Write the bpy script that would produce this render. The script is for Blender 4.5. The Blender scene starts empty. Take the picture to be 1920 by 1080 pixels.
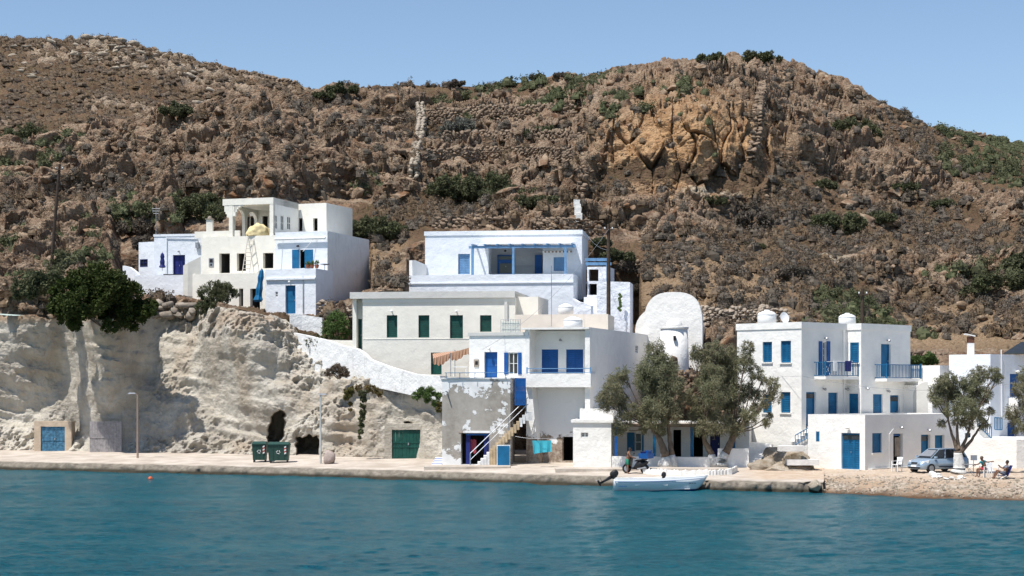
import bpy, bmesh, math, random
import numpy as np
from mathutils import Vector, Matrix
C = bpy.context.scene
COL = C.collection
# ---------------------------------------------------------------- camera, sky, sun, exposure
F_PX, HOR, CAMZ = 3400.0, 730.0, 6.1        # focal length in photo pixels, horizon row, eye height over the water
cd = bpy.data.cameras.new('camera'); cam = bpy.data.objects.new('camera', cd); COL.objects.link(cam)
cd.sensor_width = 36; cd.lens = 36*F_PX/1920; cd.shift_y = (HOR-540)/1920
cd.clip_start = 1; cd.clip_end = 20000
cam.location = (0, 0, CAMZ); cam.rotation_euler = (math.pi/2, 0, 0)
C.camera = cam
SUN = Vector((-.32, -.30, .90)).normalized()
EL = math.asin(SUN.z); AZ = math.atan2(SUN.x, SUN.y)
w = bpy.data.worlds.new('World'); C.world = w; w.use_nodes = True
nt = w.node_tree; bg = nt.nodes['Background']
sk = nt.nodes.new('ShaderNodeTexSky'); sk.sky_type = 'NISHITA'; sk.sun_disc = False
sk.sun_elevation = EL; sk.sun_rotation = AZ
sk.air_density = 1.0; sk.dust_density = 0.3; sk.ozone_density = 2.0; sk.altitude = 1000
nt.links.new(sk.outputs[0], bg.inputs[0]); bg.inputs[1].default_value = 0.105
sd = bpy.data.lights.new('sun', 'SUN'); sd.energy = 4.6; sd.angle = math.radians(.5); sd.color = (1, .96, .9)
so = bpy.data.objects.new('sun', sd); COL.objects.link(so)
so.rotation_euler = SUN.to_track_quat('Z', 'Y').to_euler()
C.view_settings.view_transform = 'Standard'; C.view_settings.look = 'None'
C.view_settings.exposure = 0.42; C.view_settings.gamma = 1
C.cycles.max_bounces = 6; C.cycles.diffuse_bounces = 3; C.cycles.glossy_bounces = 3; C.cycles.transparent_max_bounces = 6
R = random.Random(7); NR = np.random.RandomState(5)
# ---------------------------------------------------------------- helpers
KY = 1.04
def W0(px, py, Y): return Vector(((px-960)/F_PX*Y, Y, CAMZ-(py-HOR)/F_PX*Y))
def W(px, py, Y): return W0(px, py, Y*KY)
def tag(o, label=None, cat=None, group=None, kind=None):
    if label: o['label'] = label
    if cat: o['category'] = cat
    if group: o['group'] = group
    if kind: o['kind'] = kind
    return o
def thing(name, loc, label, cat, group=None, rz=0):
    o = bpy.data.objects.new(name, None); COL.objects.link(o); o.location = loc; o.rotation_euler = (0, 0, rz)
    o.empty_display_size = .2
    return tag(o, label, cat, group)
def link(name, me, parent=None, mats=()):
    for m in mats: me.materials.append(m)
    o = bpy.data.objects.new(name, me); COL.objects.link(o)
    if parent is not None:
        o.parent = parent
        mw = Matrix.LocRotScale(parent.location, parent.rotation_euler, parent.scale)
        if parent.parent is not None:
            q = parent.parent; mw = Matrix.LocRotScale(q.location, q.rotation_euler, q.scale) @ parent.matrix_parent_inverse @ mw
        o.matrix_parent_inverse = mw.inverted()
    return o
class MB:
    def __init__(s): s.v = []; s.f = []; s.m = []
    def quad(s, a, b, c, d, m=0):
        n = len(s.v); s.v += [tuple(a), tuple(b), tuple(c), tuple(d)]; s.f.append((n, n+1, n+2, n+3)); s.m.append(m)
    def hexa(s, p, m=0):   # 8 points: bottom loop 0-3, top loop 4-7
        n = len(s.v); s.v += [tuple(q) for q in p]
        for f in ((3, 2, 1, 0), (4, 5, 6, 7), (0, 1, 5, 4), (1, 2, 6, 5), (2, 3, 7, 6), (3, 0, 4, 7)):
            s.f.append(tuple(n+i for i in f)); s.m.append(m)
    def box(s, x0, x1, y0, y1, z0, z1, m=0):
        s.hexa([(x0, y0, z0), (x1, y0, z0), (x1, y1, z0), (x0, y1, z0), (x0, y0, z1), (x1, y0, z1), (x1, y1, z1), (x0, y1, z1)], m)
    def tube(s, pts, r, n=6, m=0, cap=True):
        pts = [Vector(p) for p in pts]; rs = r if isinstance(r, (list, tuple)) else [r]*len(pts)
        b = len(s.v); up = Vector((0, 0, 1))
        for i, p in enumerate(pts):
            d = (pts[min(i+1, len(pts)-1)]-pts[max(i-1, 0)]).normalized()
            a = d.cross(up)
            if a.length < .05: a = d.cross(Vector((1, 0, 0)))
            a.normalize(); c = d.cross(a)
            for k in range(n):
                t = 2*math.pi*k/n; s.v.append(tuple(p+(a*math.cos(t)+c*math.sin(t))*rs[i]))
        for i in range(len(pts)-1):
            for k in range(n):
                s.f.append((b+i*n+k, b+i*n+(k+1) % n, b+(i+1)*n+(k+1) % n, b+(i+1)*n+k)); s.m.append(m)
        if cap:
            s.f.append(tuple(b+k for k in range(n))[::-1]); s.m.append(m)
            s.f.append(tuple(b+(len(pts)-1)*n+k for k in range(n))); s.m.append(m)
    def lathe(s, c, prof, n=20, m=0, sx=1, sy=1):
        b = len(s.v)
        for r, z in prof:
            for k in range(n):
                t = 2*math.pi*k/n; s.v.append((c[0]+r*sx*math.cos(t), c[1]+r*sy*math.sin(t), c[2]+z))
        for i in range(len(prof)-1):
            for k in range(n):
                s.f.append((b+i*n+k, b+i*n+(k+1) % n, b+(i+1)*n+(k+1) % n, b+(i+1)*n+k)); s.m.append(m)
        s.f.append(tuple(b+k for k in range(n))[::-1]); s.m.append(m)
        s.f.append(tuple(b+(len(prof)-1)*n+k for k in range(n))); s.m.append(m)
    def poly(s, pts, m=0):
        n = len(s.v); s.v += [tuple(q) for q in pts]; s.f.append(tuple(range(n, n+len(pts)))); s.m.append(m)
    def add(s, vs, fs, m=0):
        n = len(s.v); s.v += [tuple(q) for q in vs]; s.f += [tuple(n+i for i in f) for f in fs]; s.m += [m]*len(fs)
    def build(s, name, mats, parent=None, smooth=False):
        me = bpy.data.meshes.new(name); me.from_pydata(s.v, [], s.f)
        if not isinstance(mats, (list, tuple)): mats = [mats]
        o = link(name, me, parent, mats)
        me.polygons.foreach_set('material_index', s.m)
        if smooth: me.polygons.foreach_set('use_smooth', [True]*len(s.f))
        me.update(); return o
def npmesh(name, V, Fc, mats, parent=None, smooth=False, attrs=None, midx=None):
    V = np.asarray(V, dtype=np.float32); Fc = np.asarray(Fc, dtype=np.int32); k = Fc.shape[1]
    me = bpy.data.meshes.new(name); me.vertices.add(len(V)); me.vertices.foreach_set('co', V.ravel())
    me.loops.add(Fc.size); me.loops.foreach_set('vertex_index', Fc.ravel())
    me.polygons.add(len(Fc)); me.polygons.foreach_set('loop_start', np.arange(0, Fc.size, k, dtype=np.int32))
    me.polygons.foreach_set('loop_total', np.full(len(Fc), k, dtype=np.int32))
    if attrs:
        for an, arr in attrs.items():
            arr = np.asarray(arr, dtype=np.float32)
            if arr.ndim == 1:
                a = me.attributes.new(an, 'FLOAT', 'POINT'); a.data.foreach_set('value', arr)
            else:
                a = me.attributes.new(an, 'FLOAT_VECTOR', 'POINT'); a.data.foreach_set('vector', arr.ravel())
    me.update(calc_edges=True)
    if not isinstance(mats, (list, tuple)): mats = [mats]
    o = link(name, me, parent, mats)
    if smooth: me.polygons.foreach_set('use_smooth', np.ones(len(Fc), dtype=bool))
    if midx is not None: me.polygons.foreach_set('material_index', np.asarray(midx, dtype=np.int32))
    return o
def gridfaces(nr, nc):
    i = np.arange(nr-1)[:, None]*nc+np.arange(nc-1)[None]
    return np.stack([i, i+1, i+1+nc, i+nc], -1).reshape(-1, 4)
# ---- numpy noise
def hs(ix, iy, iz, s):
    h = (ix.astype(np.int64)*73856093) ^ (iy.astype(np.int64)*19349663) ^ (iz.astype(np.int64)*83492791) ^ (s*2654435761)
    h = (h & 0xffffffff); h = ((h ^ (h >> 16))*0x45d9f3b) & 0xffffffff; h = ((h ^ (h >> 15))*0x2c1b3c6d) & 0xffffffff
    return ((h ^ (h >> 16)) & 0xffffff)/float(0xffffff)
def vn(x, y, z, s=0):
    ix, iy, iz = np.floor(x), np.floor(y), np.floor(z); fx, fy, fz = x-ix, y-iy, z-iz
    fx, fy, fz = [t*t*(3-2*t) for t in (fx, fy, fz)]
    r = 0
    for a in (0, 1):
        for b in (0, 1):
            for c in (0, 1):
                r = r+hs(ix+a, iy+b, iz+c, s)*(fx if a else 1-fx)*(fy if b else 1-fy)*(fz if c else 1-fz)
    return r
def fbm(x, y, z, o=4, s=0, g=.5):
    r = 0; a = 1; t = 0
    for k in range(o):
        r = r+a*vn(x, y, z, s+k); t += a; a *= g; x = x*2.03+7.1; y = y*2.03+3.3; z = z*2.03+1.7
    return r/t
def voro(x, y, s=0, full=False):
    ix, iy = np.floor(x), np.floor(y); f1 = np.full(x.shape, 9.); f2 = f1.copy(); idd = np.zeros(x.shape); ox = idd.copy(); oy = idd.copy()
    z0 = np.zeros(x.shape)
    for a in (-1, 0, 1):
        for b in (-1, 0, 1):
            jx, jy = ix+a, iy+b
            ex = x-jx-hs(jx, jy, z0, s); ey = y-jy-hs(jx, jy, z0, s+11); d = np.hypot(ex, ey)
            k = d < f1; f2 = np.where(k, f1, np.minimum(f2, d)); idd = np.where(k, hs(jx, jy, z0, s+23), idd); f1 = np.where(k, d, f1); ox = np.where(k, ex, ox); oy = np.where(k, ey, oy)
    if full: return f1, f2, idd, ox, oy
    return f1, f2, idd
def sm(a, b, x): t = np.clip((x-a)/(b-a), 0, 1); return t*t*(3-2*t)
# ---- materials
class NT:
    def __init__(s, name):
        s.m = bpy.data.materials.new(name); s.m.use_nodes = True; s.t = s.m.node_tree; s.b = s.t.nodes['Principled BSDF']
    def n(s, ty, ins=None, **kw):
        nd = s.t.nodes.new('ShaderNode'+ty)
        for k, v in kw.items(): setattr(nd, k, v)
        for k, v in (ins or {}).items(): s.set(nd.inputs[k], v)
        return nd
    def set(s, i, v):
        if hasattr(v, 'is_output') or isinstance(v, bpy.types.NodeSocket): s.t.links.new(v, i)
        else: i.default_value = v
    def pos(s, sc=(1, 1, 1)):
        g = s.n('NewGeometry'); m = s.n('Mapping', {'Vector': g.outputs['Position'], 'Scale': sc}); return m.outputs[0]
    def noise(s, scale, det=5, rough=.55, vec=None, dist=0):
        return s.n('TexNoise', {'Vector': vec or s.pos(), 'Scale': scale, 'Detail': det, 'Roughness': rough, 'Distortion': dist}).outputs[0]
    def mr(s, v, a, b, c=0, d=1):
        return s.n('MapRange', {0: v, 1: a, 2: b, 3: c, 4: d}).outputs[0]
    def mix(s, f, a, b, mode='MIX'):
        nd = s.n('Mix', data_type='RGBA', blend_type=mode)
        s.set(nd.inputs[0], f); s.set(nd.inputs[6], c4(a)); s.set(nd.inputs[7], c4(b)); return nd.outputs[2]
    def math(s, op, a, b=0, clamp=False):
        nd = s.n('Math', {0: a, 1: b}, operation=op); nd.use_clamp = clamp; return nd.outputs[0]
    def attr(s, name): return s.n('Attribute', attribute_name=name)
    def bump(s, h, st, dist):
        s.set(s.b.inputs['Normal'], s.n('Bump', {'Height': h, 'Strength': st, 'Distance': dist}).outputs[0])
    def out(s, col=None, rough=None, **kw):
        if col is not None: s.set(s.b.inputs['Base Color'], c4(col))
        if rough is not None: s.set(s.b.inputs['Roughness'], rough)
        for k, v in kw.items(): s.set(s.b.inputs[k.replace('_', ' ')], v)
        return s.m
def c4(c): return (c[0], c[1], c[2], 1) if isinstance(c, (tuple, list)) else c
def plain(name, col, rough=.6, var=.12, sc=3, bump=.0, metal=0, spec=.3):
    t = NT(name); n = t.noise(sc, 6)
    f = t.mr(n, .3, .7, 0, 1)
    a = tuple(c*(1-var) for c in col); b = tuple(min(1, c*(1+var)) for c in col)
    if bump: t.bump(t.noise(sc*4, 5), bump, .05)
    return t.out(t.mix(f, a, b), rough, Metallic=metal, **{'Specular_IOR_Level': spec})
def plaster(name, col, dirt=(.45, .42, .38), amt=.35, bump=.5):
    t = NT(name)
    big = t.noise(.5, 5); st = t.noise(1.3, 8, .65, t.pos((1.5, 1.5, .3)))
    d = t.math('MULTIPLY', t.mr(st, .55, .8, 0, amt), t.mr(big, .35, .65, .3, 1))
    c = t.mix(t.mr(t.noise(1.1, 6), .35, .65), tuple(x*.93 for x in col), col)
    c = t.mix(d, c, dirt)
    sp = t.mr(t.noise(5, 3, .6, t.pos((1, 1, .6))), .74, .78, 0, amt*.7)
    c = t.mix(sp, c, (.35, .33, .3))
    h = t.math('ADD', t.noise(1.6, 3), t.math('MULTIPLY', t.noise(7, 4), .35))
    t.bump(h, bump, .12)
    return t.out(c, .85, Specular_IOR_Level=.15)
# ---------------------------------------------------------------- water, quay, ground
SH = [(-900, 158), (-400, 147), (0, 138), (300, 132), (560, 127), (840, 120.5), (1120, 114.8), (1330, 109.2), (1540, 107.2), (1700, 102.9), (1920, 99.7), (2300, 94), (2900, 86)]
def YS(px): return np.interp(px, [a for a, b in SH], [b for a, b in SH])
def quay_off(px): return 0.0
t = NT('sea water')
v = t.pos((.9, 1.7, 1))
n1 = t.noise(2.3, 5, .65, v, .4); n2 = t.noise(6, 4, .6, v, .3); n3 = t.noise(.06, 3, .5, t.pos((1, 2.2, 1)))
h = t.math('ADD', t.math('MULTIPLY', n1, .6), t.math('MULTIPLY', n2, .25))
t.bump(h, 1.0, .9)
wc = t.mix(t.mr(n3, .35, .65), (.003, .080, .116), (.007, .116, .154))
wc = t.mix(t.mr(n1, .4, .65, 0, .75), wc, (.014, .16, .205))
M_water = t.out(wc, .2, IOR=1.33, Specular_IOR_Level=.17)
cx = np.linspace(-700, 2600, 700); rr = 1/np.linspace(1/40., 1/260., 380)
PX, YY = np.meshgrid(cx, rr)
X = (PX-960)/F_PX*YY
Z = (fbm(X*.35, YY*.5, YY*0, 4, 3)-.5)*.22+(fbm(X*1.1, YY*1.7, YY*0, 3, 9)-.5)*.13
wt = npmesh('sea', np.stack([X, YY, Z], -1).reshape(-1, 3), gridfaces(*X.shape), M_water, smooth=True)
tag(wt, kind='structure')
b = MB(); b.quad((-900, -300, -.35), (900, -300, -.35), (900, 300, -.35), (-900, 300, -.35)); tag(b.build('sea_bed_water', M_water), kind='structure')

t = NT('concrete quay')
c = t.mix(t.mr(t.noise(.7, 6), .35, .65), (.40, .34, .28), (.56, .495, .425))
c = t.mix(t.mr(t.noise(3, 8, .7), .55, .75, 0, .6), c, (.34, .29, .24))
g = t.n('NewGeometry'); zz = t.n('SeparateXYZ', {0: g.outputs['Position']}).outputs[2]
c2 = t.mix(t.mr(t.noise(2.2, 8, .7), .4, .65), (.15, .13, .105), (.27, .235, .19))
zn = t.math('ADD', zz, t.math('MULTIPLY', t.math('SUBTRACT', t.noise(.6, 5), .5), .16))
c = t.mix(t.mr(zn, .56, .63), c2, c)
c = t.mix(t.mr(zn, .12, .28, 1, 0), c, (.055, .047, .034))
t.bump(t.noise(5, 8, .7), .7, .08)
c = t.mix(t.attr('dirt').outputs['Fac'], c, t.mix(t.mr(t.noise(1.5, 8, .7), .35, .7), (.40, .29, .20), (.55, .46, .37)))
M_quay = t.out(c, .9, Specular_IOR_Level=.1)
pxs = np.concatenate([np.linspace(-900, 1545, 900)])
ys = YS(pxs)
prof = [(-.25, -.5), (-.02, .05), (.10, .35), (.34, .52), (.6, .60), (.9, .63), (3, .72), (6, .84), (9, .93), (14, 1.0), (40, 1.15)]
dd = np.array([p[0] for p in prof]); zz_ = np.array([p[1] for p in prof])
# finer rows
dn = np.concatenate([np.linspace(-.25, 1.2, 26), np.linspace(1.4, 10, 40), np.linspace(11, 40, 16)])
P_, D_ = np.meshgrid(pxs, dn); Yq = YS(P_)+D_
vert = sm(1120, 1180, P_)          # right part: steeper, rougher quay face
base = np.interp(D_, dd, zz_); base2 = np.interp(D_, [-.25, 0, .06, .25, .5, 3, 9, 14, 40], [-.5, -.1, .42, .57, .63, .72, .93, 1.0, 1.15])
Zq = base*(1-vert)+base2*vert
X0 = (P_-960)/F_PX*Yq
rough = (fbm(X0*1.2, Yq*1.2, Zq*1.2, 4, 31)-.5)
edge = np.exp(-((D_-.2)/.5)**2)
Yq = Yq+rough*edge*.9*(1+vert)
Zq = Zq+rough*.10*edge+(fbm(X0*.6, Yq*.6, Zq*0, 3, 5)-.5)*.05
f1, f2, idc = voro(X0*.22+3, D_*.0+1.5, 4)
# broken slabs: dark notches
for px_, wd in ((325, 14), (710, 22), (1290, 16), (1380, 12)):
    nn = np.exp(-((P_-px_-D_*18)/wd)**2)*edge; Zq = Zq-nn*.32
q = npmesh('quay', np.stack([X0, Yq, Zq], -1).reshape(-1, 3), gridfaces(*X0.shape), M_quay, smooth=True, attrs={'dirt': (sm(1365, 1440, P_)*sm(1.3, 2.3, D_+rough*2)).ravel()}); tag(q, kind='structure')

t = NT('pebble beach')
f = t.n('TexVoronoi', {'Vector': t.pos((1, 1, 1)), 'Scale': 5.0, 'Randomness': 1.0})
c = t.mix(t.mr(t.n('SeparateColor', {0: f.outputs['Color']}).outputs[0], 0, 1), (.22, .17, .125), (.46, .40, .33))
c = t.mix(t.mr(t.noise(.5, 5), .4, .62), c, (.36, .26, .18))
g = t.n('NewGeometry'); zz = t.n('SeparateXYZ', {0: g.outputs['Position']}).outputs[2]
zn = t.math('ADD', zz, t.math('MULTIPLY', t.math('SUBTRACT', t.noise(.8, 5), .5), .5))
c = t.mix(t.mr(zn, .55, .95), c, t.mix(t.mr(t.noise(1.5, 8, .7), .35, .7), (.44, .34, .25), (.56, .47, .38)))
c = t.mix(t.mr(zn, .02, .34, 1, 0), c, (.10, .06, .036))
t.bump(t.math('ADD', f.outputs['Distance'], t.noise(6, 6)), .7, .1)
M_beach = t.out(c, .9, Specular_IOR_Level=.1)
pxs = np.linspace(1500, 2900, 900); dn = np.concatenate([np.linspace(-1.5, 8, 110), np.linspace(8.3, 46, 50)])
P_, D_ = np.meshgrid(pxs, dn); Yq = YS(P_)+D_; X0 = (P_-960)/F_PX*Yq
Zq = np.interp(D_, [-1.5, 0, 1.2, 3, 6, 10, 46], [-.5, .02, .36, .62, .82, .93, 1.2])
Zq = Zq-sm(1560, 1530, P_)*.25*(D_ < 3)
Zq += (fbm(X0*1.5, Yq*1.5, Zq*0, 4, 8)-.5)*.14+(vn(X0*7, Yq*7, Zq*0, 2)-.5)*.06
q = npmesh('beach', np.stack([X0, Yq, Zq], -1).reshape(-1, 3), gridfaces(*X0.shape), M_beach, smooth=True); tag(q, kind='structure')
def GZ(px, Y):
    d = Y-YS(px)
    return float(np.interp(d, dd, zz_)) if px < 1540 else float(np.interp(d, [-1.5, 0, 1.2, 3, 6, 10, 46], [-.5, .02, .36, .62, .82, .93, 1.2]))
def G(px, py):
    """point of the waterfront ground seen at a photo pixel"""
    Y = float(YS(px))+.1
    while CAMZ-(py-HOR)/F_PX*Y > GZ(px, Y) and Y < 190: Y += .05
    return W0(px, py, Y)
# ---------------------------------------------------------------- cliff (carved tuff above the quay)
CT = [(-900, 590), (0, 588), (60, 592), (90, 600), (200, 600), (290, 578), (350, 572), (450, 580), (535, 600), (560, 632), (600, 668), (655, 702), (720, 716), (770, 728), (835, 734)]
CB = [(-900, 850), (0, 850), (160, 853), (230, 856), (350, 860), (480, 864), (560, 866), (620, 869), (700, 867), (735, 864), (790, 866), (835, 872)]
def li(tab, x): return np.interp(x, [a for a, b in tab], [b for a, b in tab])
cpx = np.linspace(-700, 835, 1250); nt_ = 330; tt = np.linspace(0, 1, nt_)
PX = np.repeat(cpx[None], nt_, 0); base = li(CB, cpx); top = li(CT, cpx)
PY = base[None]+(top-base)[None]*tt[:, None]
wx = PX+(fbm(PX/60, PY/60, PX*0, 4, 40)-.5)*50; wy = PY+(fbm(PX/60, PY/60, PX*0+9, 4, 41)-.5)*50
gs = np.full(PX.shape, .42); wsum = np.ones(PX.shape)
#  cx, cy, rx, ry, angle, slope(dY/dz), weight
BL = [(120, 680, 170, 75, -10, -.6, 7), (40, 760, 60, 40, 0, -.45, 3), (215, 760, 55, 80, 0, -.5, 5), (-200, 700, 180, 90, 0, .2, 3),
      (115, 745, 85, 20, -38, 1.3, 5), (40, 800, 80, 16, -8, 1.1, 4), (30, 838, 45, 20, 0, 1.8, 6), (146, 838, 24, 18, 0, 1.6, 6),
      (330, 640, 70, 60, -30, .85, 4), (300, 710, 50, 60, 0, .9, 3), (270, 800, 35, 60, 0, .75, 3), (330, 790, 30, 45, 0, -.25, 4),
      (445, 690, 75, 52, 0, -.5, 9), (440, 750, 60, 30, 10, -.45, 4), (340, 730, 40, 50, 20, 1.0, 3), (400, 780, 60, 14, 5, .8, 3), (420, 840, 150, 18, 3, 2.0, 6), (300, 845, 70, 14, 0, 1.6, 5),
      (460, 620, 95, 26, 8, 1.9, 7), (545, 655, 40, 40, 30, 1.4, 6), (560, 720, 60, 30, 40, .8, 3), (590, 745, 120, 16, -20, -.5, 7), (560, 700, 90, 22, -25, 1.2, 4),
      (510, 760, 40, 60, 0, -.2, 3), (600, 785, 100, 12, -28, 1.4, 6), (620, 815, 90, 16, -18, -.45, 6), (650, 770, 30, 8, 0, 2.0, 4), (650, 850, 40, 22, 0, .9, 4),
      (740, 770, 90, 40, 0, .02, 6), (700, 725, 90, 14, 5, 1.8, 6), (790, 770, 40, 60, 0, .03, 5), (700, 840, 40, 40, 0, .3, 3)]
for cx_, cy_, rx, ry, an, g_, wg in BL:
    a = math.radians(an); dx = wx-cx_; dy = wy-cy_
    u = (dx*math.cos(a)+dy*math.sin(a))/rx; v = (-dx*math.sin(a)+dy*math.cos(a))/ry
    k = np.exp(-(u*u+v*v)**1.6*.8)*wg; gs += g_*k; wsum += k
gs /= wsum
Yb = np.interp(cpx, [-900, 0, 160, 350, 560, 700, 760, 835], [160, 146, 143.5, 139.5, 134.5, 131, 130, 126.5])
CY = np.zeros(PX.shape); CY[0] = Yb
for i in range(1, nt_):
    dpy = PY[i-1]-PY[i]; Yp = CY[i-1]; g_ = gs[i]
    CY[i] = Yp+g_*dpy*Yp/F_PX/(1-g_*(HOR-PY[i])/F_PX)
def blur(a, s, ax):
    k = np.exp(-np.arange(-3*s, 3*s+1)**2/(2.*s*s)); k /= k.sum()
    p = np.concatenate([np.repeat(a.take([0], ax), 3*s, ax), a, np.repeat(a.take([-1], ax), 3*s, ax)], ax)
    return np.apply_along_axis(lambda m: np.convolve(m, k, 'valid'), ax, p)
CY = blur(CY, 14, 1)*KY
Z_ = CAMZ-(PY-HOR)/F_PX*CY; X_ = (PX-960)/F_PX*CY
flat = np.zeros(PX.shape)
for x0, y0, x1, y1 in ((77, 800, 122, 850), (166, 786, 230, 856), (735, 802, 790, 866)):
    flat = np.maximum(flat, np.exp(-(np.maximum(0, np.maximum(x0-PX, PX-x1))/9)**2-(np.maximum(0, np.maximum(y0-PY, PY-y1))/9)**2))
strata = vn(X_*.15+3, CY*.2, Z_*2.2+X_*.35, 61)
dsp = (fbm(X_*.35, CY*.35, Z_*.35, 3, 50)-.5)*2.2+(fbm(X_*1.2, CY*.8, Z_*1.2, 4, 51)-.5)*1.1
rg = 1-abs(fbm(X_*.9, CY*.9, Z_*.9, 4, 52)*2-1)
mid = fbm(X_*.25+7, CY*.25, Z_*.25, 2, 55)
bright = sm(.35, .9, gs)
dsp += (rg-.7)*1.3*(.25+.75*bright)+(strata-.5)*.8*(.35+sm(.45, .6, mid))+(fbm(X_*4, CY*4, Z_*4, 3, 53)-.5)*.42*(.35+.65*bright)
dsp *= (1-flat)*(.6+.4*bright)*sm(0, .04, np.repeat(tt[:, None], PX.shape[1], 1)+.01)
cav = np.zeros(PX.shape)
def cave(pts, depth):
    global cav
    pts = np.array(pts, float); ins = np.zeros(PX.shape, bool); j = len(pts)-1
    jx = PX+(vn(PX/7, PY/7, PX*0, 71)-.5)*8; jy = PY+(vn(PX/7, PY/7, PX*0+5, 72)-.5)*6
    for i in range(len(pts)):
        xi, yi = pts[i]; xj, yj = pts[j]
        c = ((yi > jy) != (yj > jy)) & (jx < (xj-xi)*(jy-yi)/(yj-yi+1e-9)+xi); ins ^= c; j = i
    cav = np.maximum(cav, ins*depth)
cave([(499, 852), (503, 810), (513, 778), (524, 770), (532, 775), (533, 806), (524, 840), (518, 856)], 5.0)
cave([(560, 858), (558, 820), (570, 816), (597, 817), (600, 835), (598, 864)], 5.0)
cave([(758, 799), (757, 793), (764, 790), (771, 791), (771, 800)], 1.2)
cav = blur(blur(cav, 1, 0), 1, 1)
CYd = CY-dsp+cav; Zd = Z_+dsp*.35
Xd = X_*(CYd/CY)
cliff_top_Y = CY[-1]
t = NT('tuff rock')
at = t.attr('soil').outputs['Fac']
st = t.noise(1.5, 6, .6, t.pos((.25, .25, 1.5)))
c = t.mix(t.mr(t.noise(.35, 6, .6), .38, .62), (.37, .335, .285), (.56, .52, .45))
c = t.mix(t.mr(st, .48, .68, 0, .55), c, (.40, .35, .27))
c = t.mix(t.mr(t.noise(.22, 5, .6, t.pos((1.4, 1.4, .5))), .5, .68, 0, .75), c, (.38, .31, .235))
c = t.mix(t.mr(t.noise(.5, 8, .7, t.pos((2.5, 2.5, .4))), .58, .72, 0, .6), c, (.22, .2, .17))
c = t.mix(t.mr(t.noise(2.5, 8, .75), .56, .72, 0, .6), c, (.62, .575, .50))
so_ = t.mix(t.mr(t.noise(1.2, 8, .7), .35, .65), (.30, .205, .13), (.46, .35, .25))
c = t.mix(at, c, so_)
t.bump(t.math('ADD', t.noise(2.2, 10, .72), t.math('MULTIPLY', st, .4)), .95, .30)
M_tuff = t.out(c, .95, Specular_IOR_Level=.05)
soil = np.clip(sm(1.25, 1.9, gs)*sm(800, 740, PY)+sm(610, 595, PY)*(PX < 260), 0, 1)*sm(.35, .6, fbm(X_*.5, CY*.5, Z_*.5, 4, 57)+.15)
cl = npmesh('cliff', np.stack([Xd, CYd, Zd], -1).reshape(-1, 3), gridfaces(*PX.shape), M_tuff, smooth=False, attrs={'soil': soil.ravel()})
tag(cl, kind='structure')
# ---------------------------------------------------------------- hillside
ST = {  # photo column: (row, distance) from bottom to crest
 -900: [(620, 168), (560, 172), (400, 195), (300, 225)],
 0: [(600, 152), (560, 155), (480, 170), (400, 184), (268, 215)],
 150: [(605, 150), (560, 152), (470, 168), (400, 182), (250, 215)],
 260: [(585, 150), (545, 152), (500, 160), (440, 168), (225, 212)],
 380: [(585, 146), (560, 149), (445, 161), (380, 172), (205, 208)],
 520: [(610, 143), (590, 145), (440, 160), (370, 168), (172, 208)],
 600: [(680, 139), (590, 145), (560, 151), (430, 164), (164, 210)],
 655: [(710, 136), (615, 141), (590, 145), (500, 158), (430, 165), (158, 212)],
 720: [(725, 133), (560, 141), (550, 145), (440, 166), (350, 178), (155, 214)],
 800: [(735, 129), (560, 144), (500, 152), (440, 162), (330, 182), (156, 216)],
 950: [(740, 127), (560, 144), (440, 161), (400, 166), (300, 186), (158, 216)],
 1060: [(800, 125), (600, 140), (440, 160), (390, 166), (300, 182), (140, 214)],
 1140: [(800, 124), (622, 139), (520, 152), (430, 163), (380, 170), (300, 178), (210, 186), (140, 212)],
 1200: [(860, 122), (625, 141), (560, 148), (430, 165), (375, 172), (225, 179), (118, 222)],
 1290: [(860, 122), (690, 138), (575, 146), (490, 156), (430, 165), (372, 174), (215, 178), (106, 228)],
 1400: [(860, 121), (700, 134), (640, 141), (575, 148), (490, 160), (400, 176), (370, 176), (215, 187), (100, 232)],
 1470: [(860, 121), (800, 123), (640, 139), (575, 148), (460, 165), (370, 178), (300, 187), (106, 232)],
 1600: [(860, 122), (760, 128), (620, 143), (560, 152), (450, 172), (300, 200), (155, 228)],
 1720: [(860, 124), (720, 130), (660, 139), (620, 147), (560, 158), (400, 188), (228, 222)],
 1800: [(860, 124), (690, 131), (650, 140), (600, 150), (540, 160), (400, 188), (258, 220)],
 1920: [(860, 122), (690, 130), (640, 140), (590, 148), (520, 160), (400, 185), (300, 216)],
 2900: [(860, 112), (760, 122), (700, 135), (600, 160), (500, 190), (430, 215)]}
CR = [(-900, 300), (0, 268), (60, 266), (100, 258), (200, 235), (330, 212), (420, 190), (470, 176), (520, 172), (560, 176), (600, 166), (625, 156), (680, 158), (750, 153), (850, 156), (900, 158), (980, 149), (1060, 141), (1100, 142), (1150, 129), (1200, 127), (1250, 121), (1300, 114), (1330, 110), (1365, 107), (1400, 113), (1440, 111), (1500, 123), (1540, 139), (1565, 150), (1595, 158), (1640, 183), (1700, 213), (1740, 238), (1800, 258), (1850, 275), (1920, 305), (2900, 500)]
def hillY(px, py):
    ks = sorted(ST); out = np.zeros(px.shape)
    ev = {k: np.interp(-py, [-a for a, b in ST[k]], [b for a, b in ST[k]]) for k in ks}
    for a, b in zip(ks[:-1], ks[1:]):
        m = (px >= a) & (px <= b); f = (px-a)/(b-a); f = f*f*(3-2*f)
        out = np.where(m, ev[a]*(1-f)+ev[b]*f, out)
    return out
hpx = np.concatenate([np.linspace(-900, -60, 160)[:-1], np.linspace(-60, 1980, 1420), np.linspace(1980, 2900, 160)[1:]])
nr = 470; tt = np.linspace(0, 1, nr)
crest = li(CR, hpx); bot = np.where(hpx < 835, li(CT, hpx), 835.)
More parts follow.
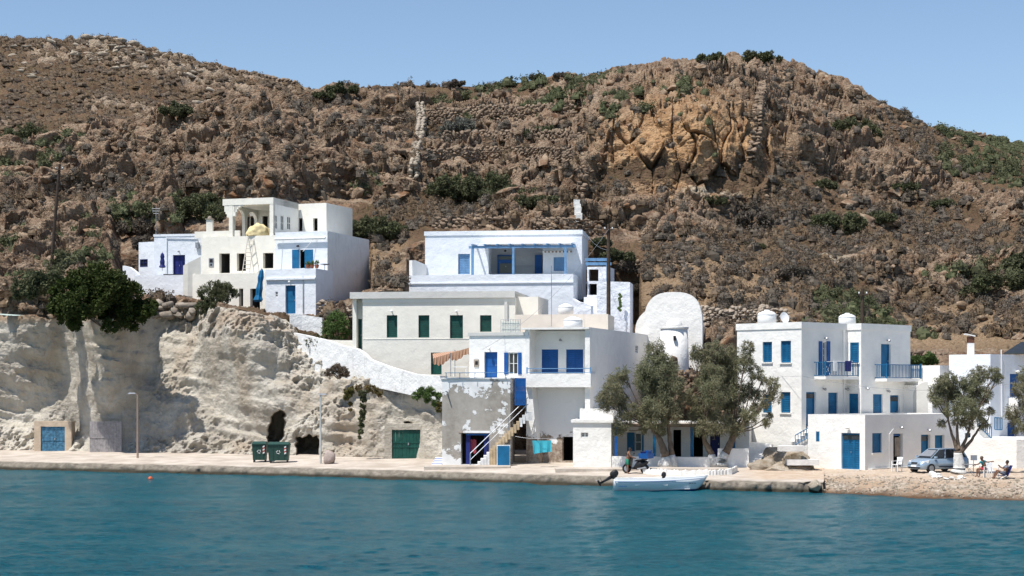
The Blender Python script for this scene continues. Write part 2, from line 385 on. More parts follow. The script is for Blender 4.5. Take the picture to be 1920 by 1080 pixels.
bot = np.where(hpx >= 835, np.interp(hpx, [835, 900, 2900], [734, 868, 868]), bot)
HP = np.repeat(hpx[None], nr, 0); HY_ = bot[None]+(crest-bot)[None]*tt[:, None]
D = hillY(HP, HY_)
cty = np.interp(hpx, cpx, cliff_top_Y)/KY; ctp = li(CT, hpx)
kk = np.exp(-np.maximum(0, ctp[None]-HY_)/40.)*np.clip((900-hpx)/65, 0, 1)[None]
D = D*(1-kk)+cty[None]*kk
D = blur(blur(D, 4, 0), 8, 1)
D = np.maximum.accumulate(D, 0)
POCK = [  # x0, x1, top row, base rows, distance behind, distance in front
 (826, 1232, 600, [(826, 872), (1232, 874)], [(826, 144), (1190, 144), (1232, 142)], 122),
 (1106, 1410, 792, [(1106, 874), (1410, 874)], [(1106, 127), (1410, 126)], 119),
 (655, 1012, 552, [(655, 702), (690, 715), (832, 735), (1012, 735)], [(655, 145), (1012, 145)], 130.8),
 (541, 660, 600, [(541, 630), (613, 645), (660, 700)], [(541, 142), (660, 137.5)], 140),
 (764, 1200, 434, [(764, 605), (1010, 605), (1200, 640)], [(764, 159), (1200, 158)], 144),
 (1186, 1320, 562, [(1186, 690), (1320, 690)], [(1186, 147), (1320, 146)], 133),
 (1381, 2000, 640, [(1381, 872), (2000, 872)], [(1381, 131), (2000, 132)], 120),
 (228, 345, 442, [(228, 530), (250, 550), (345, 556)], [(228, 161), (345, 163)], 150.5),
 (345, 500, 374, [(345, 556), (361, 562), (430, 572), (500, 580)], [(345, 163), (500, 163)], 147.5),
 (499, 696, 374, [(499, 586), (592, 590), (614, 574), (650, 562), (696, 542)], [(499, 163), (696, 163)], 145)]
for x0, x1, yt, bs, bkk, yf in POCK:
    bb = li(bs, hpx)[None]; inn = (HP >= x0) & (HP <= x1) & (HY_ > yt) & (HY_ < bb)
    D = np.where(inn, np.maximum(D, li(bkk, hpx)[None]), D)
D = np.maximum.accumulate(D, 0)
D = blur(D, 1, 1)*KY
HZ = CAMZ-(HY_-HOR)/F_PX*D; HX = (HP-960)/F_PX*D
# rock displacement
q = D*.55+HZ*.9
wxx = HX+(fbm(HX*.3, q*.3, HX*0, 3, 80)-.5)*5; wq = q+(fbm(HX*.3, q*.3, HX*0+4, 3, 81)-.5)*5
a_ = math.radians(24); ux = wxx*math.cos(a_)+wq*math.sin(a_); uq = (-wxx*math.sin(a_)+wq*math.cos(a_))*1.6
rocky = fbm(HX*.055, q*.07, HX*0, 4, 82)
rm = sm(.44, .57, rocky)
def blob(cx_, cy_, rx, ry, p=2): return np.exp(-(((HP-cx_)/rx)**2+((HY_-cy_)/ry)**2)**p)
rm = np.clip(rm+.9*blob(1300, 200, 300, 110)+.8*blob(1250, 400, 180, 60)+.7*blob(560, 290, 260, 90)+.5*blob(1650, 330, 140, 80), 0, 1)
rm = np.clip(rm-.8*blob(1650, 600, 400, 60)-.6*blob(720, 500, 60, 60)-.5*blob(1330, 545, 160, 50)-.35*blob(1780, 450, 150, 60), 0.06, 1)
ORG = np.clip(blob(1290, 290, 165, 95, 2.5)+.5*blob(1420, 330, 30, 80), 0, 1)*sm(.3, .45, fbm(HX*.12, q*.12, HX*0, 3, 95)+.1)
FL = np.clip(blob(1250, 290, 60, 70)+blob(1330, 285, 55, 75), 0, 1)  # big smooth faces
def dome(a, b): return np.sqrt(np.clip(1-(a/.75)**2, 0, 1))*np.clip((b-a)*3.2, 0, 1)**.6
def facet(x, y, s, up=.9):
    a, b, i, ex, ey = voro(x, y, s, True); r1 = np.modf(i*57.3)[0]; r2 = np.modf(i*131.7)[0]
    return np.clip(.35+.75*i+(r1-.5)*1.5*ex+((r2-.35)*1.7+up*.4)*ey, 0, 1.7)*np.clip((b-a)*9, 0, 1)**.5, i
A1, i1 = facet(ux/5.5, uq/5.5, 1)
A2, i2 = facet(ux/2.3, uq/2.3, 2)
A3, i3 = facet(wxx/.95, wq/.8, 3)
sel2 = sm(.42, .6, fbm(HX*.2, q*.2, HX*0+2, 3, 84)); sel3 = sm(.35, .6, fbm(HX*.4, q*.4, HX*0+2, 3, 86))
disp = (fbm(HX*.05, q*.05, HX*0, 4, 83)-.5)*5.0+rm*(A1*2.0+A2*1.15*(.35+.65*sel2))*(1-.35*FL)+(.25+.75*rm)*A3*.36*(.3+sel3)*(1-.7*FL)
disp *= 1-.65*ORG
disp += (fbm(HX*1.6, q*1.6, HX*0, 4, 85)-.5)*.45-.9*rm*sm(.85, 1, tt)[:, None]
AC, ic = facet(HX/2.6+(vn(HX*.4, HZ*.3, HX*0, 91)-.5)*.8, HZ/5.5, 9, 0); AD, id_ = facet(HX/1.1, HZ/1.5, 10, 0); out_ = ORG*(AC*1.9+AD*.35)
fade = sm(0, .06, tt)[:, None]*np.ones(HP.shape)
house = np.zeros(HP.shape)
for x0, x1, yt, bs, bkk, yf in POCK:
    house = np.maximum(house, sm(13, 0, np.maximum(0, np.maximum(np.maximum(x0-HP, HP-x1), np.maximum(yt-HY_, HY_-li(bs, hpx)[None]-14)))))
disp *= (1-.55*sm(.93, 1, tt))[:, None]
disp = disp*fade*(1-house)+house*((fbm(HX*1.3, q*1.3, HX*0, 4, 88)-.5)*.7+A3*.15)*sm(0, .02, tt)[:, None]
nrm = (0, -.75, .66)
st_ = sm(.5, .9, blob(1290, 290, 150, 80, 3))
DY = D+disp*(nrm[1]-.1*st_)-out_*(1-house); DZ = HZ+disp*(nrm[2]-.3*st_)
# back side of the crest
nb = 14; bk = np.arange(1, nb+1)[:, None]/nb
BX = HX[-1][None]*(1+bk*.25); BY = DY[-1][None]+bk*60; BZ = DZ[-1][None]-bk**1.3*16
AX = np.concatenate([HX, BX]); AY = np.concatenate([DY, BY]); AZm = np.concatenate([DZ, BZ])
def padb(a): return np.concatenate([a, np.repeat(a[-1:], nb, 0)])
hue = .5*i1+.3*i2+.2*i3
crev = np.clip((1-A2*.8)*(1-A1*.6), 0, 1)
SC = np.clip(blob(1510, 500, 70, 35)+.8*blob(1330, 365, 60, 14)+.6*blob(190, 85, 70, 14), 0, 1)*sm(.4, .55, fbm(HX*.4, q*.4, HX*0, 3, 97)+.1)
t = NT('hill rock and soil')
rk = t.attr('rock').outputs['Fac']; hu = t.attr('hue').outputs['Fac']; og = t.attr('ochre').outputs['Fac']; sc = t.attr('scree').outputs['Fac']
geo = t.n('NewGeometry'); nz = t.n('SeparateXYZ', {0: geo.outputs['Normal']}).outputs[2]
n_a = t.noise(.8, 8, .7); n_b = t.noise(3.5, 8, .7); n_c = t.noise(.12, 5, .6); n_w = t.noise(.5, 6, .7)
rc = t.mix(t.mr(hu, .2, .8), (.105, .066, .044), (.30, .205, .14))
rc = t.mix(t.mr(n_a, .42, .68, 0, .85), rc, (.42, .33, .24))
rc = t.mix(t.mr(n_b, .5, .66, 0, .7), rc, (.065, .048, .036))
rc = t.mix(t.mr(n_w, .56, .7, 0, .8), rc, (.20, .095, .045))
rc = t.mix(og, rc, t.mix(t.mr(n_a, .35, .65), (.30, .16, .075), (.56, .37, .21)))
rc = t.mix(sc, rc, (.46, .41, .32))
sl = t.mix(t.mr(n_c, .4, .6), (.11, .066, .042), (.20, .125, .08))
sl = t.mix(t.mr(n_b, .42, .6, 0, .8), sl, (.10, .078, .05))
sl = t.mix(t.mr(n_a, .5, .7, 0, .55), sl, (.14, .125, .06))
sl = t.mix(t.attr('dry').outputs['Fac'], sl, t.mix(t.mr(n_b, .4, .62), (.24, .165, .10), (.36, .26, .17)))
m = t.math('ADD', rk, t.math('MULTIPLY', t.math('SUBTRACT', n_a, .5), 1.2), True)
c = t.mix(t.mr(m, .35, .52), sl, rc)
t.bump(t.math('ADD', t.noise(2.5, 10, .75), t.math('MULTIPLY', t.n('TexVoronoi', {'Vector': t.pos((1, 1, 1.4)), 'Scale': 2.2}, feature='DISTANCE_TO_EDGE').outputs[0], .8)), 1.0, .35)
M_hill = t.out(c, .95, Specular_IOR_Level=.05)
DRY = np.clip(blob(1700, 620, 420, 45)+blob(1330, 540, 170, 60)+blob(725, 500, 60, 60)+.5*blob(1100, 600, 100, 60), 0, 1)
hill = npmesh('hillside', np.stack([AX, AY, AZm], -1).reshape(-1, 3), gridfaces(*AX.shape), M_hill, smooth=False,
    attrs={'rock': padb(rm).ravel(), 'hue': padb(hue).ravel(), 'ochre': padb(ORG).ravel(), 'scree': padb(SC).ravel(), 'dry': padb(DRY).ravel()})
tag(hill, kind='structure')
from mathutils.bvhtree import BVHTree
def hill_at(px, py):
    """displaced hillside point nearest to a photo pixel (index lookup)"""
    j = int(np.clip(np.searchsorted(hpx, px), 1, len(hpx)-1)); i = int(np.clip((py-bot[j])/(crest[j]-bot[j]), 0, 1)*(nr-1))
    col = slice(max(0, i-60), min(nr, i+60))
    pys = HOR-(DZ[col, j]-CAMZ)/DY[col, j]*F_PX; k = int(np.argmin(abs(pys-py)))+max(0, i-60)
    return Vector((HX[k, j], DY[k, j], DZ[k, j]))
# far hills
def far(name, x0, x1, crest_t, ycr, ybot, pbot, seed):
    xs = np.linspace(x0, x1, 620); n_ = 200; tt = np.linspace(0, 1, n_)
    cr = li(crest_t, xs); P = np.repeat(xs[None], n_, 0); Q = pbot+(cr-pbot)[None]*tt[:, None]
    D = ybot+(ycr-ybot)*tt[:, None]*np.ones(P.shape); Z = CAMZ-(Q-HOR)/F_PX*D; X = (P-960)/F_PX*D
    q = D*.5+Z; rmm = sm(.5, .62, fbm(X*.04, q*.06, X*0, 4, seed))*.8
    rmm = np.clip(rmm*sm(.2, .5, tt[:, None]*0+fbm(X*.02, q*.02, X*0, 2, seed+9))+(.9*np.exp(-((Q-cr[None]-8)/14)**2)*sm(120, 180, P)*sm(470, 420, P) if seed == 120 else 0), 0, 1)
    f1, f2, i1 = voro(X/3.2, q/2.0, seed+1); h1, h2, i3 = voro(X/1.3, q/1.0, seed+2)
    d = (fbm(X*.04, q*.04, X*0, 4, seed+3)-.5)*4*sm(1, .8, tt)[:, None]+rmm*np.clip((f2-f1)*3, 0, 1)*(i1+.2)*1.5+np.clip((h2-h1)*3, 0, 1)*i3*.5+(fbm(X*.9, q*.9, X*0, 3, seed+4)-.5)*.9
    Y2 = D-.5*d; Z2 = Z+.85*d
    nb = 8; bk = np.arange(1, nb+1)[:, None]/nb
    X = np.concatenate([X, X[-1][None]*(1+bk*.2)]); Y2 = np.concatenate([Y2, Y2[-1][None]+bk*60]); Z2 = np.concatenate([Z2, Z2[-1][None]-bk*18])
    pd = lambda a: np.concatenate([a, np.repeat(a[-1:], nb, 0)]).ravel()
    o = npmesh(name, np.stack([X, Y2, Z2], -1).reshape(-1, 3), gridfaces(*X.shape), M_hill, attrs={'rock': pd(rmm), 'hue': pd(.5*i1+.5*i3), 'ochre': pd(rmm*0), 'scree': pd(rmm*sm(.3, .6, i1)*.3), 'dry': pd(rmm*0)})
    tag(o, kind='structure'); return (xs, cr, X, Y2, Z2, n_)
FARL = far('far_hill', -900, 800, [(-900, 90), (-300, 72), (0, 74), (60, 74), (120, 77), (150, 78), (200, 84), (300, 104), (360, 122), (400, 130), (500, 153), (560, 168), (620, 180), (700, 195), (800, 215)], 330, 232, 285, 120)
FARR = far('far_ridge', 1600, 2900, [(1600, 215), (1700, 224), (1740, 240), (1790, 246), (1850, 256), (1920, 273), (2300, 350), (2900, 430)], 300, 236, 400, 140)
# ---------------------------------------------------------------- building kit
M_white = plaster('white lime plaster', (.83, .81, .77), amt=.22)
M_bluewhite = plaster('bluish lime wash', (.76, .79, .83), amt=.2)
M_cream = plaster('cream render', (.82, .785, .70), amt=.22, bump=.25)
M_warm = plaster('warm beige render', (.74, .66, .57), amt=.2, bump=.3)
M_aged = plaster('weathered white wash', (.76, .76, .75), (.2, .19, .18), .75, .8)
M_roof = plaster('grey cement roof', (.60, .585, .55), amt=.4, bump=.3)
M_dark = plain('dark room interior', (.035, .033, .032), .9)  # near-black colour stands in for the unlit rooms behind openings
M_shade = plain('shaded unfinished interior', (.16, .15, .14), .9)  # dim grey puts the shade inside the empty rooms into the colour
M_royal = plain('royal blue paint', (.010, .085, .29), .5, .18, 2)
M_blue = plain('sky blue paint', (.008, .12, .26), .5, .2, 2)
M_navy = plain('navy paint', (.012, .02, .13), .5)
M_pale = plain('pale blue paint', (.15, .30, .50), .55, .15)
M_green = plain('bottle green paint', (.008, .07, .055), .5, .3, 2)
M_glass = plain('window glass', (.03, .035, .04), .12, spec=.5)
M_frame = plain('white frame paint', (.75, .75, .73), .5)
M_metal = plain('grey steel', (.35, .36, .38), .45, metal=.6)
M_black = plain('black rubber', (.018, .018, .02), .5)
M_wood = plain('weathered wood', (.24, .19, .15), .85, .3, 4, .3)
M_pole = plain('creosoted pole wood', (.055, .038, .028), .9, .3, 3)
M_stone_w = plain('dry wall stone', (.21, .155, .11), .95, .45, 1.2, .5)
M_stone_g = plain('grey wall stone', (.26, .22, .18), .95, .4, 1.5, .5)
M_plastic = plain('white plastic', (.78, .78, .77), .35, .03)
M_dirt = plain('white washed rock', (.72, .70, .66), .9, .2, 1.5, .6)
def slat_mat(name, col, sc=9.):
    t = NT(name); wv = t.n('TexWave', {'Vector': t.pos(), 'Scale': sc, 'Distortion': .3}, bands_direction='Z')
    c = t.mix(t.mr(t.noise(1.5, 5), .35, .65), tuple(x*.8 for x in col), tuple(min(1, x*1.2) for x in col))
    t.bump(wv.outputs[0], .6, .03); return t.out(c, .5)
class Face:
    def __init__(s, A, B):
        s.A = Vector((A[0], A[1], 0)); s.B = Vector((B[0], B[1], 0)); s.L = (s.B-s.A).length; s.u = (s.B-s.A)/s.L; s.n = Vector((s.u.y, -s.u.x, 0))
    def at(s, px, py):
        dx = (px-960)/F_PX; Y = s.A.dot(s.n)/(dx*s.n.x+s.n.y); P = Vector((dx*Y, Y, 0))
        return (P-s.A).dot(s.u), CAMZ-(py-HOR)/F_PX*Y
    def rect(s, r):
        xm = (r[0]+r[2])/2; a = s.at(r[0], r[3]); b = s.at(r[2], r[1]); c = s.at(xm, r[1])[1]; d = s.at(xm, r[3])[1]
        return a[0], b[0], d, c
    def P(s, a, z, d=0): q = s.A+s.u*a+s.n*d; return (q.x, q.y, z)
    def box(s, mb, s0, s1, z0, z1, d0, d1, m=0):
        mb.hexa([s.P(s0, z0, d1), s.P(s1, z0, d1), s.P(s1, z0, d0), s.P(s0, z0, d0), s.P(s0, z1, d1), s.P(s1, z1, d1), s.P(s1, z1, d0), s.P(s0, z1, d0)], m)
    def off(s, d):
        return Face(s.A-s.n*d, s.B-s.n*d)
def wall_cells(mb, F, z0, z1, holes, dep=.3, m=0, s0=0, s1=None):
    s1 = F.L if s1 is None else s1
    hs_ = [(max(a, s0+.01), min(b, s1-.01), max(c, z0), min(d, z1-.01)) for a, b, c, d in holes]
    S = sorted({s0, s1} | {x for h in hs_ for x in h[:2]}); Z = sorted({z0, z1} | {x for h in hs_ for x in h[2:]})
    for a, b in zip(S[:-1], S[1:]):
        for c, d in zip(Z[:-1], Z[1:]):
            ms, mz = (a+b)/2, (c+d)/2
            if any(h[0] < ms < h[1] and h[2] < mz < h[3] for h in hs_): continue
            mb.quad(F.P(a, c), F.P(b, c), F.P(b, d), F.P(a, d), m)
    for a, b, c, d in hs_:
        mb.quad(F.P(a, c), F.P(a, c, -dep), F.P(a, d, -dep), F.P(a, d), m); mb.quad(F.P(b, c, -dep), F.P(b, c), F.P(b, d), F.P(b, d, -dep), m)
        mb.quad(F.P(a, d), F.P(a, d, -dep), F.P(b, d, -dep), F.P(b, d), m); mb.quad(F.P(a, c, -dep), F.P(a, c), F.P(b, c), F.P(b, c, -dep), m)
def fill(F, root, kind, r, mt=None, dep=.3, **k):
    """an opening's filling: r = (s0, s1, z0, z1) on face F, set back by dep"""
    a, b, c, d = r; g = dep-.12; e = .012; W_ = b-a; H_ = d-c
    if kind in ('door', 'shutter'):
        n = k.get('n', 2); mb = MB(); F.box(mb, a+e, b-e, c+.01, d-e, -g-.09, -g-.045)
        fr = .07
        for (p, q_, u, v) in ((a+e, a+fr, c+.01, d-e), (b-fr, b-e, c+.01, d-e), (a+fr, b-fr, d-fr, d-e)): F.box(mb, p, q_, u, v, -g-.045, -g)
        wl = (W_-2*fr)/n
        for i in range(n):
            x0 = a+fr+i*wl; x1 = x0+wl
            F.box(mb, x0+.01, x0+.06, c+.02, d-fr-.01, -g-.045, -g-.012); F.box(mb, x1-.06, x1-.01, c+.02, d-fr-.01, -g-.045, -g-.012)
            if kind == 'shutter' or k.get('slat'):
                zz = c+.05
                while zz < d-fr-.1:
                    mb.hexa([F.P(x0+.06, zz, -g-.044), F.P(x1-.06, zz, -g-.044), F.P(x1-.06, zz+.02, -g-.05), F.P(x0+.06, zz+.02, -g-.05), F.P(x0+.06, zz+.10, -g-.03), F.P(x1-.06, zz+.10, -g-.03), F.P(x1-.06, zz+.05, -g-.05), F.P(x0+.06, zz+.05, -g-.05)])
                    mb.hexa([F.P(x0+.06, zz, -g-.02), F.P(x1-.06, zz, -g-.02), F.P(x1-.06, zz, -g-.04), F.P(x0+.06, zz, -g-.04), F.P(x0+.06, zz+.03, -g-.03), F.P(x1-.06, zz+.03, -g-.03), F.P(x1-.06, zz+.03, -g-.045), F.P(x0+.06, zz+.03, -g-.045)])
                    zz += .15
            else:
                for f0, f1_ in ((.06, .40), (.46, .94)):
                    F.box(mb, x0+.09, x1-.09, c+(H_-fr)*f0, c+(H_-fr)*f1_, -g-.045, -g-.03)
        o = mb.build('door' if kind == 'door' else 'window_shutter', mt or M_royal, root)
        if kind == 'door':
            hb = MB(); sx = a+W_*(.5 if n > 1 else .85); F.box(hb, sx-.02, sx+.02, c+H_*.45, c+H_*.45+.12, -g, -g+.05); hb.build('handle', M_metal, o)
        if k.get('transom'):
            tb = MB(); F.box(tb, a+.1, b-.1, d-.42, d-.12, -g-.008, -g+.004); tb.build('transom_pane', M_glass, o)
        return o
    if kind == 'window':
        mb = MB(); fr = .06
        F.box(mb, a+e, a+fr, c, d-e, -g-.06, -g); F.box(mb, b-fr, b-e, c, d-e, -g-.06, -g); F.box(mb, a+fr, b-fr, d-fr, d-e, -g-.06, -g); F.box(mb, a+fr, b-fr, c, c+fr, -g-.06, -g)
        if W_ > .5: F.box(mb, (a+b)/2-.03, (a+b)/2+.03, c+fr, d-fr, -g-.055, -g-.003)
        for i in range(1, k.get('rows', 2)): zz = c+H_*i/k.get('rows', 2); F.box(mb, a+fr, b-fr, zz-.02, zz+.02, -g-.052, -g-.006)
        o = mb.build('window', mt or M_frame, root)
        pb = MB(); F.box(pb, a+e, b-e, c+e, d-e, -g-.09, -g-.065); pb.build('pane', M_glass, o); return o
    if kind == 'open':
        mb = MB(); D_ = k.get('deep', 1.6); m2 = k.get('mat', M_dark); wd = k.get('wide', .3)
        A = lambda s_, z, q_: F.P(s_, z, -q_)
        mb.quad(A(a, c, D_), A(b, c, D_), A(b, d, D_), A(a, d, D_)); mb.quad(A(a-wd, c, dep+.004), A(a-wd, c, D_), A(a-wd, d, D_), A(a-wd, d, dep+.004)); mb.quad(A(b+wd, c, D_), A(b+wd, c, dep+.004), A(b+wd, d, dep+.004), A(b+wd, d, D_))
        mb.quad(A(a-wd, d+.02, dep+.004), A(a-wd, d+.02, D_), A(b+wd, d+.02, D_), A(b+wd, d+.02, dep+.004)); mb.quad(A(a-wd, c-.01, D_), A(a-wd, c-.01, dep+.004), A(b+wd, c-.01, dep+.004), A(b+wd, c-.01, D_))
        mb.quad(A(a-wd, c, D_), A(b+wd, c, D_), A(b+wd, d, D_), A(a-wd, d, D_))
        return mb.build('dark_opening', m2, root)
def leaf(F, root, s_, z0, z1, wd, mt, d=.0, ang=0):
    """an opened shutter leaf lying against the wall"""
    mb = MB(); F.box(mb, s_, s_+wd, z0, z1, .01+d, .045+d)
    F.box(mb, s_+.05, s_+wd-.05, z0+.1, (z0+z1)/2-.05, .045+d, .055+d); F.box(mb, s_+.05, s_+wd-.05, (z0+z1)/2+.05, z1-.1, .045+d, .055+d)
    return mb.build('shutter_leaf', mt, root)
class Bld:
    """a building: footprint corners in plan, walls with openings given in photo pixels"""
    def __init__(s, name, label, cat='house', group=None, loc=None): s.root = thing(name, loc, label, cat, group)
    def prism(s, foot, ztop, zbot, mat, ops=(), roofm=None, cap=None, part='wall', dep=.3, par=0, nofront=()):
        """foot: list of (x, y) counter-clockwise seen from above starting with front-left"""
        mb = MB(); n = len(foot); Fs = [Face(foot[i], foot[(i+1) % n]) for i in range(n)]
        hl = {}
        for op in ops:
            i, kind, r = op[0], op[1], op[2]; mt = op[3] if len(op) > 3 else None; k = op[4] if len(op) > 4 else {}
            q_ = Fs[i].rect(r); q_ = (max(q_[0], .02), min(q_[1], Fs[i].L-.02), max(q_[2], zbot), min(q_[3], ztop-.02)); hl.setdefault(i, []).append(q_); fill(Fs[i], s.root, kind, q_, mt, k.get('dep', dep), **{a: b for a, b in k.items() if a != 'dep'})
            if k.get('sill'):
                sb = MB(); Fs[i].box(sb, q_[0]-.08, q_[1]+.08, q_[2]-.09, q_[2]-.004, .002, .09); sb.build('sill', mat, s.root)
        for i, F in enumerate(Fs):
            if i in nofront: continue
            wall_cells(mb, F, zbot, ztop, hl.get(i, []), dep)
        o = mb.build(part, mat, s.root)
        rb = MB()
        if par:     # parapet with inner faces, roof deck lower
            cx_ = sum(p[0] for p in foot)/n; cy_ = sum(p[1] for p in foot)/n
            inn = [(p[0]+(cx_-p[0])*.05, p[1]+(cy_-p[1])*.05) for p in foot]
            for i in range(n):
                a, b = foot[i], foot[(i+1) % n]; c, d = inn[i], inn[(i+1) % n]
                rb.quad((*a, ztop), (*b, ztop), (*d, ztop), (*c, ztop)); rb.quad((*c, ztop), (*d, ztop), (*d, ztop-par), (*c, ztop-par))
            rb.poly([(*p, ztop-par) for p in inn])
        else: rb.poly([(*p, ztop) for p in foot])
        rb.build('roof', roofm or mat, s.root)
        if cap:
            h, pr, cm = cap; c2 = MB(); cx_ = sum(p[0] for p in foot)/n; cy_ = sum(p[1] for p in foot)/n
            out = []
            for i in range(n):
                na, nb_ = Fs[i-1].n, Fs[i].n; m_ = (na+nb_); m_ = m_/max(.3, m_.dot(nb_)); out.append((foot[i][0]+m_.x*pr, foot[i][1]+m_.y*pr))
            for i in range(n):
                a, b = out[i], out[(i+1) % n]; fa, fb = foot[i], foot[(i+1) % n]
                c2.quad((*a, ztop-h), (*b, ztop-h), (*b, ztop+.02), (*a, ztop+.02)); c2.quad((*fa, ztop-h), (*fb, ztop-h), (*b, ztop-h), (*a, ztop-h))
                c2.quad((*a, ztop+.02), (*b, ztop+.02), (*(fb[0]+(cx_-fb[0])*.04, fb[1]+(cy_-fb[1])*.04), ztop+.02), (*(fa[0]+(cx_-fa[0])*.04, fa[1]+(cy_-fa[1])*.04), ztop+.02))
            c2.build('cornice', cm or mat, s.root)
        return Fs, zbot, ztop
def xy(px, Y): return ((px-960)/F_PX*Y*KY, Y*KY)
def zat(py, Y): return CAMZ-(py-HOR)/F_PX*Y*KY
def quadfoot(L, Rr, depth, ang=None):
    """front-left (px,Y), front-right (px,Y): rectangle going back by depth"""
    a, b = Vector(xy(*L)), Vector(xy(*Rr)); u = (b-a).normalized(); n = Vector((-u.y, u.x))
    return [tuple(a), tuple(b), tuple(b+n*depth), tuple(a+n*depth)]
def ribbon(name, pts, th, mat, parent=None, capm=None):
    """upright wall along (px, ytop, ybot, Y) points"""
    mb = MB(); P = [(W(p[0], p[1], p[3]), W(p[0], p[2], p[3])) for p in pts]; n = len(P)
    bk = []
    for i in range(n):
        d = (P[min(i+1, n-1)][1]-P[max(i-1, 0)][1]); d.z = 0; d.normalize(); o = Vector((-d.y, d.x, 0))*th; bk.append(o)
    for i in range(n-1):
        (t0, b0), (t1, b1) = P[i], P[i+1]; o0, o1 = bk[i], bk[i+1]
        b0_, b1_ = Vector((t0.x, t0.y, b0.z)), Vector((t1.x, t1.y, b1.z))
        mb.hexa([b0_, b1_, b1_+o1, b0_+o0, t0, t1, t1+o1, t0+o0])
    return mb.build(name, mat, parent)
def lamp(F, root, px, py, mt=None, r=.09):
    s_, z = F.at(px, py); mb = MB(); F.box(mb, s_-.03, s_+.03, z-.05, z+.05, 0.001, .14)
    p = Vector(F.P(s_, z, .2)); mb.lathe((p.x, p.y, p.z-.1), [(.02, -.02), (r, .02), (r*1.1, .08), (r*.6, .14), (.02, .17)], 8)
    return mb.build('wall_lamp', mt or M_metal, root)
def rail(F, root, s0, s1, z0, z1, d, mt, name='railing', bars=.12, rt=.025):
    mb = MB(); F.box(mb, s0, s1, z1-.05, z1, d-rt, d+rt); F.box(mb, s0, s1, z0+.05, z0+.09, d-rt*.8, d+rt*.8)
    for e in (s0, s1): F.box(mb, e-.04, e+.04, z0, z1+.06, d-.04, d+.04)
    if bars:
        n = max(1, int((s1-s0)/bars))
        for i in range(1, n): x = s0+(s1-s0)*i/n; F.box(mb, x-.02, x+.02, z0+.09, z1-.05, d-.016, d+.016)
    return mb.build(name, mt, root)
# ---------------------------------------------------------------- upper left group of houses
# pale blue washed house with terrace
ft = quadfoot((289, 155), (377.5, 154.2), 5)
B = Bld('whitewashed_house', 'bluish white flat roofed house at the far left, with a navy door and closed parasol', 'house', None, (*ft[0], zat(550, 152)))
zt = zat(440, 155); zb = zat(556, 153)
Fs, _, _ = B.prism(ft, zt, zb, M_bluewhite, [(0, 'door', (324, 478, 347, 516), M_navy)], cap=(.18, .05, None))
an = quadfoot((260, 156.2), (289, 155.4), 3.5)
Fa, _, _ = B.prism(an, zat(454, 156), zb, M_bluewhite, [(0, 'window', (262.5, 486, 277, 500), M_navy, {'dep': .1})], part='side_room_wall')
mb = MB(); F = Fs[0]; a, _ = F.at(313, 500); mb.tube([F.P(a, zat(445, 155), .06), F.P(a, zat(514, 155), .06)], .05, 6); mb.tube([F.P(a, zat(447, 155), .06), F.P(F.at(371, 447)[0], zat(447, 154), .06), F.P(F.at(371, 447)[0], zat(462, 154), .06)], .04, 6)
mb.build('drain_pipe', M_bluewhite, B.root)
mb = MB(); a, z = F.at(371, 459); F.box(mb, a-.15, a+.15, z-.3, z+.2, .02, .25); mb.build('meter_box', M_metal, B.root); lamp(F, B.root, 336, 471)
tf = quadfoot((250, 151.6), (343.5, 150.6), 3.2)
B.prism(tf, zat(516, 151), zat(566, 150), M_bluewhite, par=.9, part='terrace_wall')
mb = ribbon('side_parapet', [(230, 498, 540, 153), (243, 501, 550, 152.6), (255, 510, 556, 152), (259, 516, 556, 151.8)], .25, M_bluewhite, B.root)
def parasol(px, y0, y1, Y, mt, wtop, label, base_z=None, spl=None):
    p = W(px, y1, Y); q = W(px, y0, Y); t_ = thing('closed_parasol', p, label, 'parasol')
    mb = MB(); mb.tube([p-Vector((0, 0, .3)), q+Vector((0, 0, .1))], .02, 6); mb.build('pole', M_metal, t_)
    mb = MB(); h = q.z-p.z; n = 14; pr = [(.03, h), (.10, h*.93), (.15, h*.75), (.12, h*.6), (.17, h*.4), (.15, h*.2), (.24, h*.06), (.16, 0)]
    b = len(mb.v)
    for r_, z_ in pr:
        for k in range(n):
            a = 2*math.pi*k/n; rr_ = r_*wtop*(1+.3*(k % 2)); sl = (h-z_)*(spl or 0); mb.v.append((p.x+rr_*math.cos(a)-sl, p.y+rr_*math.sin(a), p.z+z_))
    for i in range(len(pr)-1):
        for k in range(n): mb.f.append((b+i*n+k, b+i*n+(k+1) % n, b+(i+1)*n+(k+1) % n, b+(i+1)*n+k)); mb.m.append(0)
    mb.build('canopy', mt, t_); return t_
parasol(304.5, 474, 502, 153.5, M_navy, 1.0, 'closed navy parasol standing on the terrace of the bluish house, left of its navy door')
# middle cream house with unfinished upper storey
cf = quadfoot((377.5, 153), (516, 150.9), 9)
B = Bld('unfinished_house', 'cream white house with empty door openings and an unfinished arched loggia on its roof', 'house', None, (*cf[0], zat(575, 150)))
zt = zat(443, 152); op = {'deep': 2.5, 'mat': M_shade, 'dep': .45}
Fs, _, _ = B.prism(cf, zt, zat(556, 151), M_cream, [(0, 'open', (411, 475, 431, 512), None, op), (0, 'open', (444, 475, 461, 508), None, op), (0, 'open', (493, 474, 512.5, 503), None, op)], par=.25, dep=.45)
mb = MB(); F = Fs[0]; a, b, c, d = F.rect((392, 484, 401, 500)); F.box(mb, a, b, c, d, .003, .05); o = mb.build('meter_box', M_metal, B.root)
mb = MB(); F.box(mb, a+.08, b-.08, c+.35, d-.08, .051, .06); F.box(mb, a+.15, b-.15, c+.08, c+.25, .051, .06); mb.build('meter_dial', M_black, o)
lf = quadfoot((361, 150), (497, 147.8), 3.2)
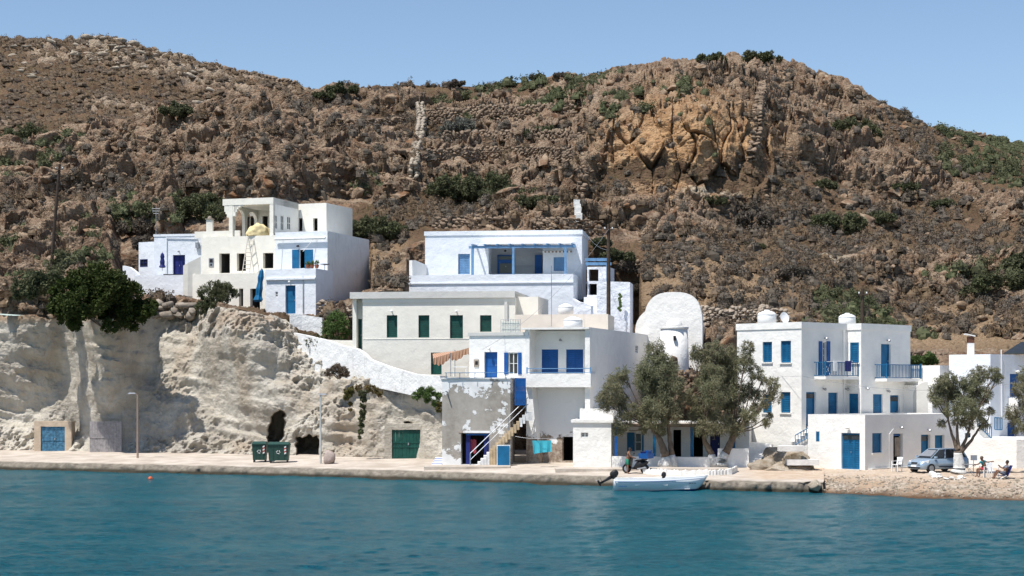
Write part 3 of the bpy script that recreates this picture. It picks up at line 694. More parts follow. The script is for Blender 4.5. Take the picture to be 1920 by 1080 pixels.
B.prism(lf, zat(513, 149), zat(600, 146), M_cream, [(0, 'open', (448, 541, 456, 585), None, op), (0, 'open', (469, 541, 487.5, 585), None, op)], par=.8, part='lower_storey_wall', dep=.45)
ribbon('stair_wall', [(343.5, 498, 553, 149.9), (352, 493, 555, 149.9), (376.5, 481, 557, 150.2)], .25, M_cream, B.root)
# loggia
Lf = quadfoot((420.5, 152.6), (512.5, 151.2), 5.2); zr = zat(372, 152); zr2 = zat(383.5, 151.8); zf = zt-.02
F = Face(Lf[0], Lf[1]); FR = Face(Lf[1], Lf[2]); FB = Face(Lf[3], Lf[2]); FL_ = Face(Lf[3], Lf[0])
mb = MB(); F.box(mb, -.15, F.L, zr2, zr, -5.2, .02)
o = mb.build('loggia_roof', M_cream, B.root)
mb = MB()
F.box(mb, F.L-.36, F.L, zf, zr2, -.3, 0); mb.build('loggia_pillar', M_cream, B.root); mb = MB()
def arch_side(F, s0, s1, z0, z1, d0, d1, mb, ar, n=10):
    """a wall piece with one arched opening"""
    w = s1-s0; r = w/2; cz = z1-ar-r*.75
    F.box(mb, s0-.18, s0, z0, z1, d0, d1)
    for i in range(n):
        t0 = math.pi*(1-i/n); t1 = math.pi*(1-(i+1)/n); xa = s0+r+r*math.cos(t0); xb = s0+r+r*math.cos(t1); za = cz+r*.75*math.sin(t0); zb_ = cz+r*.75*math.sin(t1)
        mb.hexa([F.P(xa, za, d1), F.P(xb, zb_, d1), F.P(xb, zb_, d0), F.P(xa, za, d0), F.P(xa, z1, d1), F.P(xb, z1, d1), F.P(xb, z1, d0), F.P(xa, z1, d0)])
    F.box(mb, s1, s1+.18, z0, z1, d0, d1)
F.box(mb, .45, .8, zf, zr2, -.32, 0)
for (x0, z0_, x1, z1_) in ((.0, zr2-.55, .12, zr2), (.12, zr2-.75, .25, zr2), (.25, zr2-1.05, .45, zr2)): F.box(mb, x0, x1, z0_, zr2, -.30, -.01)
for (x0, z0_) in ((.8, .95), (.93, .6), (1.08, .36), (1.28, .2), (1.55, .1)): F.box(mb, x0, x0+.27, zr2-z0_, zr2, -.29, -.02)
arch_side(FL_, .3, 2.3, zf, zr2, -.8, -.5, mb, .25); arch_side(FL_, 2.75, 4.6, zf, zr2, -.79, -.51, mb, .25)
mb.build('loggia_arches', M_cream, B.root)
mb = MB(); h3 = [FR.rect(r) for r in ((515, 403, 520, 432), (526, 404, 532, 432), (538, 406, 544.5, 431))]
h3 = [(a, b, max(c, zf+.6), d) for a, b, c, d in h3]
wall_cells(mb, FR, zf, zr-.005, h3, .3); 
F2 = Face(Lf[2], Lf[1]); 
mb.quad(FR.P(0, zf, -.3), FR.P(FR.L, zf, -.3), FR.P(FR.L, zr2, -.3), FR.P(0, zr2, -.3))
mb.build('loggia_side_wall', M_cream, B.root)
for q_ in h3: fill(FR, B.root, 'window', q_, M_cream, .12)
mb = MB(); FBi = Face((F.A-F.n*5.0).xy, (F.B-F.n*5.0).xy); hb = [FBi.rect(r) for r in ((466, 405, 484, 428), (492, 405, 502, 426))]
wall_cells(mb, FBi, zf, zr2, hb, .2); mb.build('loggia_back_wall', M_cream, B.root)
for q_ in hb: fill(FBi, B.root, 'open', q_, None, .2, deep=1.5, mat=M_shade)
uf = quadfoot((550, 156.4), (612, 155.3), 5.4)
B.prism(uf, zat(382, 156), zat(440, 156), M_cream, [(0, 'open', (559, 409, 567, 433), None, {'mat': M_shade}), (0, 'open', (587, 409, 595.5, 433), None, {'mat': M_shade})], part='upper_room_wall')
mb = MB(); a = W(381, 438, 156); F.box(mb, -3.0, 1.4, zt, zt+.55, -.4, -.2); mb.build('roof_parapet', M_cream, B.root)
mb = MB(); c_ = W(393.5, 438, 155); mb.box(c_.x-.28, c_.x+.28, c_.y-.28, c_.y+.28, zt-.3, zat(412, 155)); o = mb.build('chimney', M_cream, B.root)
mb = MB(); z_ = zat(412, 155); mb.box(c_.x-.36, c_.x+.36, c_.y-.36, c_.y+.36, z_, z_+.09); mb.lathe((c_.x, c_.y, z_+.09), [(.22, 0), (.16, .18), (.05, .24)], 8); mb.build('chimney_cap', M_stone_g, o)
# pale blue house with royal blue shutters
df = quadfoot((516, 150.4), (614, 149), 9.5)
B = Bld('whitewashed_house', 'pale bluish house right of the unfinished one, with bright blue shutters and long side wall', 'house', None, (*df[0], zat(590, 148)))
Fs, zb_, zt_ = B.prism(df, zat(433, 149), zat(600, 147), M_bluewhite, [(0, 'open', (561, 468, 571.5, 503), None, {'dep': .2})], nofront=(1,))
mb = MB(); wall_cells(mb, Fs[1], zb_, zt_, [], .3); mb.build('side_wall', M_aged, B.root)
a, b, c, d = Fs[0].rect((548, 468, 561, 503)); mb = leaf(Fs[0], B.root, a, c, d, b-a, M_blue); a, b, c, d = Fs[0].rect((571.5, 468, 587, 503)); leaf(Fs[0], B.root, a, c, d, b-a, M_blue)
F = Fs[0]; mb = MB(); a, z = F.at(518, 449); b, z2 = F.at(612, 449); mb.tube([F.P(a, z, .25), F.P(b, z, .25)], .11, 8); o = mb.build('awning', M_frame, B.root)
mb = MB()
for x, x2 in ((530, 518), (594, 575)):
    s1, _ = F.at(x, 440); s2, _ = F.at(x2, 470); mb.tube([F.P(s1, zat(444, 150), .1), F.P(s2, zat(472, 149), .8)], .025, 5)
mb.build('awning_arm', M_frame, o); lamp(F, B.root, 560, 461, M_black, .12)
F = Fs[1]; mb = MB(); F.box(mb, -.05, .35, zt_, zt_+.12, -.3, .03); 
ribbon('outer_wall', [(676, 474, 560, 158.4), (684, 476, 545, 159), (694, 508, 545, 159.5)], .3, M_aged, B.root)
ef = quadfoot((497, 147), (592, 145.6), 3.6)
Fs, _, _ = B.prism(ef, zat(504, 146), zat(605, 144), M_bluewhite, [(0, 'door', (535, 535, 554, 588), M_blue, {'n': 1}), (0, 'window', (516, 547, 521.5, 557), None, {'dep': .15})], par=.7, part='lower_storey_wall')
F = Fs[0]; mb = MB(); z = F.at(545, 523)[1]; F.box(mb, .1, F.L, z-.07, z+.07, .002, .16); mb.build('ledge', M_bluewhite, B.root); lamp(F, B.root, 544, 528, M_frame)
mb = MB(); a, _ = F.at(569, 530); mb.tube([F.P(a, zat(519, 146), .08), F.P(a, zat(588, 146), .08)], .035, 6); mb.build('drain_pipe', M_metal, B.root)
parasol(491, 504, 566, 145.3, M_blue, 1.35, 'large closed blue parasol against the corner of the lower blue door terrace', spl=.12)
mb = MB(); p = W(491, 530, 145.3)
# ladder leaning on the unfinished house
def ladder(p0, p1, w_, n, label, mt=M_wood, r=.04):
    t_ = thing('ladder', p0, label, 'ladder'); d = (p1-p0); s_ = Vector((w_/2, 0, 0)); mb = MB()
    for k in (-1, 1): m2 = MB(); m2.tube([p0+s_*k, p1+s_*k*.85], r, 5); m2.build('side_rail', mt, t_)
    for i in range(1, n): q = p0+d*i/n; m2 = MB(); m2.tube([q-s_, q+s_], r*.75, 5); m2.build('rung', mt, t_)
M_lightwood = plain('bleached wood', (.50, .46, .40), .8)
ladder(W(461, 511, 149.9), W(470.5, 444, 151.6), .62, 9, 'bleached wooden ladder leaning on the front of the unfinished cream house', M_lightwood)
ladder(W(632, 567, 152), W(619, 525, 152.8), .9, 6, 'dark old wooden ladder leaning against the streaked side wall of the pale blue house')
def tarp(c, rx, ry, rz, mt, label, seed):
    bm = bmesh.new(); bmesh.ops.create_icosphere(bm, subdivisions=4, radius=1)
    for v in bm.verts:
        p = v.co; n_ = float(fbm(np.array([p.x*1.6+seed]), np.array([p.y*1.6]), np.array([p.z*1.6]), 4, seed)[0]); p *= .55+.95*n_; p.z = max(p.z, -.35)
        v.co = (p.x*rx, p.y*ry, p.z*rz)
    me = bpy.data.meshes.new('tarpaulin_bundle'); bm.to_mesh(me); bm.free(); o = link('tarpaulin_bundle', me, None, [mt]); o.location = c; tag(o, label, 'tarpaulin'); me.polygons.foreach_set('use_smooth', [True]*len(me.polygons))
tarp(W(484, 437, 151.9), .95, .5, .72, plain('yellow canvas', (.66, .54, .30), .8, .2), 'large crumpled yellow tarpaulin bundle inside the loggia on the cream house roof', 3)
def antenna(px, y0, y1, Y, label, kind=0):
    p = W(px, y1, Y); q = W(px, y0, Y); t_ = thing('tv_antenna', p, label, 'antenna'); mb = MB(); mb.tube([p, q], .025, 5); mb.build('mast', M_metal, t_)
    if kind:
        mb = MB(); h = q.z
        for k in range(kind): mb.tube([(q.x-.35+.06*k, q.y, h-.15-.22*k), (q.x+.35-.06*k, q.y, h-.15-.22*k)], .018, 4)
        mb.tube([(q.x-.3, q.y, h-.15), (q.x-.3, q.y, h-.5)], .018, 4); mb.tube([(q.x+.3, q.y, h-.15), (q.x+.3, q.y, h-.5)], .018, 4); mb.build('aerial', M_metal, t_)
antenna(292.5, 388, 441, 157, 'antenna mast with a small aerial behind the far left bluish house', 3)
antenna(1034, 498, 612, 127, 'thin bare antenna mast on the roof left of the lower white water tank')
# ---------------------------------------------------------------- blue shuttered house with pergola
gf = quadfoot((797, 150.8), (1091, 149.2), 6.6)
B = Bld('whitewashed_house', 'wide white house on the slope with pale blue doors behind a long pergola', 'house', None, (*gf[0], zat(590, 146)))
zt = zat(433, 150)
F0 = Face(gf[0], gf[1]); ra = F0.at(916, 480)[0]; rb_ = F0.at(1018, 480)[0]; zR = F0.at(960, 460)[1]
Fs, zb_, zt_ = B.prism(gf, zt, zat(560, 148), M_bluewhite, [(0, 'shutter', (859, 476, 881, 514), M_pale), (0, 'shutter', (1038, 482, 1058.5, 508), M_pale), (0, 'open', (916, 458, 1018, 513.5), None, {'deep': 1.9, 'mat': M_bluewhite, 'dep': .25, 'wide': .0})], cap=(.35, .07, None), dep=.25)
# recessed porch wall with its own door and shutter
Fp = F0.off(1.88)
for r, kd, mt in (((933, 478, 965, 516), 'door', M_royal), ((1003, 478, 1017, 516), 'shutter', M_royal)):
    q_ = Fp.rect(r); f2 = F0.off(1.72); fill(f2, B.root, kd, (q_[0], q_[1], zat(516, 149), q_[3]), mt, .1, n=2 if kd == 'door' else 1, transom=kd == 'door')
a, b, c, d = Fp.rect((937, 494, 961, 512)); mb = MB(); F0.off(1.72).box(mb, a, b-.0, c, d, .02, .03); mb.build('door_pane', M_glass, B.root)
lamp(F0.off(1.7), B.root, 948, 470, M_black, .1)
tf = quadfoot((767, 147.6), (1075, 145.4), 3.4)
Ft, tz0, tz1 = B.prism(tf, zat(515, 146.5), zat(604, 143), M_bluewhite, par=.95, part='terrace_wall')
mb = MB(); Ft[0].box(mb, -.03, Ft[0].L+.03, Ft[0].at(800, 531)[1]-.08, Ft[0].at(800, 531)[1]+.02, .002, .09); mb.build('ledge', M_bluewhite, B.root)
ribbon('wing_wall', [(773, 488, 520, 148.5), (779, 488, 520, 149), (800, 497, 520, 150.7)], .3, M_white, B.root)
# pergola
pt = thing('pergola', W(884, 513, 148), 'pale blue timber pergola with a white canopy over the terrace of the wide sloping-site house', 'pergola')
Fq = F0; dq = 2.6
for x in (884, 962, 1061):
    s_ = (W(x, 500, 147.2).xy-F0.A.xy).dot(F0.u.xy); mb = MB(); F0.box(mb, s_-.1, s_+.1, zat(518, 147.3), zat(463, 147.3), dq-.1, dq+.1); mb.build('post', M_pale, pt)
s0 = (W(877, 463, 147.2).xy-F0.A.xy).dot(F0.u.xy); s1 = (W(1080, 463, 147.2).xy-F0.A.xy).dot(F0.u.xy); zb2 = zat(465, 147.3)
mb = MB(); F0.box(mb, s0, s1, zb2, zb2+.2, dq-.09, dq+.09); mb.build('beam', M_pale, pt)
for i in range(9):
    s_ = s0+.3+(s1-s0-.6)*i/8; mb = MB(); mb.hexa([F0.P(s_-.06, zb2+.21, dq+.35), F0.P(s_+.06, zb2+.21, dq+.35), F0.P(s_+.06, zb2+.36, .02), F0.P(s_-.06, zb2+.36, .02), F0.P(s_-.06, zb2+.34, dq+.35), F0.P(s_+.06, zb2+.34, dq+.35), F0.P(s_+.06, zb2+.49, .02), F0.P(s_-.06, zb2+.49, .02)]); mb.build('rafter', M_pale, pt)
mb = MB(); mb.hexa([F0.P(s0+.2, zb2+.35, dq+.2), F0.P(s1-.3, zb2+.35, dq+.2), F0.P(s1-.3, zb2+.62, .06), F0.P(s0+.9, zb2+.62, .06), F0.P(s0+.2, zb2+.40, dq+.2), F0.P(s1-.3, zb2+.40, dq+.2), F0.P(s1-.3, zb2+.66, .06), F0.P(s0+.9, zb2+.66, .06)]); mb.build('canopy', M_plastic, pt)
# small striped awning over right window
mb = MB(); a, b, c, d = F0.rect((1018, 471, 1073, 474)); n = 16
for i in range(n): x0 = a+(b-a)*i/n; mb.hexa([F0.P(x0, c, .3), F0.P(x0+(b-a)/n, c, .3), F0.P(x0+(b-a)/n, c, .27), F0.P(x0, c, .27), F0.P(x0, d, .3), F0.P(x0+(b-a)/n, d, .3), F0.P(x0+(b-a)/n, d, .27), F0.P(x0, d, .27)], i % 2)
mb.quad(F0.P(a, d, .3), F0.P(b, d, .3), F0.P(b, d+.12, .01), F0.P(a, d+.12, .01)); mb.build('window_awning', [M_frame, M_stone_w], B.root)
# side stair between the terrace and the bumpy white wall
M_bumpy = plaster('bumpy lime wash', (.77, .79, .84), amt=.08, bump=1.0)
st = thing('stairway', W(1098, 600, 142), 'white stairway climbing between the terrace wall and the lumpy white wall behind the utility pole', 'stairs')
mb = MB()
for i in range(12):
    y = 142.5*KY+i*.42; z0 = zat(604, 142)+i*.21; a = W(1090, 600, y).x; b_ = W(1121, 600, y).x; mb.box(a, b_, y, y+5, z0-.4, z0)
mb.build('steps', M_bumpy, st)
ribbon('stair_wall', [(1074, 560, 620, 144.4), (1084, 566, 620, 144), (1095, 568, 620, 143.5), (1108, 573, 620, 143)], .3, M_bumpy, st)
wl = ribbon('lumpy_wall', [(1119, 527, 640, 143.4), (1150, 528, 640, 143.2), (1181, 529, 640, 143.0)], 3.0, M_bumpy); tag(wl, 'tall lumpy whitewashed wall with a small cactus, right of the white stairway', 'wall')
wl = ribbon('low_wall', [(1150, 600, 640, 141.4), (1173, 602, 640, 141.2)], .8, M_bumpy); tag(wl, 'low white buttress at the foot of the lumpy white wall', 'wall')
# outbuilding with blue pergola beams
of = quadfoot((1101, 147.8), (1140, 147.4), 3)
B2 = Bld('outbuilding', 'small white outbuilding with a dark opening under pale blue beams, above the stairway', 'outbuilding', None, (*of[0], zat(560, 147)))
B2.prism(of, zat(500, 147.5), zat(600, 146), M_bumpy, [(0, 'open', (1104, 532, 1120, 553), None, {'dep': .2}), (0, 'open', (1104, 505, 1122, 527), M_dark, {'mat': M_stone_w, 'dep': .3})])
mb = MB()
for yy in (485, 495): p = W(1098, yy, 147); q = W(1146, yy, 146.6); mb.box(p.x, q.x, p.y-.1-(.5 if yy > 490 else -.8), p.y+.1-(.5 if yy > 490 else -.8), p.z-.14, p.z+.1)
mb.build('beam', M_pale, B2.root); mb = MB(); p = W(1138, 500, 146.5); mb.box(p.x-.08, p.x+.08, p.y-.5, p.y-.34, zat(545, 147), zat(497, 147)); mb.build('post', M_pale, B2.root)
# ---------------------------------------------------------------- cream house with green shutters
hf = quadfoot((680, 134.2), (966, 132.6), 9)
B = Bld('cream_house', 'long cream house with closed bottle green shutters and a grey flat roof edge', 'house', None, (*hf[0], zat(705, 132)))
zt = zat(551, 134); dp = {'n': 1}
Fs, zb_, _ = B.prism(hf, zt, zat(715, 131), M_cream, [(0, 'shutter', (725, 591, 745, 633), M_green, dp), (0, 'shutter', (784.5, 591, 805, 633), M_green, dp), (0, 'shutter', (843.5, 591, 868, 635), M_green, dp), (0, 'shutter', (900, 591, 921.5, 622), M_green, dp), (0, 'door', (808, 661, 828, 702), M_green, {'n': 1})], dep=.25)
F = Fs[0]
a = F.at(657, 555)[0]; mb = MB(); F.box(mb, a, F.L, F.at(700, 560)[1], zt+.14, -9, .22); mb.build('roof_edge', M_roof, B.root)
mb = MB(); F.box(mb, 0, F.L, F.at(700, 568)[1], F.at(700, 560)[1]-.002, .0, .09); F.box(mb, .0, F.L, F.at(800, 635.5)[1]-.02, F.at(800, 635.5)[1]+.03, .0, .025); mb.build('moulding', M_cream, B.root)
side = [F.P(a+.25, 0, -.9)[:2], F.P(0.0, 0, -.9)[:2], F.P(0.0, 0, -8)[:2], F.P(a+.25, 0, -8)[:2]]
B.prism(side, F.at(670, 560)[1]-.003, zat(690, 134), M_cream, [(0, 'door', (666, 598, 678.5, 656), M_green, {'n': 1})], part='entrance_wall', dep=.2)
mb = MB(); F.box(mb, a+.1, a+.4, zat(690, 134), F.at(670, 560)[1]-.003, -8, -.3); mb.build('entrance_side_wall', M_cream, B.root)
for x in (735, 856): lamp(F, B.root, x, 583, M_frame, .11)
xf = quadfoot((966, 133.4), (1009, 133.1), 5); B.prism(xf, zat(556, 133), zat(620, 132), M_cream, par=.3, part='roof_room_wall')
mb = MB(); s_ = F.at(949, 560)[0]; F.box(mb, s_-.12, s_+.12, zat(625, 132), F.at(700, 568)[1], .002, .14); mb.build('drain_pipe', M_roof, B.root)
wf = quadfoot((965, 130), (1140, 129), 5); c_ = Bld('roof_terrace', 'warm beige parapet block on the roofs between the cream house and the white water tanks', 'parapet', None, (*wf[0], zat(640, 130)))
c_.prism(wf, zat(590, 130), zat(700, 126), M_warm, par=.5)
# whitewashed path wall descending the slope
pw = ribbon('path_wall', [(541, 622, 650, 140.5), (575, 629, 690, 139), (613, 638, 706, 137), (640, 648, 712, 135.5), (668, 654, 716, 134), (680, 662, 718, 133.2), (692, 674, 724, 132.4), (730, 688, 732, 130.5), (776, 701, 742, 128.6), (800, 703, 745, 127.6), (832, 706, 760, 126)], .35, M_aged); tag(pw, 'long whitewashed parapet sloping down along the path below the green shuttered house', 'wall')
pw = ribbon('garden_wall', [(543, 588, 640, 141.5), (566, 590, 640, 141.5), (604, 596, 640, 141)], .3, M_aged); tag(pw, 'short white garden wall below the lower blue door, left of the oleander bush', 'wall')
pw = ribbon('garden_wall', [(615, 637, 660, 137.4), (640, 638, 662, 137), (664, 638, 664, 136.6)], .25, M_cream); tag(pw, 'low cream wall between the oleander bush and the green corner door', 'wall')
# ---------------------------------------------------------------- waterfront: peeling house with stairs and balcony
t = NT('peeling plaster')
g = t.n('NewGeometry'); zz = t.n('SeparateXYZ', {0: g.outputs['Position']}).outputs[2]
n1 = t.noise(.62, 12, .68, None, .15); n2 = t.noise(2.4, 6, .6)
bias = t.math('ADD', t.mr(zz, 5.0, 7.0, 0, .19), t.mr(zz, 3.0, 1.0, 0, .09))
f = t.mr(t.math('ADD', n1, bias), .585, .600)
cem = t.mix(t.mr(n2, .35, .65), (.26, .235, .205), (.36, .33, .29)); cem = t.mix(t.mr(t.noise(.5, 6, .6, t.pos((1, 1, .3))), .5, .7, 0, .6), cem, (.42, .39, .35))
wh = t.mix(t.mr(t.noise(1.2, 5), .35, .65), (.66, .66, .65), (.79, .79, .78))
t.bump(t.math('ADD', f, t.math('MULTIPLY', n2, .5)), .6, .06)
M_peel = t.out(t.mix(f, cem, wh), .9, Specular_IOR_Level=.1)
t = NT('crumbling base plaster')
g = t.n('NewGeometry'); zz = t.n('SeparateXYZ', {0: g.outputs['Position']}).outputs[2]
f = t.mr(t.math('ADD', t.noise(.7, 12, .68), t.mr(zz, 1.6, 4.4, -.12, .40)), .56, .575)
M_crumb = t.out(t.mix(f, t.mix(t.mr(t.noise(3, 8, .7), .4, .6), (.22, .165, .125), (.42, .36, .30)), (.78, .78, .77)), .9, Specular_IOR_Level=.1); t.bump(t.math('ADD', f, t.noise(3, 6)), .7, .08)
pf = [xy(829, 121.5), xy(957, 120.4), xy(965, 124.5), xy(840, 126)]
B = Bld('peeling_house', 'waterfront house with peeling grey plaster, royal blue doors, a balcony and an outside stair', 'house', None, (*pf[0], 1.0))
zter = zat(710, 121); zg = .7
Fs, _, _ = B.prism(pf, zter, zg, M_peel, [(0, 'open', (864, 812, 917, 871), None, {'deep': 1.5, 'dep': .35})], roofm=M_roof, part='lower_wall', dep=.35)
F = Fs[0]; a, b, c, d = F.rect((864, 812, 917, 871))
for x0, x1 in ((872, 880), (906, 916)):
    s0 = F.at(x0, 850)[0]; s1 = F.at(x1, 850)[0]; mb = MB(); F.box(mb, s0, s1, c, d-.08, -.30, -.24); mb.build('door', M_navy, B.root)
mb = MB(); s0 = F.at(872, 815)[0]; s1 = F.at(916, 815)[0]; F.box(mb, s0, s1, d-.16, d-.05, -.31, -.22); mb.build('door_frame', M_royal, B.root)
mb = MB(); s0 = F.at(877, 815)[0]; 
for i in range(5): F.box(mb, s0+.1*i, s0+.1*i+.09, c+.75+.06*(i % 3), c+1.7+.05*(i % 2), -.5-.03*(i % 2), -.45)
mb.build('curtain', plain('red cloth', (.35, .06, .08), .9), B.root)
mb = MB(); F.box(mb, a-.15, b+.12, d+.002, d+.16, .0, .03); mb.build('lintel', M_crumb, B.root)
mb = MB(); F.box(mb, -.05, F.L+.02, zter-.02, zter+.08, -4, .08); mb.build('terrace_slab', M_aged, B.root)
mb = MB(); s_, z = F.at(838, 734); mb.tube([F.P(s_, z, .02), F.P(s_+.05, z, .45)], .05, 6); mb.build('spout', M_metal, B.root)
# upper floor, left section
uf = [xy(880, 123.6), xy(990, 122.2), xy(1010, 130), xy(900, 131)]
Fu, _, _ = B.prism(uf, zat(624, 123), zter+.05, M_white, [(0, 'door', (908, 660, 932.5, 708), M_royal, {'n': 1}), (0, 'window', (953.5, 661, 971, 702), None, {'rows': 2, 'dep': .2})], cap=(.2, .10, M_roof), roofm=M_roof, part='upper_wall')
for x0, x1 in ((945.5, 953), (971.5, 978)): q_ = Fu[0].rect((x0, 661, x1, 702)); leaf(Fu[0], B.root, q_[0], q_[2], q_[3], q_[1]-q_[0], M_royal)
lamp(Fu[0], B.root, 918, 653, M_frame, .1)
mb = MB(); a, b, c, d = Fu[0].rect((889, 674, 898, 688)); Fu[0].box(mb, a, b, c, d, .0, .06); o = mb.build('meter_box', M_stone_g, B.root); mb = MB(); Fu[0].box(mb, a+.1, b-.06, c+.15, d-.12, .061, .07); mb.build('meter_dial', M_black, o)
# railing along the terrace
mb = MB(); p0 = W(834, 700, 121.2); p1 = W(963, 700, 120.2); z = zat(699, 121)
mb.tube([(p0.x, p0.y, z), (p1.x, p1.y, z)], .028, 6)
for k in (.02, .22, .44, .66, .88): q = p0.lerp(p1, k); mb.tube([(q.x, q.y, zter), (q.x, q.y, z)], .025, 5)
mb.build('terrace_railing', M_blue, B.root)
# right section with recessed balcony and long side wall
A_ = xy(988, 122.1); C_ = xy(1106, 120.8); E_ = xy(1228, 139.5)
u = (Vector(E_)-Vector(C_)).normalized(); Aw = tuple(Vector(A_)+u*.01); back = tuple(Vector(A_)+u*12)
zr = zat(617, 121); zbal = zat(703, 121)+.1; zbal0 = zat(726, 121)
F = Face(A_, C_); rec = .01
# back wall of the balcony
bw = F.off(1.5); fb = [tuple(bw.A.xy), tuple(bw.B.xy), tuple(Vector(bw.B.xy)+u*4), tuple(Vector(bw.A.xy)+u*4)]
Fb, _, _ = B.prism(fb, zr-.05, zbal-.2, M_white, [(0, 'shutter', (1015.5, 655, 1046.5, 702), M_royal, {'n': 2}), (0, 'shutter', (1061.5, 655, 1093.5, 702), M_royal, {'n': 2})], part='balcony_back_wall', dep=.15)
lamp(Fb[0], B.root, 1052, 637, M_metal, .1)
mb = MB(); F.box(mb, -.15, .18, zbal-.1, zr-.002, -1.6, -.02); mb.build('balcony_side_wall', M_white, B.root)
rf = [tuple((F.A-F.u*.35+F.n*.25).xy), tuple((F.B+F.n*.25).xy), E_, back]
B.prism(rf, zr+.12, zr, M_white, roofm=M_roof, part='roof_slab', nofront=())
mb = MB(); mb.poly([(p[0], p[1], zr-.001) for p in rf][::-1]); mb.build('roof_soffit', M_white, B.root)
sw = Face(C_, E_); mb = MB(); hs2 = [sw.rect((1129, 640.5, 1135, 655)), sw.rect((1191, 648, 1196.5, 662))]
wall_cells(mb, sw, zg-.3, zr-.002, hs2, .3); 
mb.quad(sw.P(0, zg-.3, 0), sw.P(0, zg-.3, -.35), sw.P(0, zr-.002, -.35), sw.P(0, zr-.002, 0)); mb.quad(sw.P(0, zg, -.35), sw.P(1.6, zg, -.35), sw.P(1.6, zr-.002, -.35), sw.P(0, zr-.002, -.35)); mb.build('side_wall', M_white, B.root)
for q_ in hs2: fill(sw, B.root, 'window', q_, M_frame, .2, rows=3)
# parapet rising to the rear of the side wall
# balcony slab and parapet
mb = MB(); a = F.at(990, 710)[0]; F.box(mb, -.05, F.L+.15, zbal0, zbal, -1.5, .35); o = mb.build('balcony', M_white, B.root)
rb2 = rail(F, o, F.at(990, 700)[0], F.L+.1, zbal, zat(690, 120.5), .25, M_pale, 'railing', 0)
# lower recessed wall (the building below the balcony)
lw = F.off(1.2); lf_ = [tuple((lw.A-lw.u*0).xy), tuple(lw.B.xy), tuple(Vector(lw.B.xy)+u*5), tuple(Vector(lw.A.xy)+u*5)]
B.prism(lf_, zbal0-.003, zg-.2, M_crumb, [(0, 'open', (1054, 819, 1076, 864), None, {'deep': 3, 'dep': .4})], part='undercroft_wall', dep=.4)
# buttress left of the undercroft
mb = MB(); mb.hexa([F.P(-.05, zg, .0), F.P(.9, zg, .0), F.P(.9, zg, -1.3), F.P(-.05, zg, -1.3), F.P(-.05, zbal0-.004, .0), F.P(.35, zbal0-.004, .0), F.P(.35, zbal0-.004, -1.3), F.P(-.05, zbal0-.004, -1.3)]); mb.build('buttress', M_crumb, B.root)
# stairs: from quay up to the right to the blue gate
sg = thing('outside_stair', W(893, 870, 119.8), 'yellowish stone stair with thin grey handrails rising against the peeling house', 'stairs')
mb = MB(); n = 18; p0 = W(890, 872, 120.0); p1 = W(990, 770, 121.6); zt0 = zat(772, 121.4)
for i in range(n):
    x0 = p0.x+(p1.x-p0.x)*i/n; x1 = p0.x+(p1.x-p0.x)*(i+1)/n+(.3 if i == n-1 else 0); z1 = zg+(zt0-zg)*(i+1)/n; yy = 119.55*KY+.9*i/n
    mb.box(x0, x1+.002, yy, yy+1.15, max(zg-.2, z1-.6) if i > 8 else zg-.2, z1, 0 if 4 < i < 15 else 1)
mb.build('steps', [plain('ochre steps', (.50, .38, .24), .9, .25, 2, .4), M_aged], sg)
for off in (0., 1.1):
    mb = MB(); a = Vector((p0.x-.3, 119.5*KY+off, zg+1.0)); b_ = Vector((p1.x+.0, 120.4*KY+off, zt0+1.0)); mb.tube([a, b_], .028, 5); mb.tube([a-Vector((0, 0, .45)), b_-Vector((0, 0, .45))], .022, 5)
    for k in (0, .33, .66, .97): q = a.lerp(b_, k); mb.tube([q, q-Vector((0, 0, 1.0))], .028, 5)
    mb.build('handrail', M_pale if off else M_metal, sg)
def gate(px0, py0, px1, py1, Y, label, mt, thick=.06):
    t_ = thing('gate', W(px0, py1, Y), label, 'gate'); a = W(px0, py1, Y); b_ = W(px1, py0, Y); mb = MB(); y = Y*KY; w_ = b_.x-a.x; h = b_.z-a.z
    mb.box(a.x, a.x+.12, y, y+thick, a.z, b_.z); mb.box(b_.x-.12, b_.x, y, y+thick, a.z, b_.z)
    for k in (0, .46, .93): mb.box(a.x+.12, b_.x-.12, y, y+thick, a.z+h*k, a.z+h*k+.12)
    mb.build('frame', mt, t_); mb = MB(); n = 6
    for i in range(n):
        x = a.x+.14+(w_-.28)*(i+.5)/n
        mb.box(x-.035, x+.035, y+.01, y+thick-.01, a.z+.12, b_.z-.02)
    mb.box(a.x+.12, b_.x-.12, y+.012, y+thick-.012, a.z+h*.25, a.z+h*.46); mb.box(a.x+.12, b_.x-.12, y+.012, y+thick-.012, a.z+h*.7, a.z+h*.93)
    mb.build('slats', mt, t_)
gate(965, 709, 986, 760, 120.2, 'tall slatted royal blue gate at the top of the stair beside the balcony', M_royal)
t_ = thing('cupboard_door', W(933, 873, 119.2), 'plain bright blue metal door standing at the foot of the outside stair', 'door'); a = W(933, 873, 119.3); b_ = W(955, 836, 119.3); mb = MB(); mb.box(a.x, b_.x, 124.02, 124.07, a.z+.02, b_.z); mb.build('panel', M_blue, t_)
mb = MB(); mb.box(a.x-.06, b_.x+.06, 124.071, 124.6, a.z, b_.z+.05); mb.build('meter_cabinet', M_aged, t_)
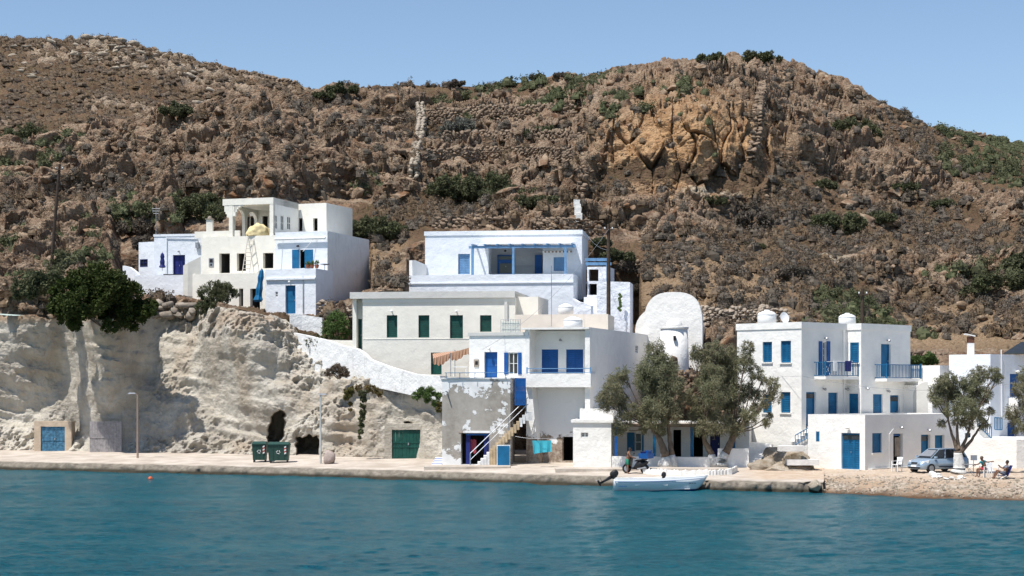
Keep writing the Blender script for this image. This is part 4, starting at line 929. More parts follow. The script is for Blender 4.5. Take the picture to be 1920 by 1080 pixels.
# kerb step in front
def kerb(x0, x1, y0, y1, Y, lab, h=.22, dpt=2.2):
    a = G(x0, y1); b_ = G(x1, y1); Y = (a.y+b_.y)/2; mb = MB(); mb.hexa([(a.x, Y, a.z-.5), (b_.x, Y, a.z-.5), (b_.x, Y+dpt, a.z-.5), (a.x, Y+dpt, a.z-.5), (a.x, Y, a.z+h), (b_.x, Y, a.z+h), (b_.x, Y+dpt, a.z+h+.03), (a.x, Y+dpt, a.z+h+.03)]); o = mb.build('pavement_step', M_quay); tag(o, lab, 'step')
kerb(796, 957, 872, 880, 118.4, 'low concrete step in front of the peeling house'); kerb(1041, 1200, 874, 884, 115.6, 'low concrete step in front of the small white harbour house', .2)
# awning on the cream house terrace
t_ = thing('awning', W(808, 702, 125), 'sagging brown striped awning over the green terrace door beside the peeling house', 'awning')
Ma = NT('brown stripe cloth'); wv = Ma.n('TexWave', {'Vector': Ma.pos(), 'Scale': 2.2}, bands_direction='X'); M_awn = Ma.out(Ma.mix(Ma.mr(wv.outputs[0], .35, .6), (.30, .13, .07), (.50, .33, .22)), .85)
mb = MB(); n = 14; a0 = W(811, 663, 130.5); a1 = W(879, 655, 130.5); c0 = W(812, 672, 124.8); c1 = W(879, 652, 124.4)
for i in range(n):
    f0, f1_ = i/n, (i+1)/n; mb.quad(c0.lerp(c1, f0), c0.lerp(c1, f1_), a0.lerp(a1, f1_), a0.lerp(a1, f0))
    for k in range(3):
        g0, g1 = f0+(f1_-f0)*k/3, f0+(f1_-f0)*(k+1)/3; h0 = .38+.25*abs(math.sin(g0*math.pi*2.2))+.05*math.sin(g0*50); h1 = .38+.25*abs(math.sin(g1*math.pi*2.2))+.05*math.sin(g1*50)
        p, q = c0.lerp(c1, g0), c0.lerp(c1, g1); w0 = Vector((0, .06*math.sin(g0*70), -h0)); w1 = Vector((0, .06*math.sin(g1*70), -h1)); mb.quad(p+w0, q+w1, q, p)
mb.build('cloth', M_awn, t_)
mb = MB(); 
for x, yy in ((853, 655), (845, 660)): p = W(x, 706, 124.6); mb.tube([p, W(x, yy+1, 124.6)], .03, 5)
mb.build('pole', M_metal, t_)
mb = MB(); p = W(862, 705, 123.8); t2 = thing('small_table', p, 'small pale table on the terrace under the brown awning', 'table'); mb.box(p.x-.5, p.x+.5, p.y-.3, p.y+.3, p.z+.62, p.z+.67); mb.build('table_top', M_plastic, t2)
for sx in (-.45, .45):
    for sy in (-.25, .25): mb = MB(); mb.tube([(p.x+sx, p.y+sy, p.z), (p.x+sx, p.y+sy, p.z+.62)], .025, 5); mb.build('leg', M_plastic, t2)
# water tanks
def tank(px, y0, y1, Y, r, label, dome=1):
    p = W(px, y1, Y); h = zat(y0, Y)-p.z; t_ = thing('water_tank', p, label, 'water tank', 'white domed water tanks on the roofs'); mb = MB()
    mb.lathe((p.x, p.y, p.z-.2), [(r, 0), (r, .2+h*.62), (r*.97, .2+h*.66)], 28); mb.build('body', M_plastic, t_, True); mb = MB()
    mb.lathe((p.x, p.y, p.z), [(r*1.03, h*.63), (r*1.0, h*.68), (r*.82, h*.80), (r*.5, h*.90), (r*.3, h*.93), (r*.28, h), (.02, h+.01)], 28); mb.build('lid', M_plastic, t_, True)
tank(1061, 569, 588, 131, .58, 'upper of the two round white tanks left of the utility pole, on the beige parapet')
tank(1074.5, 593, 615, 124.5, .68, 'lower of the two round white tanks left of the utility pole, above the balcony')
tank(1438, 581, 607, 121.6, .66, 'round white domed tank at the left of the two storey house roof, beside the dish')
tank(1588.5, 587, 609, 123, .60, 'round white tank with a lumpy top at the middle of the two storey house roof')
# wire cage tank on the roof
t_ = thing('caged_tank', W(938, 622, 128), 'white liquid tank inside a wire cage on the roof edge, above the navy blue door', 'tank'); a = W(939, 622, 128); b_ = W(976, 599, 128); mb = MB(); mb.box(a.x+.05, b_.x-.05, 133.2, 134.2, a.z-.3, b_.z-.12); mb.build('tank', plain('milky plastic', (.66, .68, .62), .5), t_)
mb = MB()
for i in range(9): x = a.x+(b_.x-a.x)*i/8; mb.tube([(x, 133.1, a.z-.3), (x, 133.1, b_.z)], .014, 4)
for k in (.1, .5, 1): z = a.z+(b_.z-a.z)*k; mb.tube([(a.x, 133.1, z), (b_.x, 133.1, z)], .014, 4)
for x in (a.x, b_.x): mb.tube([(x, 133.1, b_.z), (x, 134.2, b_.z)], .014, 4)
mb.build('cage', M_metal, t_)
# ---------------------------------------------------------------- chapel
t_ = thing('chapel', W(1250, 690, 136), 'white barrel vaulted chapel with a domed round turret, behind the left big tamarisk', 'chapel')
def arch_prof(w, h, crown, n=14):
    pts = [(-w/2, 0), (w/2, 0)]
    for i in range(n+1):
        a = math.pi*i/n; pts.append((w/2*math.cos(a)*(1 if 0 < i < n else 1), h-crown+crown*abs(math.sin(a))**.62))
    return pts
Fc = Face(xy(1207, 137.2), xy(1317, 136)); L = Fc.L; z0 = zat(700, 136); zt = zat(548, 137); sh = zat(612, 137)
pts = [(0, z0), (L, z0), (L, sh)]; 
for i in range(1, 20):
    a = math.pi*i/20; cxn = L/2; pts.append((cxn+L/2*math.copysign(abs(math.cos(a))**.72, math.cos(a)), sh+(zt-sh)*math.sin(a)**.75))
pts.append((0, sh)); mb = MB()
for d in (0, -.45): mb.poly([Fc.P(s_, z, d) for s_, z in (pts if d == 0 else pts[::-1])])
for i in range(len(pts)):
    a, b_ = pts[i], pts[(i+1) % len(pts)]; mb.quad(Fc.P(a[0], a[1], 0), Fc.P(a[0], a[1], -.45), Fc.P(b_[0], b_[1], -.45), Fc.P(b_[0], b_[1], 0))
mb.build('gable_wall', M_white, t_)
mb = MB(); Fv = Face(xy(1191, 138.5), xy(1300, 137.3)); zv = zat(572, 138); shv = zat(618, 138); L = Fv.L; pv = [(0, z0)]+[(L/2-L/2*math.cos(math.pi*i/16), shv+(zv-shv)*math.sin(math.pi*i/16)) for i in range(17)]+[(L, z0)]
for i in range(len(pv)-1): a, b_ = pv[i], pv[i+1]; mb.quad(Fv.P(a[0], a[1], 0), Fv.P(b_[0], b_[1], 0), Fv.P(b_[0], b_[1], -7), Fv.P(a[0], a[1], -7))
mb.poly([Fv.P(s_, z, 0) for s_, z in pv]); mb.build('vault', M_white, t_)
p = W(1264, 690, 134.2); mb = MB(); zc = zat(614, 134.2); mb.lathe((p.x, p.y, 0), [(1.2, p.z-4), (1.14, p.z+.5), (1.03, zc)], 36); mb.build('turret', M_white, t_, True)
mb = MB(); mb.lathe((p.x, p.y, zc), [(1.03, -.14), (1.12, -.1), (1.12, .03), (.98, .05)], 36); mb.build('turret_cornice', M_white, t_)
mb = MB(); mb.lathe((p.x, p.y, zc+.04), [(.66, 0), (.62, .22), (.5, .44), (.3, .6), (.02, .68)], 28); mb.build('dome', M_white, t_, True)
mb = MB(); q = W(1265, 634, 133.05); mb.box(q.x-.1, q.x+.1, q.y-.04, q.y+.1, q.z-.18, q.z+.18); mb.build('slit_window', M_black, t_)
# ---------------------------------------------------------------- low white harbour house with porch
lf = [xy(1074.5, 117.6), xy(1146, 117.0), xy(1160, 122), xy(1088, 123)]
B = Bld('harbour_house', 'single storey white harbour house with a porch of blue posts behind the two big tamarisks', 'house', None, (*lf[0], 1.0))
B.prism(lf, zat(788, 117), .85, M_white, [(0, 'window', (1089, 811, 1103, 820), None, {'dep': .25})], cap=(.16, .14, None))
up = [xy(1087, 119.2), xy(1150, 119), xy(1160, 124), xy(1097, 124)]; B.prism(up, zat(766, 119), zat(800, 118), M_white, par=.3, part='roof_parapet')
pf = [xy(1146, 119.4), xy(1405, 117.6), xy(1420, 124), xy(1165, 125)]
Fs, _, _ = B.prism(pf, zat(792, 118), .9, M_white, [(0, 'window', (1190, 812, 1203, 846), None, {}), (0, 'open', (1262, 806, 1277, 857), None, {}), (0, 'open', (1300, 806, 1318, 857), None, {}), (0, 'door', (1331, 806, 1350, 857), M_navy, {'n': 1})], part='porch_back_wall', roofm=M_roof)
for x0, x1 in ((1176, 1190), (1203.5, 1207)): q_ = Fs[0].rect((x0, 811, x1, 846)); leaf(Fs[0], B.root, q_[0], q_[2], q_[3], q_[1]-q_[0], M_blue)
mb = MB(); q_ = W(1150, 800, 117.3); q2 = W(1382, 800, 116.2); mb.hexa([(q_.x, 121.6, q_.z), (q2.x, 120.5, q_.z), (q2.x, 123.6, q_.z), (q_.x, 124.8, q_.z), (q_.x, 121.6, q_.z+.18), (q2.x, 120.5, q_.z+.18), (q2.x, 123.6, q_.z+.2), (q_.x, 124.8, q_.z+.2)]); mb.build('porch_roof', M_stone_w, B.root)
for x in (1155, 1227, 1297, 1376): p = W(x, 860, 117.0-(x-1155)*.004); mb = MB(); mb.box(p.x-.09, p.x+.09, p.y-.09, p.y+.09, 1.0, q_.z-.002); mb.build('porch_post', M_royal if x == 1155 else M_blue, B.root)
ribbon('porch_wall', [(1147, 856, 882, 116.3), (1200, 856, 882, 116.0), (1300, 857, 884, 115.5), (1345, 857, 884, 115.3), (1346, 841, 884, 115.3), (1404, 841, 884, 115.0)], .5, M_white, B.root)
M_ramp = M_white
mb = MB(); a = W(1404, 800, 117.5); b_ = W(1404, 878, 115.2); c_ = W(1440, 838, 117); e_ = W(1400, 880, 114.6)
rp_ = thing('ramp_wall', W(1410, 878, 115), 'white plastered ramp sloping down beside the right end of the porch house', 'ramp')
mb.hexa([W(1378, 882, 115.2), W(1408, 882, 114.8), W(1448, 838, 117.6), W(1404, 838, 118.5), W(1378, 872, 115.6), W(1402, 874, 115.1), W(1446, 832, 117.9), W(1404, 828, 118.6)]); mb.build('ramp', M_white, rp_)
# ---------------------------------------------------------------- two storey house at the right
A = (14.93*KY, 120.3*KY); Cc = (18.6*KY, 116.5*KY)
uL = (Vector(Cc)-Vector(A)).normalized(); uR = Vector((-uL.y, uL.x))
R1 = Vector(Cc)+uR*4.95*KY; k = .86
R2 = R1+uL*1.12*KY; E2 = R2+uR*5.7*KY
def px_of(p): return 960+F_PX*p[0]/p[1]
foot = [A, Cc, tuple(R1), tuple(R2), tuple(E2), tuple(E2-uL*6), tuple(Vector(A)+uR*9)]
B = Bld('two_storey_house', 'large two storey white house with blue shutters, two blue balconies and two roof tanks', 'house', None, (*Cc, 1.0))
zt = zat(604, 116.5); zb = .8
sl = {'n': 1, 'dep': .22}
ops = [(0, 'shutter', (1430, 641, 1447.5, 679), M_blue, {'n': 2, 'sill': 1, 'dep': .22}), (0, 'shutter', (1464, 639, 1483, 680), M_blue, {'n': 2, 'sill': 1, 'dep': .22}), (0, 'shutter', (1464, 735, 1482, 774), M_blue, {'n': 1, 'sill': 1, 'dep': .22}), (0, 'shutter', (1430, 740, 1447, 774), M_blue, {'n': 1, 'sill': 1, 'dep': .22}),
       (1, 'window', (1541, 641, 1549.5, 704), None, {'rows': 5, 'dep': .22}), (1, 'door', (1511.5, 735, 1530, 815), M_blue, {'n': 1, 'transom': 1}), (1, 'shutter', (1553, 736, 1571, 776), M_blue, sl),
       (2, 'shutter', (1594, 642, 1610.5, 680), M_blue, {'n': 1, 'dep': .12, 'sill': 1}), (2, 'shutter', (1592.5, 738, 1609, 776), M_blue, {'n': 1, 'dep': .12}),
       (3, 'door', (1652, 645, 1670, 706), M_blue, {'n': 1}), (3, 'shutter', (1637, 739, 1655, 778), M_blue, sl), (3, 'door', (1669, 741, 1687, 800), M_blue, {'n': 1, 'transom': 1})]
Fs, _, _ = B.prism(foot, zt, zb, M_white, ops, cap=(.42, .06, None), dep=.25, roofm=M_roof)
for x0, x1 in ((1535, 1541), (1549.5, 1556)): q_ = Fs[1].rect((x0, 640, x1, 704)); leaf(Fs[1], B.root, q_[0], q_[2], q_[3], q_[1]-q_[0], M_royal)
for i, x, y in ((1, 1546, 634), (1, 1543, 729), (3, 1663, 638), (3, 1663, 733), (1, 1585, 729), (3, 1623, 728)): lamp(Fs[i], B.root, x, y, M_metal, .1)
mb = MB(); s_ = Fs[1].at(1581, 700)[0]; mb.tube([Fs[1].P(s_, zt-.4, .06), Fs[1].P(s_, zb, .06)], .04, 6); mb.build('drain_pipe', M_plastic, B.root)
for Fi, x0, x1, ys, dpt in ((Fs[1], 1526, 1590, 706, 1.0), (Fs[3], 1640, 1706, 710, 1.0)):
    s0 = max(.2, Fi.at(x0, 700)[0]); s1 = min(Fi.L+.05, Fi.at(x1, 700)[0]); z = Fi.at((x0+x1)/2, ys)[1]; mb = MB(); Fi.box(mb, s0, s1, z-.2, z, -.02, dpt); o = mb.build('balcony', M_white, B.root)
    rail(Fi, o, s0+.05, s1-.05, z, z+.98, dpt-.06, M_blue, 'railing', .17, .03)
    for e in (s0+.04, s1-.04):
        mb = MB(); Fi.box(mb, e-.025, e+.025, z+.93, z+.98, 0, dpt-.1); Fi.box(mb, e-.025, e+.025, z+.05, z+.09, 0, dpt-.1)
        for j in range(1, 6): Fi.box(mb, e-.02, e+.02, z+.09, z+.93, dpt*j/6-.02, dpt*j/6+.02)
        mb.build('side_railing', M_blue, o)
Fi = Fs[1]; z = Fi.at(1558, 706)[1]
t_ = thing('drying_rack', Fi.P(Fi.L*.55, z, .5), 'white folding drying rack with towels on the left balcony of the two storey house', 'drying rack')
mb = MB(); s0, s1 = Fi.L*.42, Fi.L*.9
for j in range(5): mb.tube([Fi.P(s0, z+1.0, .35+.12*j), Fi.P(s1, z+1.05, .35+.12*j)], .012, 4)
for s_ in (s0, s1): mb.tube([Fi.P(s_, z+1.0, .3), Fi.P(s_, z, .8)], .015, 4); mb.tube([Fi.P(s_, z+1.0, .85), Fi.P(s_, z, .3)], .015, 4)
mb.build('frame', M_plastic, t_); 
for nm, f, w_, mt in (('white_towel', .0, .42, M_plastic), ('blue_towel', .55, .7, M_navy)):
    mb = MB(); s_ = s0+(s1-s0)*f; 
    for j in range(5):
        x0 = s_+w_*j/5; dd_ = .02*(j % 2)
        mb.hexa([Fi.P(x0, z+.35, 1.02+dd_), Fi.P(x0+w_/5, z+.35, 1.02+dd_), Fi.P(x0+w_/5, z+.35, 1.0), Fi.P(x0, z+.35, 1.0), Fi.P(x0, z+1.06, 1.03+dd_), Fi.P(x0+w_/5, z+1.06, 1.03+dd_), Fi.P(x0+w_/5, z+1.06, .99), Fi.P(x0, z+1.06, .99)])
    tw = mb.build('towel', mt); tag(tw, ('white towel' if f == 0 else 'dark blue cloth')+' hanging over the left balcony railing of the two storey house', 'towel')
# ground floor block with terrace
C2 = Vector(xy(1622, 111.6)); A2 = C2-uL*4.5; E3 = C2+uR*10.6
foot2 = [tuple(A2), tuple(C2), tuple(E3), tuple(E3-uL*5), tuple(A2+uR*7)]
zt2 = zat(778, 111.6)
ops = [(0, 'door', (1577.5, 812, 1612, 880), M_blue, {'n': 3, 'slat': 1, 'dep': .22, 'transom': 1}), (0, 'shutter', (1530, 809, 1536.5, 828), M_blue, {'n': 1, 'dep': .12}),
       (1, 'shutter', (1635.5, 812, 1654, 849), M_blue, {'n': 1, 'dep': .22, 'sill': 1}), (1, 'open', (1675, 813, 1693, 881), None, {'deep': 2}), (1, 'door', (1727, 815, 1744.5, 872), M_blue, {'n': 1, 'transom': 1}), (1, 'door', (1753, 816, 1771, 872), M_blue, {'n': 1})]
B = Bld('ground_floor_block', 'one storey white block with roof terrace and wide blue door below the two storey house', 'house', None, (*C2, 1.0))
Fg, _, _ = B.prism(foot2, zt2, .6, M_white, ops, par=.9, dep=.3)
q_ = Fg[1].rect((1675, 813, 1681, 881)); fr = MB(); Fg[1].box(fr, q_[0], q_[1]-.1, .95, q_[3]-.03, -.28, -.2); fr.build('door', M_blue, B.root)
q2 = Fg[1].rect((1675, 813, 1693, 881)); cb = MB(); Fg[1].box(cb, q2[0]+.05, q2[1]-.05, q2[3]-.16, q2[3]-.04, -.27, -.2); cb.build('door_frame', M_royal, B.root)
mb = MB(); 
for j in range(5): x0 = q2[0]+(q2[1]-q2[0])*(.35+.1*j); Fg[1].box(mb, x0, x0+.1, 1.7+.05*(j % 2), q2[3]-.25, -.17-.03*(j % 2), -.14)
mb.build('curtain', M_stone_g, B.root)
lamp(Fg[0], B.root, 1592, 801, M_frame, .14); lamp(Fg[1], B.root, 1687, 801, M_metal, .1); lamp(Fg[1], B.root, 1739, 806, M_metal, .1)
mb = MB(); s_ = Fg[1].at(1666, 840)[0]; s2 = Fg[1].at(1674, 810)[0]; mb.tube([Fg[1].P(s_, 1.0, .05), Fg[1].P(s_, zat(815, 112), .05), Fg[1].P(s2, zat(805, 112), .05)], .02, 5); mb.build('drain_pipe', M_plastic, B.root)
mb = MB(); Fg[1].box(mb, .3, Fg[1].L, .8, 1.03, 0, .35); mb.build('doorstep', M_roof, B.root); mb = MB(); Fg[0].box(mb, Fg[0].at(1575, 880)[0], Fg[0].L-.15, .8, zat(880, 112), 0, .4); mb.build('doorstep', M_roof, B.root)
# stair with blue railing beside the block
t_ = thing('stair_flight', W(1510, 835, 116), 'small white stair with a blue balustrade left of the one storey block', 'stairs')
mb = MB(); n = 6; a = W(1489, 834, 115.8); b_ = W(1524, 800, 116.0); dv = Vector((b_.x-a.x, 0, b_.z-a.z))
for i in range(n): mb.box(a.x+dv.x*i/n, b_.x+.8, 120.0, 121.8, a.z-1.0 if i == 0 else a.z+dv.z*i/n, a.z+dv.z*(i+1)/n)
mb.build('steps', M_white, t_); mb = MB(); a2 = W(1491, 816, 115.3); b2 = W(1523, 798, 115.3); dn_ = Vector((0, 0, -.75)); mb.tube([a2, b2], .035, 5); mb.tube([a2+dn_*.85, b2+dn_*.85], .03, 5)
for i in range(7): q = a2.lerp(b2, i/6); mb.tube([q, q+dn_*(1.1 if i in (0, 6) else .85)], .028, 5)
mb.build('balustrade', M_blue, t_)
# link building with arch niche
C3 = Vector(xy(1762, 121.5)); A3 = C3-uL*2.6; E4 = C3+uR*5
B = Bld('link_building', 'low white building with rounded niche between the two storey and corner houses', 'house', None, (*C3, 1.0))
B.prism([tuple(A3), tuple(C3), tuple(E4), tuple(E4-uL*4), tuple(A3+uR*4)], zat(685, 121.5), zat(718, 121.5), M_white, par=.5, part='parapet_wall')
C4 = Vector(xy(1748, 121)); A4 = C4-uL*3.4; E5 = C4+uR*7; ff = [tuple(A4), tuple(C4), tuple(E5), tuple(E5-uL*4), tuple(A4+uR*5)]
Fl, _, _ = B.prism(ff, zat(722, 121), 1.0, M_white); mb = MB(); F = Fl[0]
pb = MB(); q_ = W(1708, 716, 119.5); C5 = C4+Vector((.9, -.6)); A5 = C5-uL*4.5
B.prism([tuple(A5), tuple(C5), tuple(C5+uR*5), tuple(A5+uR*5)], zat(715, 121), zat(722, 121), M_white, part='roof_slab')
mb = MB(); ps = []; s0, s1 = F.at(1712, 770)[0], F.at(1740, 770)[0]; zc = zat(742, 120)
for i in range(9): a = math.pi*(1-i/16); ps.append((s1+(s1-s0)*math.cos(a), zc+(s1-s0)*.8*math.sin(a)))
pl = [(s1, zat(800, 120)), (s1, ps[-1][1])]+ps[::-1]+[(s0, zat(800, 120))]; mb.poly([F.P(x, z, .006) for x, z in pl][::-1]); mb.build('niche', M_roof, B.root)
# corner house at the right edge
C6 = Vector(xy(1857, 119)); A6 = C6-uL*3.25; E6 = C6+uR*7
B = Bld('corner_house', 'white corner house at the right edge with outside stairs and a rusty chimney', 'house', None, (*C6, 1.0))
Fk, _, _ = B.prism([tuple(A6), tuple(C6), tuple(E6), tuple(E6-uL*5), tuple(A6+uR*6)], zat(664, 119), .9, M_bluewhite, [(1, 'door', (1893.5, 701, 1913, 744), M_royal, {'n': 1}), (1, 'door', (1889, 792, 1905, 824), M_royal, {'n': 1}), (0, 'shutter', (1809, 812, 1825, 849), M_blue, {'n': 1}), (0, 'window', (1826, 701, 1836, 720), None, {})], part='wall', dep=.25)
mb = MB(); 
for x in (1876, 1882): s_ = Fk[1].at(x, 700)[0]; mb.tube([Fk[1].P(s_, zat(655, 119) if x < 1880 else zat(675, 119), .06), Fk[1].P(s_, zat(783, 119), .06)], .04, 6)
mb.build('drain_pipe', M_plastic, B.root); lamp(Fk[1], B.root, 1904, 696, M_frame, .14)
s0, z0 = Fk[1].at(1889, 746); s1, _ = Fk[1].at(1909, 746); mb = MB(); Fk[1].box(mb, s0, s1, zat(773, 119), z0, .0, .8); mb.build('landing', M_white, B.root)
# terrace platform and stairs in front
tz = zat(822, 115); T0 = xy(1809, 114.6); T1 = xy(1906, 112.6); T2 = xy(1990, 113.6)
B.prism([T0, T1, T2, xy(1990, 119), xy(1830, 120)], tz, .7, M_white, part='terrace_wall')
mb = MB(); 
for i in range(8): a = W(1822+i*4.5, 0, 116); mb.box(W(1826, 0, 115.5).x, W(1858-i*4.4, 0, 115.5).x, 119.8, 121.0, tz+.18*i, tz+.18*(i+1))
mb.build('stair', M_white, B.root)
mb = MB(); a = W(1833, 794, 115); b_ = W(1858, 824, 115); 
for p, q, nn in ((W(1833, 796, 115), W(1859, 823, 115), 7), (W(1865, 805, 114.6), W(1879, 806, 114.6), 5)):
    h = Vector((0, 0, .78)); mb.tube([p+h, q+h], .03, 5); mb.tube([p, q], .03, 5)
    for i in range(nn+1): r_ = p.lerp(q, i/nn); mb.tube([r_, r_+h], .03, 5)
mb.build('stair_railing', M_blue, B.root)
ch = W(1820, 665, 121); mb = MB(); mb.box(ch.x-.2, ch.x+.2, ch.y-.2, ch.y+.2, ch.z-.2, zat(643, 121)); o = mb.build('chimney', M_white, B.root); mb = MB(); mb.box(ch.x-.21, ch.x+.21, ch.y-.21, ch.y+.21, zat(643, 121), zat(631, 121)); mb.build('rusty_flue', plain('rust', (.12, .05, .03), .8), o)
mb = MB(); z = zat(630, 121); mb.hexa([(ch.x-.42, ch.y-.3, z+.1), (ch.x+.26, ch.y-.3, z-.06), (ch.x+.26, ch.y+.3, z-.06), (ch.x-.42, ch.y+.3, z+.1), (ch.x-.42, ch.y-.3, z+.17), (ch.x+.26, ch.y-.3, z+.02), (ch.x+.26, ch.y+.3, z+.02), (ch.x-.42, ch.y+.3, z+.17)]); mb.build('cowl', M_white, o)
t_ = thing('solar_water_heater', W(1900, 664, 121), 'tilted solar panel frame on the corner house roof at the right edge', 'solar panel'); mb = MB(); p0 = W(1882, 664, 121); p1 = W(1915, 643, 122.5); mb.hexa([p0, (p1.x+1, p0.y, p0.z), (p1.x+1, p1.y, p1.z), (p1.x, p1.y, p1.z), p0+Vector((0, 0, .08)), (p1.x+1, p0.y, p0.z+.08), (p1.x+1, p1.y, p1.z+.08), (p1.x, p1.y, p1.z+.08)]); mb.build('panel', M_glass, t_)
mb = MB(); mb.tube([(p1.x, p1.y, p0.z), p1], .03, 5); mb.tube([(p1.x+1, p1.y, p0.z), (p1.x+1, p1.y, p1.z)], .03, 5); mb.build('stand', M_metal, t_)
# ---------------------------------------------------------------- rocks and vegetation
def rockmesh(seed, sub, flat=.8, n=14, hl=(.42, .78)):
    bm = bmesh.new(); bmesh.ops.create_icosphere(bm, subdivisions=sub, radius=1); V = np.array([v.co[:] for v in bm.verts]); Fc = np.array([[v.index for v in f.verts] for f in bm.faces]); bm.free()
    rs = np.random.RandomState(seed)
    for k in range(n):
        d = rs.normal(size=3); d /= np.linalg.norm(d); h = rs.uniform(*hl); t_ = V@d; m = t_ > h; V[m] -= np.outer(t_[m]-h, d)
    V += (vn(V[:, 0]*2.5+seed, V[:, 1]*2.5, V[:, 2]*2.5, seed)[:, None]-.5)*.22*V
    if sub > 2: V += (vn(V[:, 0]*7+seed, V[:, 1]*7, V[:, 2]*7, seed)[:, None]-.5)*.10*V
    V *= rs.uniform(.75, 1.25, 3); V[:, 2] *= flat; return V, Fc
def rotm(rs, tilt=.5):
    a = rs.uniform(0, 6.28); b, c = rs.uniform(-tilt, tilt, 2)
    return np.array(Matrix.Rotation(b, 3, 'X') @ Matrix.Rotation(c, 3, 'Y') @ Matrix.Rotation(a, 3, 'Z'))
t = NT('hill boulder')
n1, n2, n3 = t.noise(.33, 3), t.noise(1.6, 8, .7), t.noise(.7, 5)
c = t.mix(t.mr(n1, .38, .62), (.10, .062, .042), (.26, .18, .12)); c = t.mix(t.mr(n2, .45, .62, 0, .7), c, (.42, .33, .24)); c = t.mix(t.mr(n3, .56, .66, 0, .75), c, (.18, .085, .04))
t.bump(t.noise(3.5, 10, .75), 1, .15); M_rock = t.out(c, .95, Specular_IOR_Level=.05)
t = NT('pale boulder'); c = t.mix(t.mr(t.noise(1.2, 8, .7), .38, .62), (.26, .215, .165), (.46, .40, .32)); t.bump(t.noise(3.5, 10, .75), 1, .15); M_prock = t.out(c, .95, Specular_IOR_Level=.05)
def leafmat(name, c1, c2, c3=None, tr=.25):
    t = NT(name); r_ = t.n('NewGeometry').outputs['Random Per Island']; c = t.mix(r_, c1, c2); c = t.mix(t.mr(t.noise(.3, 3), .4, .6, 0, .6), c, c3 or c2)
    t.set(t.b.inputs['Base Color'], c); t.b.inputs['Roughness'].default_value = .7; t.b.inputs['Specular IOR Level'].default_value = .15
    tl = t.n('BsdfTranslucent', {'Color': c}); mx = t.n('MixShader', {0: tr}); t.t.links.new(t.b.outputs[0], mx.inputs[1]); t.t.links.new(tl.outputs[0], mx.inputs[2]); t.t.links.new(mx.outputs[0], t.t.nodes['Material Output'].inputs[0]); return t.m
ML = {'dry': leafmat('dry scrub', (.10, .075, .055), (.20, .155, .115), (.22, .15, .085)), 'grey': leafmat('grey thorn scrub', (.10, .085, .068), (.19, .16, .13), (.11, .09, .065)),
      'green': leafmat('green scrub', (.05, .065, .03), (.15, .16, .08), (.10, .10, .055)), 'silver': leafmat('silver scrub', (.11, .115, .095), (.20, .20, .17)),
      'dark': leafmat('dark evergreen', (.02, .033, .008), (.07, .092, .02), (.045, .058, .015), .2), 'tam': leafmat('tamarisk leaf', (.14, .15, .08), (.32, .32, .20), (.25, .22, .14), .42),
      'fresh': leafmat('fresh green leaf', (.05, .09, .025), (.13, .19, .06)), 'red': leafmat('russet succulent', (.13, .075, .03), (.19, .14, .06), (.10, .12, .03))}
M_bark = plain('tamarisk bark', (.15, .115, .085), .95, .4, 5, .8); M_wbark = plain('white painted bark', (.62, .61, .58), .9, .25, 5, .8)
def leaves(cs, rs_, n, ln, wd, rs, droop=0., shell=.45):
    """n sprigs (thin triangles pairs) spread through ball clumps cs (k,3) with radii rs_"""
    cs = np.asarray(cs, float); rs_ = np.asarray(rs_, float); w_ = rs_**2; k = rs.choice(len(cs), n, p=w_/w_.sum())
    sub = rs.normal(size=(len(cs), 26, 3)); sub /= np.linalg.norm(sub, axis=2, keepdims=True); sub *= (rs.uniform(.25, 1, (len(cs), 26, 1))**.6)
    j = rs.randint(0, 26, n); d = rs.normal(size=(n, 3)); d /= np.linalg.norm(d, axis=1, keepdims=True)
    P = cs[k]+rs_[k, None]*(sub[k, j]*.82+d*(rs.uniform(0, 1, (n, 1))**.5)*.30)
    u = rs.normal(size=(n, 3))+sub[k, j]*.9; u[:, 2] -= droop; u /= np.linalg.norm(u, axis=1, keepdims=True)
    v = np.cross(u, rs.normal(size=(n, 3))); v /= np.linalg.norm(v, axis=1, keepdims=True)
    L = (ln*rs.uniform(.6, 1.3, n))[:, None]; Wd = (wd*rs.uniform(.6, 1.3, n))[:, None]
    V = np.stack([P-u*L*.5, P+v*Wd*.5, P+u*L*.5, P-v*Wd*.5], 1).reshape(-1, 3); return V, np.arange(4*n).reshape(-1, 4)
def shrub_proto(seed, n, flat=.8):
    rs = np.random.RandomState(seed); k = 5; cs = np.c_[rs.uniform(-.5, .5, (k, 2)), rs.uniform(.25, .75, k)]*np.array([1, 1, flat]); r_ = rs.uniform(.4, .6, k)
    V, Fc = leaves(cs, r_*.95, n, .20, .095, rs, -.2); V[:, 2] = np.maximum(V[:, 2], -.15)
    Q = []; A_ = np.linspace(0, 2*np.pi, 11); B_ = np.linspace(-.2, np.pi/2, 6)
    def sp(a, b): r = .50*(1+.5*(float(vn(np.array([math.cos(a)*1.7+seed]), np.array([math.sin(a)*1.7]), np.array([b*1.5]), seed)[0])-.5)*2); return (r*math.cos(a)*math.cos(b), r*math.sin(a)*math.cos(b), r*flat*1.3*math.sin(b))
    for i in range(10):
        for j in range(5): Q += [sp(A_[i], B_[j]), sp(A_[i+1] if i < 9 else A_[0], B_[j]), sp(A_[i+1] if i < 9 else A_[0], B_[j+1]), sp(A_[i], B_[j+1])]
    V = np.concatenate([np.array(Q), V]); return V, np.arange(len(V)).reshape(-1, 4)
def inst(name, me, loc, sc, rz, label, cat, group, mats=None):
    o = bpy.data.objects.new(name, me); COL.objects.link(o); o.location = loc; o.scale = sc; o.rotation_euler = (0, 0, rz); tag(o, label, cat, group); return o
def mkmesh(nm, V, Fc, mat, smooth=False):
    o = npmesh(nm, V, Fc, mat, smooth=smooth); me = o.data; bpy.data.objects.remove(o); return me
rs = np.random.RandomState(21)
